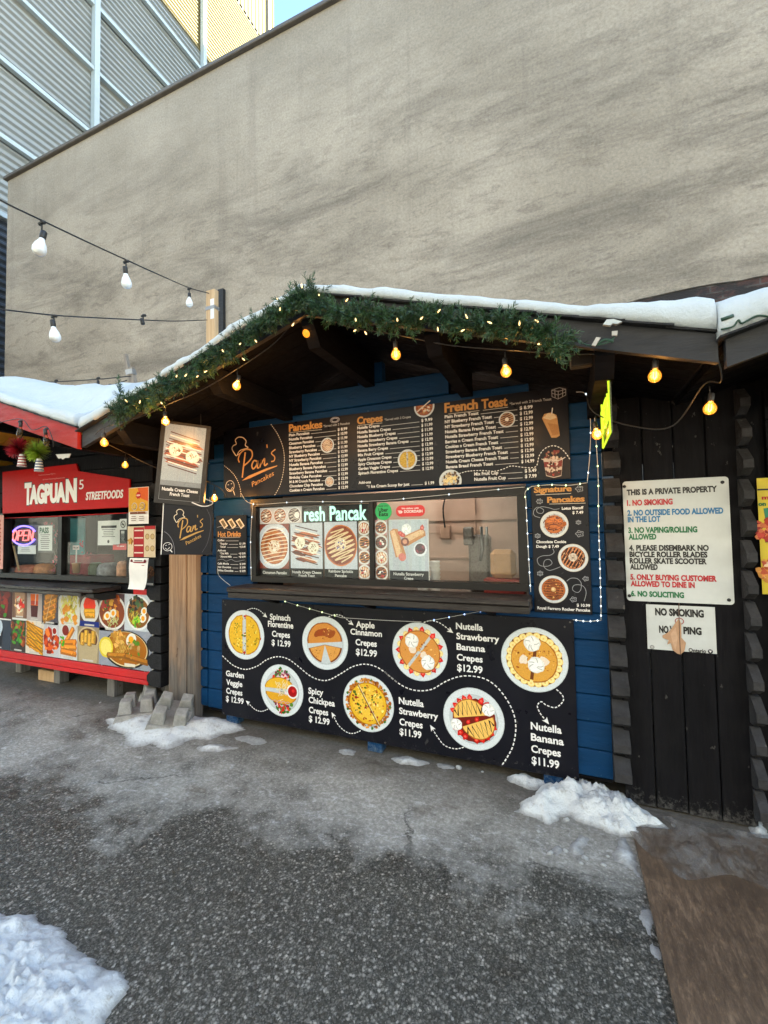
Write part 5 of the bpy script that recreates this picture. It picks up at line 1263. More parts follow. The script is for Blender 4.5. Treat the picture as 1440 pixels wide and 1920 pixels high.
p = Face(GYs, (1060, 640), 3.097); u0, u1, v0, v1 = .392, .707, .868, 1.112
o = sheet('notice_sign', 'small torn white no smoking sign below the large rule sign', 'sign', u0, u1, v0, v1, GYs+.001, simple('white_sticker', (.55, .585, .59), .5, spec=.3, var=.08, bstr=.03), .003)
p.T('NO SMOKING', 522, 1588, 805, 38, BK, 'heavy'); p.T('NO', 545, 1690, 600, 38, BK, 'heavy'); p.T('VA', 606, 1692, 660, 38, BK, 'heavy'); p.T('PING', 686, 1697, 792, 38, BK, 'heavy'); p.T('Ontario', 716, 1803, 818, 22, BK, 'bold')
u, v = p.q(842, 1801); p.disc(u, v, .0115, BK, 14); p.poly([(u-.007, v+.005), (u+.007, v+.005), (u, v-.007)], (220, 220, 220)); u, v = p.q(504, 1775); p.disc(u, v, .011, (120, 122, 122), 14); p.disc(u, v, .0075, (176, 178, 178), 12)
u, v = p.q(662, 1625); p.line([(u+.019*math.cos(k*.45), v+.016*math.sin(k*.45)) for k in range(15)], .004, (150, 40, 40))
p.build('lettering', M['enamel'], o)
p.lift = .0025; p.m = MB(); p.m.c = []
p.poly([p.q(*q) for q in ((640, 1632), (660, 1608), (672, 1640), (674, 1720), (700, 1750), (690, 1800), (668, 1818), (648, 1812), (622, 1790), (612, 1752), (590, 1760), (600, 1735), (566, 1722), (562, 1708), (596, 1690), (618, 1665))], (182, 146, 116)); p.poly([p.q(*q) for q in ((610, 1700), (640, 1660), (652, 1720), (640, 1790), (625, 1760))], (196, 162, 134)); p.L([(658, 1520), (662, 1700), (668, 1822)], .004, (92, 70, 58), smooth=False)
p.build('torn_patch', M['paper'], o)
p = Face(WY-.006, (1380, 840), 5.65); u0, u1, v0, v1 = p.box_uv(238, 320, 640, 1560); u0 = at(1424, 1000, WY-.006).x
o = sheet('wall_poster', 'yellow food poster on the dark hut beyond the gate', 'poster', u0, u0+.42, v0, v1, WY-.005, simple('yellow_poster', lin(206, 184, 36), .5, var=.1, bstr=0))
p.rect(u0, u0+.42, p.q(260, 450)[1], p.q(260, 432)[1], (20, 20, 22)); p.T('m', 272, 545, 350, 40, (176, 34, 30), 'heavy'); p.T('on', 236, 612, 318, 40, (28, 110, 60), 'heavy'); p.poly([p.q(*q) for q in ((290, 640), (420, 620), (430, 800), (330, 870))], (46, 130, 100)); u, v = p.q(350, 860); specks(p, u, v, .055, 60, [(190, 60, 40), (214, 120, 70), (150, 30, 30)], .016); u, v = p.q(360, 1300); specks(p, u, v, .05, 50, [(206, 140, 60), (180, 80, 50), (230, 200, 170)], .015); p.rect(u0+.02, u0+.3, p.q(300, 1000)[1], p.q(300, 992)[1], (60, 60, 40)); p.build('food_picture', M['food'], o)

# ================================================================== RED HUT: boards, papers, window
TY = WY-.020
fT = Face(TY-.001); C7T = ((0, 820), 4.5); CT = ((0, 1080), 3.273)
p = Face(TY, *C7T)
pts = [p.q(*q) for q in ((20, 292), (330, 258), (640, 222), (660, 285), (1092, 352), (1088, 640), (500, 668), (22, 684))]
m = MB(); m.prism(pts, TY, TY+.016, 'y'); nb = tag(m.build('name_board', simple('red_gloss_board', lin(174, 8, 12), .5, spec=.1, var=.1, vscale=4, bstr=.04)), 'red gabled name board over the window of the street food hut', 'sign')
p = Face(TY-.001, *C7T)
def TT(txt, x0, y0, x1, h, dx=0, dy=0, col=(235, 232, 228), grow=1.0, **k): p.T(txt, x0-dx, y0+dy, x1+dx, h+2*dy, col, 'heavy', **k)
TT('T', 208, 562, 262, 166, 7, 7, (24, 16, 16)); TT('AGPUAN'[:5], 250, 556, 552, 142, 6, 7, (24, 16, 16)); TT('N', 556, 540, 646, 176, 6, 7, (24, 16, 16))
TT('T', 208, 562, 262, 166, thick=.008); TT('AGPUA', 250, 556, 552, 142, thick=.008); TT('N', 556, 540, 646, 176, thick=.008)
p.T('STREETFOODS', 724, 528, 1036, 62, (232, 226, 222), 'bold', shear=.12, thick=.003); p.T('5', 668, 438, 706, 78, (226, 220, 216), 'reg'); p.T('Traditional street Filipino', 325, 325, 468, 10, (206, 150, 146), 'reg'); p.T('& Food Catering Restaurant', 362, 362, 548, 10, (206, 150, 146), 'reg')
p.build('lettering', M['print'], nb)
# food picture board under the counter
p = Face(TY-.001, *CT); pa = at(287, 1109, TY); pb = at(285.5, 1266, TY)
u0, u1, v0, v1 = TX0+.02, pa.x, .325, 1.0
fb_ = board('food_board', 'board of printed dishes under the counter of the red trimmed hut', u0, u1, v0, v1, TY, .016, M['white'], 'food board')
tiles = [((0, 60, 75, 262), 'meat'), ((75, 62, 165, 258), 'halo'), ((165, 62, 256, 275), 'tea'), ((256, 66, 358, 298), 'skewer'), ((358, 66, 490, 300), 'noodle'), ((490, 72, 610, 312), 'flan'), ((610, 80, 765, 340), 'ramen'), ((765, 86, 936, 338), 'soup'),
         ((0, 270, 68, 478), 'cup'), ((68, 270, 160, 486), 'salad'), ((160, 278, 270, 506), 'bbq'), ((270, 286, 365, 518), 'ribs'), ((365, 300, 476, 538), 'lumpia'), ((476, 306, 610, 552), 'siomai'), ((610, 330, 936, 600), 'bowl')]
def tile(p, a, b, c, d, kind):
    p.clip = (a, b, c, d); w, h = b-a, d-c; cu, cv = (a+b)/2, (c+d)/2; r = min(w, h)/2
    bg = {'meat': (70, 36, 34), 'halo': (120, 96, 84), 'tea': (180, 172, 172), 'skewer': (84, 84, 92), 'noodle': (120, 112, 108), 'flan': (88, 70, 60), 'ramen': (96, 80, 84), 'soup': (198, 204, 210), 'cup': (60, 66, 76), 'salad': (66, 62, 60), 'bbq': (214, 206, 196), 'ribs': (196, 196, 200), 'lumpia': (206, 206, 206), 'siomai': (150, 140, 124), 'bowl': (150, 154, 164)}[kind]
    p.rect(a, b, c, d, bg)
    for k in range(5): p.line([(random.uniform(a, b), c), (random.uniform(a, b), d)], w*.04, c_var(bg, 12), smooth=False)
    def roll(x, z, L_, wd, ang, col):
        dx, dz = math.cos(ang)*L_/2, math.sin(ang)*L_/2; nx, nz = -math.sin(ang)*wd/2, math.cos(ang)*wd/2
        p.poly([(x-dx-nx, z-dz-nz), (x+dx-nx, z+dz-nz), (x+dx*1.1, z+dz*1.1), (x+dx+nx, z+dz+nz), (x-dx+nx, z-dz+nz), (x-dx*1.1, z-dz*1.1)], tuple(q*.75 for q in col)); p.poly([(x-dx*.95-nx*.2, z-dz*.95-nz*.2), (x+dx*.95-nx*.2, z+dz*.95-nz*.2), (x+dx*.95+nx*.8, z+dz*.95+nz*.8), (x-dx*.95+nx*.8, z-dz*.95+nz*.8)], col)
        for k in range(4): p.blob(x+random.uniform(-.8, .8)*dx, z+random.uniform(-.8, .8)*dz, wd*.2, c_var(col, 26))
    def egg(x, z, q): p.disc(x, z, q, (232, 230, 222), 14, .03, q*.8, .6); p.disc(x, z, q*.5, (222, 160, 50), 12, .04)
    def nood(x, z, q, col, n=24):
        for k in range(n):
            t_ = random.uniform(0, 6.28); s_ = q*random.random(); p.line([(x+s_*math.cos(t_), z+s_*math.sin(t_)), (x+s_*math.cos(t_)+q*.3*random.uniform(-1, 1), z+s_*math.sin(t_)+q*.3), (x+s_*math.cos(t_)+q*.5*random.uniform(-1, 1), z+s_*math.sin(t_)-q*.2)], q*.06, c_var(col, 24))
    if kind == 'meat': specks(p, cu, cv+.1*h, r*1.2, 40, [(120, 46, 40), (150, 74, 60), (90, 30, 30)], r*.3); specks(p, cu, c+h*.12, r, 16, [(70, 120, 50), (100, 150, 70)], r*.2)
    elif kind == 'halo':
        p.poly([(cu-r*.7, d-h*.14), (cu+r*.7, d-h*.14), (cu+r*.5, c+h*.06), (cu-r*.5, c+h*.06)], (176, 150, 128)); specks(p, cu, cv-.05*h, r*.6, 40, [(110, 60, 40), (220, 190, 160), (190, 60, 50), (226, 220, 210)], r*.18)
    elif kind == 'tea':
        p.poly([(cu-r*.55, d-h*.16), (cu+r*.55, d-h*.16), (cu+r*.42, c+h*.12), (cu-r*.42, c+h*.12)], (196, 110, 36)); p.poly([(cu-r*.52, cv-.02*h), (cu+r*.52, cv-.02*h), (cu+r*.42, c+h*.12), (cu-r*.42, c+h*.12)], (70, 28, 30)); p.poly([(cu-r*.5, cv+.12*h), (cu+r*.5, cv+.12*h), (cu+r*.5, cv-.0*h), (cu-r*.5, cv-.0*h)], (160, 70, 30)); p.line([(cu+r*.1, cv), (cu+r*.2, d-h*.05)], r*.1, (226, 226, 226))
    elif kind == 'skewer':
        for k in range(5): roll(cu+(k-2)*r*.06, c+h*(.22+.15*k), r*1.5, r*.62, .35, c_var((200, 150, 84), 12))
        p.line([(cu-r*.5, c+h*.1), (cu+r*.3, d-h*.04)], r*.05, (226, 200, 150), smooth=False)
    elif kind == 'noodle': p.disc(cu, cv-.1*h, r*1.25, (214, 214, 210), 26); nood(cu, cv+.05*h, r*.95, (216, 206, 90), 60); specks(p, cu, c+h*.22, r*.7, 14, [(200, 150, 80)], r*.2); 
    elif kind == 'flan': p.disc(cu, cv, r*.98, (214, 214, 212), 26); p.disc(cu, cv+.12*h, r*.62, (206, 74, 44), 22, .04); roll(cu, cv-.08*h, r*1.1, r*.5, .05, (222, 178, 84)); roll(cu+.05*r, cv-.17*h, r*1.0, r*.42, .05, (214, 168, 80)); p.rect(a, b, c, c+h*.16, (30, 50, 110))
    elif kind == 'ramen':
        p.disc(cu, cv, r*1.15, (222, 222, 220), 30, 0, h*.47); p.disc(cu, cv, r*1.0, (120, 70, 44), 28, 0, h*.41); specks(p, cu, cv+.1*h, r*.8, 50, [(160, 100, 50), (196, 150, 80), (110, 60, 40)], r*.16); nood(cu+.1*r, cv-.22*h, r*.5, (206, 214, 150), 24)
        egg(cu-r*.35, cv-.10*h, r*.28); egg(cu+r*.12, cv-.02*h, r*.27); specks(p, cu-.5*r, cv+.2*h, r*.3, 20, [(70, 90, 50), (150, 60, 60)], r*.14)
    elif kind == 'soup':
        p.disc(cu, cv, r*.98, (226, 228, 228), 30, 0, h*.48); p.disc(cu, cv, r*.86, (126, 92, 50), 28, 0, h*.42); specks(p, cu-.1*r, cv+.18*h, r*.6, 50, [(50, 56, 50), (96, 96, 84), (70, 90, 60), (40, 40, 40)], r*.13); nood(cu-.25*r, cv-.18*h, r*.45, (216, 190, 70), 30)
        egg(cu+r*.46, cv+.06*h, r*.26); egg(cu+r*.38, cv-.14*h, r*.28); specks(p, cu-.1*r, cv-.26*h, r*.3, 18, [(90, 150, 60), (160, 190, 80)], r*.1)
    elif kind == 'cup': p.poly([(cu-r*.7, cv+.2*h), (cu+r*.7, cv+.2*h), (cu+r*.5, c+h*.1), (cu-r*.5, c+h*.1)], (26, 28, 36)); p.disc(cu, cv+.25*h, r*.6, (190, 200, 210), 16); p.rect(cu-r*.4, cu+r*.4, cv-.05*h, cv+.02*h, (200, 205, 210))
    elif kind == 'salad': specks(p, cu, cv+.1*h, r*1.1, 90, [(60, 110, 50), (96, 150, 70), (150, 90, 60), (110, 60, 44), (40, 60, 34)], r*.2)
    elif kind == 'bbq':
        for k in range(8): roll(cu, c+h*(.1+.115*k), r*2.0, r*.34, -.5, c_var((206, 156, 60), 12)); 
        for k in range(4): p.line([(a, c+h*(.3+.22*k)), (b, c+h*(.12+.22*k))], r*.05, (120, 80, 30), smooth=False)
    elif kind == 'ribs': specks(p, cu, cv-.05*h, r*.9, 34, [(150, 62, 36), (186, 96, 50), (206, 130, 70), (120, 50, 30)], r*.3); p.disc(cu+.4*r, cv+.26*h, r*.34, (222, 222, 220), 14); p.disc(cu+.4*r, cv+.26*h, r*.26, (130, 40, 26), 12)
    elif kind == 'lumpia':
        p.disc(cu-.3*r, cv+.33*h, r*.46, (214, 214, 210), 16); p.disc(cu-.3*r, cv+.33*h, r*.38, (110, 40, 30), 14)
        for k, an in enumerate((.9, .1, .05, -.05)): roll(cu+.05*r, cv+h*(.14-.15*k), r*1.7, r*.42, an, c_var((214, 150, 80), 10))
        specks(p, a+.1*w, cv, r*.4, 10, [(90, 150, 60)], r*.15)
    elif kind == 'siomai':
        p.disc(cu, cv+.14*h, r*.98, (190, 176, 150), 26, 0, h*.34); p.disc(cu, cv+.14*h, r*.86, (90, 62, 44), 26, 0, h*.29); p.poly([(cu-r*.95, cv), (cu+r*.95, cv), (cu+r*.8, c), (cu-r*.8, c)], (176, 164, 140))
        for k in range(4): roll(cu+r*(-.5+.33*k), cv+h*(.12+.08*(k % 2)), r*.75, r*.42, 1.5, (206, 170, 96))
    elif kind == 'bowl':
        p.disc(cu+.02*w, cv-.02*h, w*.43, (40, 34, 32), 34, 0, h*.50); p.disc(cu+.02*w, cv-.01*h, w*.40, (220, 206, 170), 34, 0, h*.46); p.disc(cu+.02*w, cv, w*.385, (150, 104, 44), 34, 0, h*.44)
        nood(cu-.05*w, cv+.05*h, w*.18, (206, 160, 70), 44); specks(p, cu-.14*w, cv+.28*h, w*.12, 30, [(170, 130, 70), (206, 170, 110)], w*.04); egg(cu+.12*w, cv+.25*h, w*.10); p.disc(cu-.36*w, cv-.02*h, w*.14, (206, 190, 90), 18, .03); p.disc(cu-.36*w, cv-.02*h, w*.11, (226, 214, 140), 18, .03)
        roll(cu-.12*w, cv-.20*h, w*.42, h*.15, .06, (176, 130, 66)); roll(cu+.22*w, cv-.24*h, w*.42, h*.16, -.12, (166, 120, 60)); specks(p, cu+.16*w, cv+.02*h, w*.12, 20, [(150, 120, 70), (190, 160, 120), (90, 120, 50)], w*.03); p.rect(cu+.0*w, cu+.2*w, c+h*.05, c+h*.13, (220, 214, 200))
    if kind not in ('bowl', 'meat', 'soup'): p.rect(cu-r*.5, cu+r*.5, c+h*.03, c+h*.075, (196, 194, 190))
    p.clip = None
rowa = (.625, .995); rowb = (.33, .622)
base_rows = {}
for bx, kind in tiles:
    p = Face(TY-.001, *CT); a = p.q(bx[0], 300)[0]; b = p.q(bx[2], 300)[0]; top = bx[1] < 200; p.sat = .35
    cz, dz = p.q((bx[0]+bx[2])/2, bx[3])[1], p.q((bx[0]+bx[2])/2, bx[1])[1]
    if bx[0] == 0: a = TX0+.03
    if not top: cz = max(cz, .33) if kind != 'bowl' else .328; cz = .328
    if top: dz = .998
    b = min(b, u1-.004); tile(p, a, b-.003, cz, min(dz, .998), kind); p.build('food_picture', M['food'], fb_)
# window contents of the red hut
p = Face(PY, *C7T)
ns = thing('open_sign', 'glowing oval open sign in pink and violet behind the left window', 'neon sign', tuple(at(44, 1003, PY)))
cc = p.q(203, 828); rw = (p.q(303, 828)[0]-p.q(103, 828)[0])/2; rh = p.len(203, 828, 80)
m = MB()
for a0, a1 in ((24, 156), (204, 336)): m.tube([(cc[0]+rw*math.cos(rad(a0+(a1-a0)*k/16)), PY-.004, cc[1]+rh*math.sin(rad(a0+(a1-a0)*k/16))) for k in range(17)], .009, 7)
m.build('oval_tube', M['neonp'], ns)
m = MB(); lx = [cc[0]+rw*k for k in (-.72, -.26, .18, .62)]; hh = rh*.52; ww = rw*.17
Sx = lambda i, x, z: (lx[i]+x*ww+.18*z*hh, PY-.006, cc[1]+z*hh)
m.tube([Sx(0, math.cos(k*.45), math.sin(k*.45)) for k in range(15)], .008, 6); m.tube([Sx(1, -1, -1), Sx(1, -1, 1), Sx(1, .6, 1), Sx(1, 1, .5), Sx(1, .6, .0), Sx(1, -1, 0)], .008, 6)
m.tube([Sx(2, 1, 1), Sx(2, -1, 1), Sx(2, -1, -1), Sx(2, 1, -1)], .008, 6); m.tube([Sx(2, -1, 0), Sx(2, .7, 0)], .008, 6); m.tube([Sx(3, -1, -1), Sx(3, -1, 1), Sx(3, 1, -1), Sx(3, 1, 1)], .008, 6)
m.build('letter_tube', M['neonr'], ns)
m = MB(); m.box(cc[0]-rw*1.05, cc[0]+rw*1.05, PY+.012, PY+.018, cc[1]-rh*1.1, cc[1]+rh*1.1); m.build('backing', M['black'], ns)
def paper(name, label, bx, y=PY, mat=None, cat='notice', crop=C7T):
    p = Face(y, *crop); u0, u1, v0, v1 = p.box_uv(*bx); o = sheet(name, label, cat, u0, u1, v0, v1, y+.001, mat or M['white']); return o, p, u0, u1, v0, v1
def textlines(p, u0, u1, v0, v1, n, col=(90, 90, 92), fill=.8):
    for k in range(n):
        z = v1-(v1-v0)*(k+.5)/n; w = (u1-u0)*random.uniform(.5, fill); x = u0+(u1-u0-w)*.5; p.rect(x, x+w, z, z+(v1-v0)/n*.35, col)
o, p, u0, u1, v0, v1 = paper('certificate', 'white inspection certificate with green heading beside the open sign', (318, 740, 445, 972), PY, M['black'])
p.rect(u0+.015, u1-.01, v0+.02, v1-.01, (206, 210, 208)); p.T('PASS', 334, 808, 412, 44, (20, 84, 60), 'heavy'); textlines(p, u0+.02, u1-.02, v0+.03, v0+(v1-v0)*.66, 8); p.build('printed_page', M['paper'], o)
o, p, u0, u1, v0, v1 = paper('paper_note', 'small blank white note under the open sign', (150, 912, 300, 985)); textlines(p, u0+.01, u1-.05, v0+.02, v1-.02, 3, (150, 150, 156)); p.build('printed_page', M['paper'], o)
o, p, u0, u1, v0, v1 = paper('paper_notice', 'white framed notice in the right window of the red hut', (826, 706, 1008, 910)); p.rect(u0+.008, u1-.008, v0+.008, v1-.008, (225, 226, 224)); p.rect(u0+.05, u1-.04, v0+(v1-v0)*.70, v0+(v1-v0)*.80, (40, 40, 44)); textlines(p, u0+.03, u1-.03, v0+(v1-v0)*.3, v0+(v1-v0)*.66, 5); u, v = (u0+u1)/2, v0+(v1-v0)*.15; p.disc(u, v, .016, (50, 50, 54), 14); p.build('printed_page', M['paper'], o)
o, p, u0, u1, v0, v1 = paper('no_smoking_sticker', 'black and white no smoking sticker at the window corner', (1010, 690, 1068, 778)); u, v = (u0+u1)/2, (v0+v1)/2; p.disc(u, v, .036, (40, 40, 40), 20); p.disc(u, v, .029, (214, 214, 210), 20); p.line([(u-.022, v+.022), (u+.022, v-.022)], .007, (40, 40, 40), smooth=False); p.rect(u-.02, u+.016, v-.004, v+.004, (40, 40, 40)); p.build('printed_page', M['paper'], o)
o, p, u0, u1, v0, v1 = paper('hours_sticker', 'dark sticker with pale lines under the no smoking sticker', (1010, 782, 1062, 890), PY, M['black']); textlines(p, u0+.008, u1-.008, v0+.01, v1-.04, 6, (190, 190, 190)); p.rect(u0+.02, u1-.02, v1-.035, v1-.008, (206, 206, 204)); p.build('printed_page', M['paper'], o)
o, p, u0, u1, v0, v1 = paper('delivery_sticker', 'red rounded sticker low at the right end of the red hut window', (952, 898, 1070, 950), PY, M['redpaint']); p.T('We deliver', 985, 922, 1050, 9, (240, 220, 220)); p.T('DELIVERY', 975, 940, 1060, 12, (240, 225, 225)); p.m = MB(); p.m.c = []; p.T('We deliver', 985, 922, 1050, 9, (240, 220, 220)); p.build('lettering', M['print'], o)
y2 = WY+.25
m = MB(); a = at(117, 976, y2); b = at(160, 1040, y2); m.box(a.x, b.x-.02, y2, y2+.01, b.z, a.z+.02); tag(m.build('blue_blind', simple('teal_panel', lin(70, 150, 160), .6, var=.15)), 'teal sheet hanging inside the right window of the red hut', 'blind')
m = MB(); a = at(117, 1040, y2); b = at(165, 1075, y2); m.box(a.x, b.x, y2+.02, y2+.3, b.z-.05, a.z-.01, .01); tag(m.build('red_cloth', simple('red_cloth', lin(130, 20, 36), .8, var=.3)), 'dark red cloth on the counter inside the right window', 'cloth')
q = at(143, 1060, WY+.12); t = thing('tip_cup', 'kraft paper cup holding a white tip sign on a stick', 'cup', (q.x, q.y, q.z-.05))
m = MB(); m.lathe([(.028, -.08), (.04, .02), (.042, .025), (.036, .024)], (q.x, q.y, q.z), 14); m.build('cup', M['kraft'], t)
m = MB(); m.box(q.x-.006, q.x+.006, q.y-.003, q.y+.003, q.z-.02, q.z+.17); m.build('stick', M['white'], t)
m = MB(); m.box(q.x-.05, q.x+.05, q.y-.006, q.y-.0035, q.z+.16, q.z+.205); m.build('tip_sign', M['white'], t)
p = Print((q.x-.05, q.y-.006, q.z+.16)); p.text('WELCOME', .01, .014, .09, .017, (40, 40, 46)); p.build('lettering', M['paper'], t)
for px, py, w, h, c, nm, lab in ((52, 1062, .24, .16, (196, 120, 90), 'snack_basket', 'pinkish food basket inside the left window'), (84, 1060, .20, .18, (170, 110, 60), 'snack_pack', 'orange snack packet inside the left window'), (20, 1060, .16, .14, (120, 60, 50), 'snack_box', 'dark red snack box at the left end of the window'), (205, 1055, .22, .20, (120, 122, 128), 'foil_tray', 'grey foil heap inside the right window'), (180, 1058, .14, .2, (60, 74, 54), 'green_jar', 'dark green jar inside the right window'), (231, 1050, .12, .22, (190, 140, 110), 'food_jar', 'pale pink jar under the red sticker')):
    q = at(px, 1076, WY+.22); m = MB(); n = 9; prof = [(w*.36, 0), (w*.5, h*.25), (w*.5, h*.75), (w*.40, h*.95), (w*.25, h)]
    m.lathe(prof, (q.x, WY+.22, 1.06), 12); tag(m.build(nm, simple(nm+'_paint', lin(*c), .5, var=.5, vscale=25, bstr=.2)), lab, 'container')
m = MB(); m.box(TX0+.07, TX1-.07, WY+.08, WY+.75, 1.03, 1.058); m.build('worktop', M['steel'], thut)
m = MB(); a = at(17, 985, WY+.08); b = at(36, 1070, WY+.08); m.tube([a, b], .012, 6); tag(m.build('wooden_spoon', M['newpine']), 'pale wooden stick leaning inside the left window', 'stick')
# paper menus pinned at the right of the red hut
o, p, u0, u1, v0, v1 = paper('paper_menu', 'orange and yellow hanging menu beside the red name board', (1086, 428, 1252, 728), WY-.13)
p.rect(u0+.004, u1-.004, v0+(v1-v0)*.34, v1-.004, (214, 164, 50)); p.poly([(u0+(u1-u0)*.45, v1-.004), (u1-.004, v1-.004), (u1-.004, v0+(v1-v0)*.6), (u0+(u1-u0)*.6, v0+(v1-v0)*.7)], (206, 96, 40)); u, v = u0+(u1-u0)*.5, v0+(v1-v0)*.78; p.poly([(u+.036*(1 if k % 2 else .74)*math.cos(k*.393), v+.036*(1 if k % 2 else .74)*math.sin(k*.393)) for k in range(16)], (176, 28, 30)); p.text('NEW', u-.022, v-.007, u+.022, .014, (240, 226, 220), 'heavy')
for x in (.3, .72): dish(p, u0+(u1-u0)*x, v0+(v1-v0)*.48, .034, 'chickpea'); p.rect(u0+(u1-u0)*(x-.2), u0+(u1-u0)*(x+.18), v0+(v1-v0)*.27, v0+(v1-v0)*.33, (120, 70, 44)); textlines(p, u0+(u1-u0)*(x-.2), u0+(u1-u0)*(x+.18), v0+(v1-v0)*.06, v0+(v1-v0)*.22, 3, (120, 100, 90))
p.build('printed_page', M['paper'], o)
o, p, u0, u1, v0, v1 = paper('paper_menu', 'red and cream menu sheet with food columns above the white curled list', (1078, 752, 1310, 1012), WY-.09)
p.rect(u0, u1, v0, v1, (214, 196, 166)); a, b = u0+(u1-u0)*.22, u0+(u1-u0)*.60; p.rect(a, b, v0, v1-.01, (164, 34, 40))
for k in range(4): p.rect(a+.01, b-.01, v0+(v1-v0)*(.12+.24*k), v0+(v1-v0)*(.16+.24*k), (230, 214, 204))
for k in range(4): u, v = u0+(u1-u0)*(.72 if k % 2 == 0 else .90), v0+(v1-v0)*(.28 if k < 2 else .66); p.disc(u, v, .026, (150, 120, 80), 14); p.disc(u, v, .019, (196, 170, 120), 12); 
specks(p, u0+(u1-u0)*.10, (v0+v1)/2, .03, 30, [(160, 110, 50), (206, 160, 70), (110, 60, 40)], .012); p.rect(b+.004, u1, v1-.03, v1, (176, 40, 44)); p.build('printed_page', M['paper'], o)
# curled white list
p = Face(WY-.14, *C7T); u0, u1, v0, v1 = p.box_uv(1095, 1018, 1245, 1285)
m = MB(); n = 14; vs = []
for k in range(n+1):
    s_ = k/n; vs += [(u0+.012*math.sin(s_*3), WY-.14-.03*s_*s_-.012*math.sin(s_*5), v1+(v0-v1)*s_), (u1+.012*math.sin(s_*3)-.01*s_, WY-.13-.05*s_*s_-.012*math.sin(s_*5), v1+(v0-v1)*s_)]
m.add(vs, [(2*k, 2*k+1, 2*k+3, 2*k+2) for k in range(n)], True); o = tag(m.build('paper_menu', M['white']), 'white curled price list hanging over the end of the red hut shelf', 'notice')
p = Print((0, WY-.146, 0)); w = u1-u0; h = v1-v0
p.rect(u0+w*.3, u0+w*.75, v1-h*.10, v1-h*.07, (60, 50, 54)); p.rect(u0+w*.22, u0+w*.85, v1-h*.16, v1-h*.12, (140, 30, 44)); p.disc(u0+w*.14, v1-h*.1, .016, (110, 40, 50), 12); p.disc(u0+w*.88, v1-h*.1, .016, (110, 40, 50), 12)
for k in range(5): p.rect(u0+w*.2, u0+w*(.5+.06*(k % 3)), v1-h*(.24+.07*k), v1-h*(.22+.07*k), (120, 112, 116)); p.rect(u0+w*.7, u0+w*.85, v1-h*(.24+.07*k), v1-h*(.22+.07*k), (150, 50, 60))
p.build('printed_page', M['paper'], o)
o, p, u0, u1, v0, v1 = paper('photo_sheet', 'brown dish photo half hidden behind the white curled list', (1235, 1030, 1300, 1258), WY-.065, M['black'])
specks(p, (u0+u1)/2, (v0+v1)/2, .05, 50, [(96, 62, 34), (130, 92, 50), (66, 40, 26)], .014); p.rect(u0+.01, u1-.01, v0+.01, v0+.028, (206, 204, 200)); p.build('printed_page', M['food'], o)
q = at(0, 1000, WY-.03)
o, p, u0, u1, v0, v1 = paper('paper_menu', 'pale pink menu sheet left of the open sign', (-60, 660, 22, 1110), WY-.035, simple('pink_paper', lin(200, 150, 140), .8, bstr=0)); textlines(p, u0+.02, u1-.02, v0+.03, v1-.05, 12, (170, 60, 60)); p.build('printed_page', M['paper'], o)
# pom pom ornaments under the red eave
for px, py, c, lab in ((40, 842, 'flowerred', 'red tinsel pom pom in a striped paper cone under the eave'), (72, 850, 'flowergreen', 'lime tinsel pom pom in a striped paper cone under the eave')):
    q = at(px, py, 2.25); t = thing('pompom_ornament', lab, 'ornament', tuple(q), 'pom pom ornaments under the red eave'); dirx = -.35 if c == 'flowerred' else -.1
    m = MB()
    for k in range(700):
        d = Vector((random.gauss(0, 1), random.gauss(0, 1), random.gauss(0, 1))).normalized(); e = q+Vector((dirx*.16, 0, .02))+d*random.uniform(.07, .105); s_ = d.cross(Vector((.3, .5, .8))).normalized()*.0035; b_ = q+Vector((dirx*.16, 0, .02)); m.add([b_+s_, b_-s_, e-s_*.6, e+s_*.6], [(0, 1, 2, 3)])
    m.build('tinsel', M[c], t)
    m = MB(); m.lathe([(.034, -.105), (.033, -.10), (.024, -.03), (.018, .0)], q+Vector((.03, -.01, -.05)), 14); m.build('paper_cone', M['white'], t)
    m = MB()
    for k in range(4): m.lathe([(.0350-.0027*k, -.108+.024*k), (.0335-.0027*k, -.098+.024*k)], q+Vector((.03, -.01, -.042)), 14)
    m.build('stripe', simple('stripe_'+c, lin(150, 40, 60) if c == 'flowerred' else lin(40, 70, 120), .7, bstr=0), t)
    m = MB(); m.tube([q, Vector((q.x, q.y, TR-(TR-TE)*abs(q.x-TC)/THALF-.04))], .002, 4); m.build('hanger_wire', M['cable'], t)
m = MB(); q = at(117, 857, 2.3); m.prism([(q.x-.09, q.z+.03), (q.x-.05, q.z-.01), (q.x-.02, q.z-.005), (q.x, q.z-.02), (q.x+.03, q.z-.008), (q.x+.08, q.z-.012), (q.x+.10, q.z+.02)], 2.3, 2.306, 'y'); tag(m.build('torn_paper', M['white']), 'torn white paper scrap stuck in the dark corner under the red eave', 'paper')

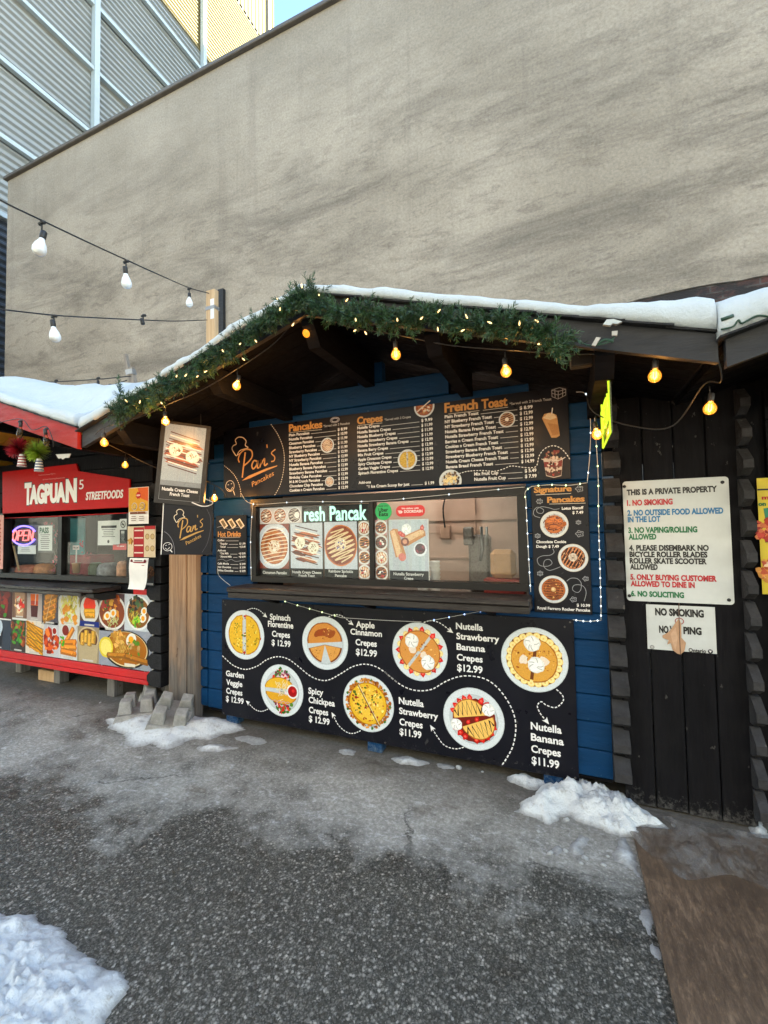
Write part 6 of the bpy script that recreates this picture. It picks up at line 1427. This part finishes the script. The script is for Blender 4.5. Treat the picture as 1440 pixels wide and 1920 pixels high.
# ================================================================== GARLAND
GYF = RY0-.05
zf = lambda x: zroof(x)-.045
gl = thing('pine_garland', 'green artificial pine garland with warm mini lights along the gable of the blue hut', 'garland', (HC, GYF, RIDGE))
xa, xb = at(222, 765, GYF).x, at(1040, 618, GYF).x
path = []
for k in range(141):
    x = xa+(xb-xa)*k/140; sag = .012*math.sin(k*.35)+.012*math.sin(k*.11+1)
    path.append(Vector((x, GYF+.008*math.sin(k*.7), zf(x)+sag-.005-.04*min(1, abs(x-HC)/.35))))
m = MB(); m.c = []
rg = random.Random(5)
def sprig(base, d, L_, n):
    d = d.normalized(); s1 = d.cross(Vector((.2, .9, .4))).normalized(); s2 = d.cross(s1); tone = rg.uniform(.55, 1.25); old = rg.random() < .12
    for k in range(n):
        t_ = k/n; q = base+d*(L_*t_); a = rg.uniform(0, 6.283); o_ = (s1*math.cos(a)+s2*math.sin(a)); nd = (o_*rg.uniform(.55, .9)+d*rg.uniform(.6, 1.0)).normalized(); ln = rg.uniform(.028, .044)*(1.05-.6*t_)
        w = nd.cross(Vector((rg.uniform(-1, 1), rg.uniform(-1, 1), .3))).normalized()*.0020
        c = (.028*tone, .074*tone, .024*tone) if not old else (.055*tone, .10*tone, .045*tone)
        if rg.random() < .06: c = (.05, .09, .06)
        m.add([q-w, q+w, q+nd*ln+w*.5, q+nd*ln-w*.5], [(0, 1, 2, 3)], False, c)
for i in range(len(path)-1):
    tdir = (path[i+1]-path[i]).normalized()
    for _ in range(7):
        b = path[i].lerp(path[i+1], rg.random()); a = rg.uniform(0, 6.283); up = Vector((0, 0, 1)); sd_ = tdir.cross(up).normalized(); up2 = sd_.cross(tdir)
        d = sd_*math.cos(a)*.8+up2*math.sin(a)+tdir*rg.uniform(-.9, .9); sprig(b+Vector((0, rg.uniform(-.03, .0), rg.uniform(-.035, .02))), d, rg.uniform(.045, .088), 22)
for _ in range(26): sprig(path[-1]+Vector((rg.uniform(-.04, .03), 0, rg.uniform(-.05, .0))), Vector((rg.uniform(.2, 1), rg.uniform(-.5, .3), rg.uniform(-1.4, .6))), .10, 18)
for _ in range(22): sprig(path[0]+Vector((rg.uniform(-.03, .04), 0, 0)), Vector((rg.uniform(-.6, .4), rg.uniform(-.5, .3), rg.uniform(-.5, 1.0))), .10, 18)
for k in range(9): sprig(path[0]+Vector((.01, 0, .04+.022*k)), Vector((rg.uniform(-.5, .5), rg.uniform(-.5, .3), 1)), .05, 14)
for _ in range(30): sprig(Vector((HC+rg.uniform(-.05, .12), GYF, zf(HC)+rg.uniform(-.03, .06))), Vector((rg.uniform(-1, 1), rg.uniform(-.6, .3), rg.uniform(-.6, 1))), .085, 17)
o = m.build('foliage', M['needles'], gl)
m = MB(); m.tube(path[::3], .006, 5); m.build('wire', M['greencord'], gl)
mini = None
lightpx = [(237, 752), (262, 754), (303, 756), (305, 796), (331, 705), (370, 706), (385, 697), (356, 716), (348, 704), (418, 658), (457, 674), (407, 666), (520, 560), (525, 580), (549, 609), (518, 626), (566, 537), (598, 553), (650, 563), (637, 577), (667, 600), (686, 625), (665, 620), (765, 596), (790, 597), (822, 584), (821, 618), (728, 616), (867, 620), (875, 594), (919, 605), (921, 647), (974, 607), (1007, 602), (1010, 645), (710, 570), (745, 600), (480, 640), (450, 645), (287, 735)]
for px, py in lightpx[::4]+lightpx[1::4]+lightpx[2::4]:
    q = at(px, py, GYF-.06)
    if mini is None:
        mb = MB(); mb.lathe([(.0015, -.008), (.0030, -.005), (.0036, .0), (.0024, .008), (.0008, .013)], (0, 0, 0), 7); mini = mb.build('mini_light', M['minilight'], gl, local=True); o = mini
    else: o = dup(mini, gl)
    o.location = q-gl.location; o.rotation_euler = (rg.uniform(-1.2, 1.2), rg.uniform(-1.2, 1.2), 0)

# ================================================================== STRING LIGHTS
def globe_proto(kind):
    s = MB(); b = MB(); fl = MB()
    s.lathe([(.010, .052), (.0135, .048), (.0135, .018), (.0115, .012)], (0, 0, 0), 12)
    if kind == 'amber':
        b.lathe([(.009, .014), (.012, .008), (.0205, -.001), (.0265, -.014), (.0275, -.023), (.0245, -.035), (.016, -.0445), (.005, -.0485)], (0, 0, 0), 16)
        fl.tube([(-.005, 0, .0), (-.006, 0, -.026), (0, .003, -.036), (.006, 0, -.026), (.005, 0, .0)], .0026, 5)
    elif kind == 'white': b.lathe([(.011, .012), (.014, .0), (.024, -.020), (.029, -.042), (.027, -.058), (.017, -.070), (.003, -.074)], (0, 0, 0), 16)
    elif kind == 'clear': b.lathe([(.010, .014), (.013, .0), (.021, -.028), (.023, -.052), (.019, -.068), (.010, -.078), (.002, -.081)], (0, 0, 0), 14)
    return s, b, fl
PROT = {}
def light_string(name, label, cablepts, bulbs, kind, r=.004, drop=.03, lamp=0.0, group=None, scale=.9, empty=()):
    t = thing(name, label, 'string lights', tuple(cablepts[0]), group); m = MB(); m.tube(smooth_path(cablepts, 8), r, 6)
    m.build('cable', M['cable'], t)
    for i, q in enumerate(bulbs):
        q = Vector(q)
        if kind not in PROT:
            s, b, fl = globe_proto(kind); PROT[kind] = [s.build('socket', M['cable'], t, True), b.build('bulb', {'amber': M['amber'], 'white': M['frost'], 'clear': M['clearbulb']}[kind], t, True), fl.build('filament', M['filament'], t, True) if fl.v else None]
            s_, b_, f_ = PROT[kind]
            if f_: f_.parent = b_
            so, bo, fo = s_, b_, f_
        else:
            so = dup(PROT[kind][0], t); bo = dup(PROT[kind][1], t); fo = dup(PROT[kind][2], bo) if PROT[kind][2] and i not in empty else None
        if i in empty:
            bpy.data.objects.remove(bo); bo = None
        rot = (random.uniform(-.2, .2), random.uniform(-.2, .2), 0)
        for o_ in (so, bo):
            if o_: o_.location = q-t.location; o_.rotation_euler = rot; o_.scale = (scale,)*3
        dm = MB(); top = q+Vector((0, 0, .05*scale)); dm.tube([top, top+Vector((0, 0, drop))], r*.9, 6)
        if kind != 'amber': dm.tube([top+Vector((-.02, 0, drop-.006)), top+Vector((.0, 0, drop)), top+Vector((.02, 0, drop-.006))], r*2.2, 6)
        dm.build('drop_lead', M['cable'], t)
        lp = lamp[i] if isinstance(lamp, (list, tuple)) else lamp
        if lp:
            L = bpy.data.lights.new('bulb_glow', 'POINT'); L.energy = lp; L.color = (1, .50, .16); L.shadow_soft_size = .018
            lo = bpy.data.objects.new('bulb_glow', L); COL.objects.link(lo); lo.parent = t; lo.location = q-t.location+Vector((0, -.0, -.022))
    return t
ab = [(195, 825, 1.96), (310, 785, 2.0), (445, 718, 2.04), (575, 618, 2.06), (742, 658, 2.05), (948, 690, 2.05), (1228, 697, 2.05)]
bq = [at(x, y, yy) for x, y, yy in ab]; up5 = Vector((0, 0, .085))
cp = [bq[0]+Vector((-.12, .02, .05))]
for i, q in enumerate(bq):
    cp.append(q+up5)
    if i < len(bq)-1: cp.append((q+bq[i+1])/2+up5+Vector((0, .01, -.012)))
cp.append(bq[-1]+Vector((.14, .0, .075)))
light_string('string_light', 'amber globe bulbs strung along the inside of the front gable', cp, bq, 'amber', .0032, .03, [.7, 2.0, 1.8, .6, .6, .9, .4])
q1, q2, q3 = at(1332, 758, 2.2), at(1118, 808, 2.35), at(402, 930, 2.62)
light_string('string_light', 'loose black cable with two amber bulbs drooping before the gate', [at(1345, 668, 2.06), at(1352, 715, 2.12), q1+Vector((-.02, 0, .085)), at(1262, 798, 2.3), at(1190, 800, 2.34), q2+up5, at(1100, 745, 2.4)], [q1, q2], 'amber', .0032, .03, [.35, .9])
q4 = at(235, 868, 2.5)
light_string('string_light', 'low cable with two amber bulbs behind the left eave and by the logo', [at(180, 822, 2.1), q4+up5, at(300, 880, 2.6), q3+up5, at(425, 932, 2.75)], [q4, q3], 'amber', .0032, .03, [.5, 1.6])
D = lambda x, y, d: atd(x, y, d)
light_string('string_light', 'upper black cable with three white bulbs rising to the left sky corner', [D(-60, 335, 2.0), D(0, 375, 2.1), D(78, 413, 2.3), D(160, 452, 2.6), D(236, 487, 2.95), D(300, 516, 3.3), D(356, 540, DP-.12), D(392, 550, DP-.03)], [D(78, 452, 2.3), D(236, 517, 2.95), D(355, 560, DP-.12)], 'white', .0045, .045, scale=1.12)
light_string('string_light', 'lower black cable with one white bulb and one empty socket', [D(-60, 576, 2.3), D(0, 580, 2.5), D(101, 591, 2.8), D(185, 596, 3.0), D(269, 600, 3.3), D(330, 602, 3.7), D(388, 600, DP-.03)], [D(101, 617, 2.8), D(269, 612, 3.3)], 'white', .0045, .03, scale=1.12, empty=(1,))
light_string('string_light', 'far upper thin cable with small unlit bulbs above the snowy red hut', [D(60, 718, 5.6), D(103, 716, 5.4), D(185, 711, 5.1), D(246, 705, 4.95)], [D(105, 726, 5.4), D(184, 722, 5.1)], 'clear', .006, .03, scale=1.1)
light_string('string_light', 'far lower thin cable with one small unlit bulb sloping to the split post', [D(150, 738, 5.3), D(204, 724, 5.1), D(238, 713, 4.95)], [D(206, 735, 5.1)], 'clear', .006, .03, scale=1.1)
c1, c2 = at(38, 803, 1.93), at(86, 818, 1.93)
light_string('string_light', 'two clear unlit bulbs clipped along the red fascia', [at(-10, 795, 1.93), c1+Vector((0, 0, .07)), at(60, 806, 1.93), c2+Vector((0, 0, .07)), at(98, 822, 1.93), at(100, 838, 1.95)], [c1, c2], 'clear', .0032, .012)

# fairy lights round the right board and across the window
def fairy(name, label, segs, r=.0016):
    t = thing(name, label, 'fairy lights', tuple(segs[0][0][0])); 
    for pts, mats in segs:
        m = MB(); m.tube(smooth_path(pts, 5), r, 5); m.build('wire', M['white'], t)
    for pts, mats in segs:
        if not mats: continue
        mat, n = mats; P = smooth_path(pts, 12); L_ = [0]
        for a, b in zip(P[:-1], P[1:]): L_.append(L_[-1]+(b-a).length)
        for k in range(n):
            d = L_[-1]*(k+.5)/n; i = max(j for j in range(len(P)-1) if L_[j] <= d); q = P[i].lerp(P[i+1], (d-L_[i])/max(1e-6, L_[i+1]-L_[i]))
            key = ('fairy', mat)
            if key not in PROT:
                mb = MB(); mb.lathe([(.001, -.006), (.0036, -.003), (.0042, 0), (.0036, .003), (.001, .006)], (0, 0, 0), 8); PROT[key] = mb.build('tiny_light', M[mat], t, True); o = PROT[key]
            else: o = dup(PROT[key], t)
            o.location = q-t.location
    return t
FY = WY-.03
A = lambda x, y, yy=FY: at(x, y, yy)
fairy('fairy_light_string', 'fine string of cool and green fairy lights framing the narrow pancake board', [
    ([A(1080, 735), A(1100, 741), A(1107, 790), A(1106, 850), A(1101, 905)], ('fairyw', 5)), ([A(1101, 905), A(1066, 910), A(1031, 909), A(997, 912)], ('fairyg', 4)),
    ([A(997, 912), A(985, 922), A(986, 940)], ('fairyg', 2)), ([A(986, 940), A(989, 1000), A(992, 1060), A(995, 1110)], ('fairyw', 7)),
    ([A(1112, 745), A(1121, 880), A(1122, 960), A(1123, 1005)], ('fairyg', 7)), ([A(1123, 1005), A(1126, 1100), A(1127, 1163)], ('fairyw', 9)), ([A(1127, 1163), A(1100, 1165), A(1074, 1162)], ('fairyw', 4))], .0019)
fairy('fairy_light_string', 'thin wire with white dots running along the top of the serving window', [([A(452, 925), A(474, 945), A(560, 941), A(690, 940), A(800, 931), A(900, 921), A(984, 913)], ('fairyw', 7)), ([A(471, 1088), A(470, 1010), A(474, 946)], ('fairyw', 3)), ([A(408, 1065), A(411, 1080), A(432, 1098)], None)])
fairy('fairy_light_string', 'sagging wire with green then blue dots under the counter shelf', [([A(500, 1114, 2.79), A(545, 1131), A(640, 1158)], ('fairyg', 6)), ([A(640, 1158), A(720, 1163), A(790, 1166)], None), ([A(800, 1165), A(870, 1152), A(925, 1141), A(975, 1128, 2.79)], ('fairyb', 6))])

# lime neon sign seen nearly edge on
XN = .187; yA, yB = XN/(ray(1129, 790).x/ray(1129, 790).y), XN/(ray(1143, 780).x/ray(1143, 780).y)
z0_, z1_ = at(1143, 795, yB).z, at(1143, 722, yB).z
z0f = at(1130, 832, yA).z
t = thing('neon_sign', 'lime neon sign hung edge on beside the right end of the menu', 'neon sign', (XN, yA, z0f))
def xz(pts, r): m = MB(); m.tube(pts, r, 6); return m
ny0, ny1 = min(yA, yB), max(yA, yB); nz0, nz1 = 1.955, 2.20
m = MB(); m.box(XN+.004, XN+.010, ny0, ny1, nz0, nz1); m.build('backing', simple('clear_lime_acrylic', lin(40, 52, 6), .3, bstr=0), t)
xz([(XN, ny0, nz0), (XN, ny1, nz0), (XN, ny1, nz1), (XN, ny0, nz1), (XN, ny0, nz0)], .005).build('frame_tube', M['neony'], t)
pw = (ny1-ny0)/4.6
for k, st in enumerate(([(0, 0), (1, 0), (1, 1), (0, 1), (0, 0)], [(0, 0), (0, 1), (1, 1), (1, .5), (0, .5)], [(1, 0), (0, 0), (0, 1), (1, 1)], [(0, 0), (0, 1), (1, 0), (1, 1)])):
    xz([(XN-.004, ny1-.02-(k*1.08+a*.8)*pw, nz0+.06+b*.12) for a, b in st], .004).build('letter_tube', M['neony'], t)
xz([(XN+.006, ny0+.03, nz1), (XN+.006, ny0+.03, 2.30)], .002).build('hanger_wire', M['cable'], t)
t = thing('flood_light', 'small black flood light under the right roof edge', 'lamp', tuple(at(1090, 676, 2.2)))
q = at(1090, 676, 2.2); m = MB(); m.box(q.x-.05, q.x+.05, q.y-.02, q.y+.03, q.z-.03, q.z+.03, .006); m.build('housing', M['black'], t); m = MB(); m.box(q.x-.01, q.x+.01, q.y, q.y+.02, q.z+.031, q.z+.12); m.build('bracket', M['black'], t)
# cord and plugs at the right end of the garland
cy = RY0-.045
m = MB(); m.tube(smooth_path([at(1062, 622, cy), at(1085, 640, cy), at(1108, 648, cy), at(1140, 642, cy), at(1152, 632, cy)], 6), .0035, 5); m.tube(smooth_path([at(1120, 645, cy), at(1135, 637, cy), at(1150, 641, cy)], 6), .006, 5); t = tag(m.build('green_lead', M['greencord']), 'green lead of the garland with plugs hanging on the right fascia', 'cord')
for pts, nm in ((((1109, 648), (1118, 633), (1126, 634), (1116, 650)), 'plug'), (((1147, 622), (1158, 621), (1157, 630), (1147, 630)), 'cord_tag')):
    m = MB(); g_ = [at(x, y, cy-.006) for x, y in pts]; m.prism([(a.x, a.z) for a in g_], cy-.012, cy-.004, 'y'); m.build(nm, M['steel'], t)
m = MB(); g_ = [at(x, y, cy-.005) for x, y in ((1130, 611), (1137, 602), (1150, 601), (1166, 606), (1156, 610), (1148, 609), (1144, 613))]; m.prism([(a.x, a.z) for a in g_], cy-.02, cy-.004, 'y'); tag(m.build('ribbon_scrap', M['galv']), 'crumpled white ribbon scrap on the right roof edge', 'ribbon')
cy2 = RY0-.04
m = MB(); m.tube(smooth_path([at(1352, 618, cy2), at(1375, 612, cy2), at(1384, 600, cy2), at(1392, 606, cy2), at(1420, 592, cy2), at(1450, 596, cy2)], 6), .0035, 5); m.tube([at(1352, 600, cy2), at(1375, 592, cy2)], .007, 6); tag(m.build('green_lead', M['greencord']), 'dark green lead lying in the snow over the dark hut eave', 'cord')

# ================================================================== GROUND THINGS
def heap(name, label, px, height, seed, mat, res=.022, rough=.5, kind=None, cat='snow', flat=False, edge=.10, kill=.0):
    pts = [gnd(x, y) for x, y in px]; poly = [(p.x, p.y) for p in smooth_path(pts+[pts[0]], 5)]
    x0, x1 = min(p[0] for p in poly), max(p[0] for p in poly); y0, y1 = min(p[1] for p in poly), max(p[1] for p in poly)
    def inside(x, y):
        c = False; j = len(poly)-1
        for i in range(len(poly)):
            (xi, yi), (xj, yj) = poly[i], poly[j]
            if (yi > y) != (yj > y) and x < (xj-xi)*(y-yi)/(yj-yi)+xi: c = not c
            j = i
        return c
    def dist(x, y):
        d = 9
        for i in range(len(poly)-1):
            (ax, ay), (bx, by) = poly[i], poly[i+1]; l2 = (bx-ax)**2+(by-ay)**2; t_ = max(0, min(1, ((x-ax)*(bx-ax)+(y-ay)*(by-ay))/l2)) if l2 else 0
            d = min(d, math.hypot(x-ax-t_*(bx-ax), y-ay-t_*(by-ay)))
        return d
    nx, ny = int((x1-x0+.12)/res)+2, int((y1-y0+.12)/res)+2; H = {}
    for i in range(nx):
        for j in range(ny):
            x, y = x0-.06+i*res, y0-.06+j*res; d = dist(x, y)*(1 if inside(x, y) else -1)
            d += .03*noise.noise(Vector((x*9, y*9, seed)))+.014*noise.noise(Vector((x*26, y*26, seed)))
            t_ = max(0, min(1, d/edge)); s_ = t_**.6 if not flat else min(1, t_*3)
            n_ = 1+rough*noise.noise(Vector((x*5, y*5, seed+4)))+rough*.7*noise.noise(Vector((x*14, y*14, seed+9)))+rough*.6*abs(noise.noise(Vector((x*34, y*34, seed+2))))+rough*.28*noise.noise(Vector((x*70, y*70, seed+6)))
            H[i, j] = (x, y, height*s_*max(.15, n_)*(min(1, .35+d/(edge*3)) if not flat else 1) if d > 0 else -.004)
    m = MB(); idx = {}; vs = []; fs = []
    for (i, j), v in H.items(): idx[i, j] = len(vs); vs.append(v)
    for i in range(nx-1):
        for j in range(ny-1):
            q = [(i, j), (i+1, j), (i+1, j+1), (i, j+1)]
            if max(H[k][2] for k in q) > 0: fs.append(tuple(idx[k] for k in q))
    m.add(vs, fs, True); return tag(m.build(name, mat), label, cat, None, kind)
heap('snow_heap', 'flat snow heap under the concrete blocks by the timber post', [(195, 1350), (250, 1342), (330, 1338), (372, 1342), (432, 1350), (464, 1367), (430, 1374), (398, 1386), (360, 1388), (330, 1400), (305, 1404), (285, 1396), (240, 1400), (232, 1382), (205, 1366)], .055, 1.0, M['gsnow'], .02, .35)
heap('snow_heap', 'dirty snow heap filling the lower left corner of the yard', [(-160, 1700), (0, 1712), (62, 1722), (118, 1750), (160, 1785), (196, 1815), (232, 1842), (240, 1862), (205, 1900), (180, 1960), (150, 2050), (-300, 2050)], .06, 2.0, M['gsnow'], .0095, .95)
heap('snow_heap', 'broken snow heap below the right end of the crepe board and the gate', [(965, 1522), (985, 1500), (1020, 1478), (1050, 1468), (1095, 1467), (1130, 1478), (1165, 1492), (1190, 1508), (1235, 1540), (1252, 1556), (1215, 1566), (1190, 1572), (1165, 1568), (1120, 1552), (1085, 1540), (1060, 1528), (1030, 1546), (1005, 1538)], .10, 3.0, M['gsnow'], .010, .62)
for k, (px, h, lab) in enumerate((([(372, 1402), (400, 1397), (440, 1400), (444, 1404), (410, 1410), (380, 1411)], .02, 'thin snow scrap in front of the flat heap'),
        ([(436, 1383), (470, 1378), (500, 1390), (490, 1396), (455, 1392)], .006, 'icy smear right of the flat heap'),
        ([(634, 1406), (650, 1402), (666, 1408), (660, 1414), (640, 1413)], .02, 'small snow lump left of the middle support block'),
        ([(732, 1422), (760, 1420), (790, 1424), (806, 1432), (780, 1436), (745, 1430)], .02, 'flat snow patch below the middle of the crepe board'),
        ([(823, 1434), (845, 1435), (850, 1440), (828, 1440)], .012, 'tiny snow patch below the seventh plate'),
        ([(935, 1453), (980, 1455), (1030, 1470), (1010, 1482), (985, 1478), (955, 1464)], .03, 'grey snow tongue under the board right end'),
        ([(1030, 1592), (1045, 1588), (1052, 1598), (1040, 1604)], .02, 'small snow crumb on asphalt before the broken heap'),
        ([(1070, 1575), (1090, 1566), (1106, 1580), (1100, 1600), (1080, 1604), (1066, 1592)], .018, 'melting snow remnant before the broken heap'),
        ([(1148, 1592), (1168, 1570), (1186, 1600), (1196, 1640), (1180, 1630), (1150, 1612)], .02, 'snow strip at the top of the plywood edge'),
        ([(1204, 1715), (1216, 1710), (1228, 1760), (1236, 1795), (1224, 1790), (1210, 1760)], .014, 'snow sliver along the plywood edge lower down'),
        ([(1405, 1555), (1420, 1535), (1432, 1550), (1440, 1570), (1425, 1572)], .03, 'snow lump at the foot of the gate right side'))):
    heap('snow_patch', lab, px, h, 20+k, M['gsnow'], .009, .6, edge=.04)
# chunks lying about
rg2 = random.Random(12); ch0 = None
spots = [(625, 1599), (600, 1290+330)] 
cpx = [(1032, 1600), (1097, 1610), (1140, 1607), (1115, 1545), (1062, 1538), (1244, 1558), (1090, 1620), (1060, 1596), (433, 1441), (540, 1430), (1132, 1623), (1160, 1560), (1262, 1549), (1205, 1586), (860, 1440), (905, 1448), (1010, 1560), (1410, 1610), (1316, 1717), (188, 1318), (300, 1430)]
for k, (px, py) in enumerate(cpx):
    q = gnd(px, py)
    if ch0 is None:
        bm = bmesh.new(); bmesh.ops.create_icosphere(bm, subdivisions=2, radius=.016)
        for v in bm.verts: v.co *= 1+.5*noise.noise(v.co*60)
        me = bpy.data.meshes.new('snow_chunk'); bm.to_mesh(me); bm.free(); me.materials.append(M['gsnow']); ch0 = bpy.data.objects.new('snow_chunk', me); COL.objects.link(ch0); o = ch0
    else: o = dup(ch0, None)
    tag(o, 'small loose lump of snow lying on the ground among the melting patches', 'snow', 'loose snow lumps'); s_ = rg2.uniform(.5, 1.1); o.location = (q.x, q.y, .004); o.scale = (s_*1.2, s_, s_*.6); o.rotation_euler = (0, 0, rg2.uniform(0, 6))
# plywood sheet and ice
a = gnd(1185, 1562); b = gnd(1272, 1925)
m = MB(); m.prism([(a.x+.0, 2.60), (b.x, b.y), (b.x-.01, .2), (2.2, .2), (2.2, 2.72), (.9, 2.74)], .004, .019, 'z'); tag(m.build('plywood_sheet', M['ply']), 'wet brown plywood sheet laid over the ground before the gate', 'board')
def flat_poly(name, label, px, z, mat, cat, res=.03):
    return None
m = MB(); ip = [(1180, 1560), (1210, 1540), (1260, 1530), (1330, 1545), (1400, 1560), (1460, 1570), (1500, 1600), (1470, 1668), (1420, 1658), (1370, 1640), (1330, 1645), (1290, 1650), (1255, 1632), (1230, 1610), (1205, 1590)]
pp = smooth_path([gnd(x, y, .021) for x, y in ip]+[gnd(*ip[0], .021)], 4); cen = sum((q for q in pp), Vector())/len(pp)
n = len(pp); vs = []
for k in range(7): vs += [(*((q-cen)*(k/6)+cen).xy, .0235-.003*(k/6)**2+.002*noise.noise(Vector((q.x*8, q.y*8, k)))*(k < 6)) for q in pp]
m.add(vs, [(k*n+i, k*n+(i+1) % n, (k+1)*n+(i+1) % n, (k+1)*n+i) for k in range(6) for i in range(n)], True); tag(m.build('ice_sheet', M['ice']), 'thin grey ice frozen over the top of the plywood at the gate', 'ice')
# wooden sill strip of ground dirt along the boards: cast concrete blocks
def deck_block():
    m = MB(); b, t_, h, s = .15, .095, .08, .027
    m.add([(-b, -b, 0), (b, -b, 0), (b, b, 0), (-b, b, 0), (-b*.86, -b*.86, h), (b*.86, -b*.86, h), (b*.86, b*.86, h), (-b*.86, b*.86, h)], [(0, 3, 2, 1), (4, 5, 6, 7), (0, 1, 5, 4), (1, 2, 6, 5), (2, 3, 7, 6), (3, 0, 4, 7)])
    for sx in (-1, 1):
        for sy in (-1, 1):
            bm = bmesh.new(); bmesh.ops.create_cube(bm, size=1)
            for v in bm.verts:
                up = v.co.z > 0; o_ = b*.81 if not up else b*.72; i_ = s if not up else s+.006
                v.co = Vector((sx*(o_ if v.co.x*sx > 0 else i_), sy*(o_ if v.co.y*sy > 0 else i_), h-.002 if not up else h+.12))
            bmesh.ops.bevel(bm, geom=bm.edges[:], offset=.009, segments=2, profile=.5, affect='EDGES'); bm.verts.index_update()
            m.add([v.co+Vector((noise.noise(v.co*22+Vector((sx*3, sy*7, 0)))*.009, noise.noise(v.co*22+Vector((5+sx, sy, 0)))*.009, noise.noise(v.co*14+Vector((sx*2, sy*5, 3)))*.012)) for v in bm.verts], [tuple(v.index for v in f.verts) for f in bm.faces]); bm.free()
    return m
blk = None
for px, py, z, rot, lab in ((250, 1347, .0, (.02, .0, .72), 'left concrete deck block standing on the ground behind the snow'), (312, 1366, .045, (.38, .22, .62), 'concrete deck block tipped forward in the snow'), (290, 1320, .0, (0, 0, .95), 'concrete deck block at the back beside the timber post')):
    q = gnd(px, py)
    if blk is None: blk = deck_block().build('concrete_block', M['concrete']); o = blk
    else: o = dup(blk, None)
    tag(o, lab, 'concrete block', 'cast concrete deck blocks'); o.location = (q.x, q.y+.05, z); o.rotation_euler = rot; o.scale = (1.1, 1.1, .88)
# red blossoms hung inside the red hut window
t = thing('flower_garland', 'string of small dark red blossoms inside the red hut window', 'garland', tuple(at(100, 980, PY+.03)))
m = MB(); rf = random.Random(3); cl = []
for px, py, n_ in ((88, 982, 16), (97, 988, 16), (106, 1003, 10), (97, 1016, 6), (104, 1045, 10), (107, 1058, 10), (100, 1066, 8), (152, 1022, 12), (160, 1040, 8)):
    q = at(px, py, PY+.03); cl.append(q)
    for _ in range(n_):
        c = q+Vector((rf.gauss(0, .022), rf.gauss(0, .012), rf.gauss(0, .022))); r_ = rf.uniform(.006, .012)
        m.add([c+Vector((r_*math.cos(k*1.047), rf.uniform(-.004, .004), r_*math.sin(k*1.047))) for k in range(6)], [(0, 1, 2, 3, 4, 5)])
m.build('blossoms', simple('red_blossom', lin(170, 24, 56), .6, var=.5, vscale=80, bstr=0), t)
m = MB(); m.tube(smooth_path(cl[:7], 4), .0025, 5); m.build('stem', M['greencord'], t)
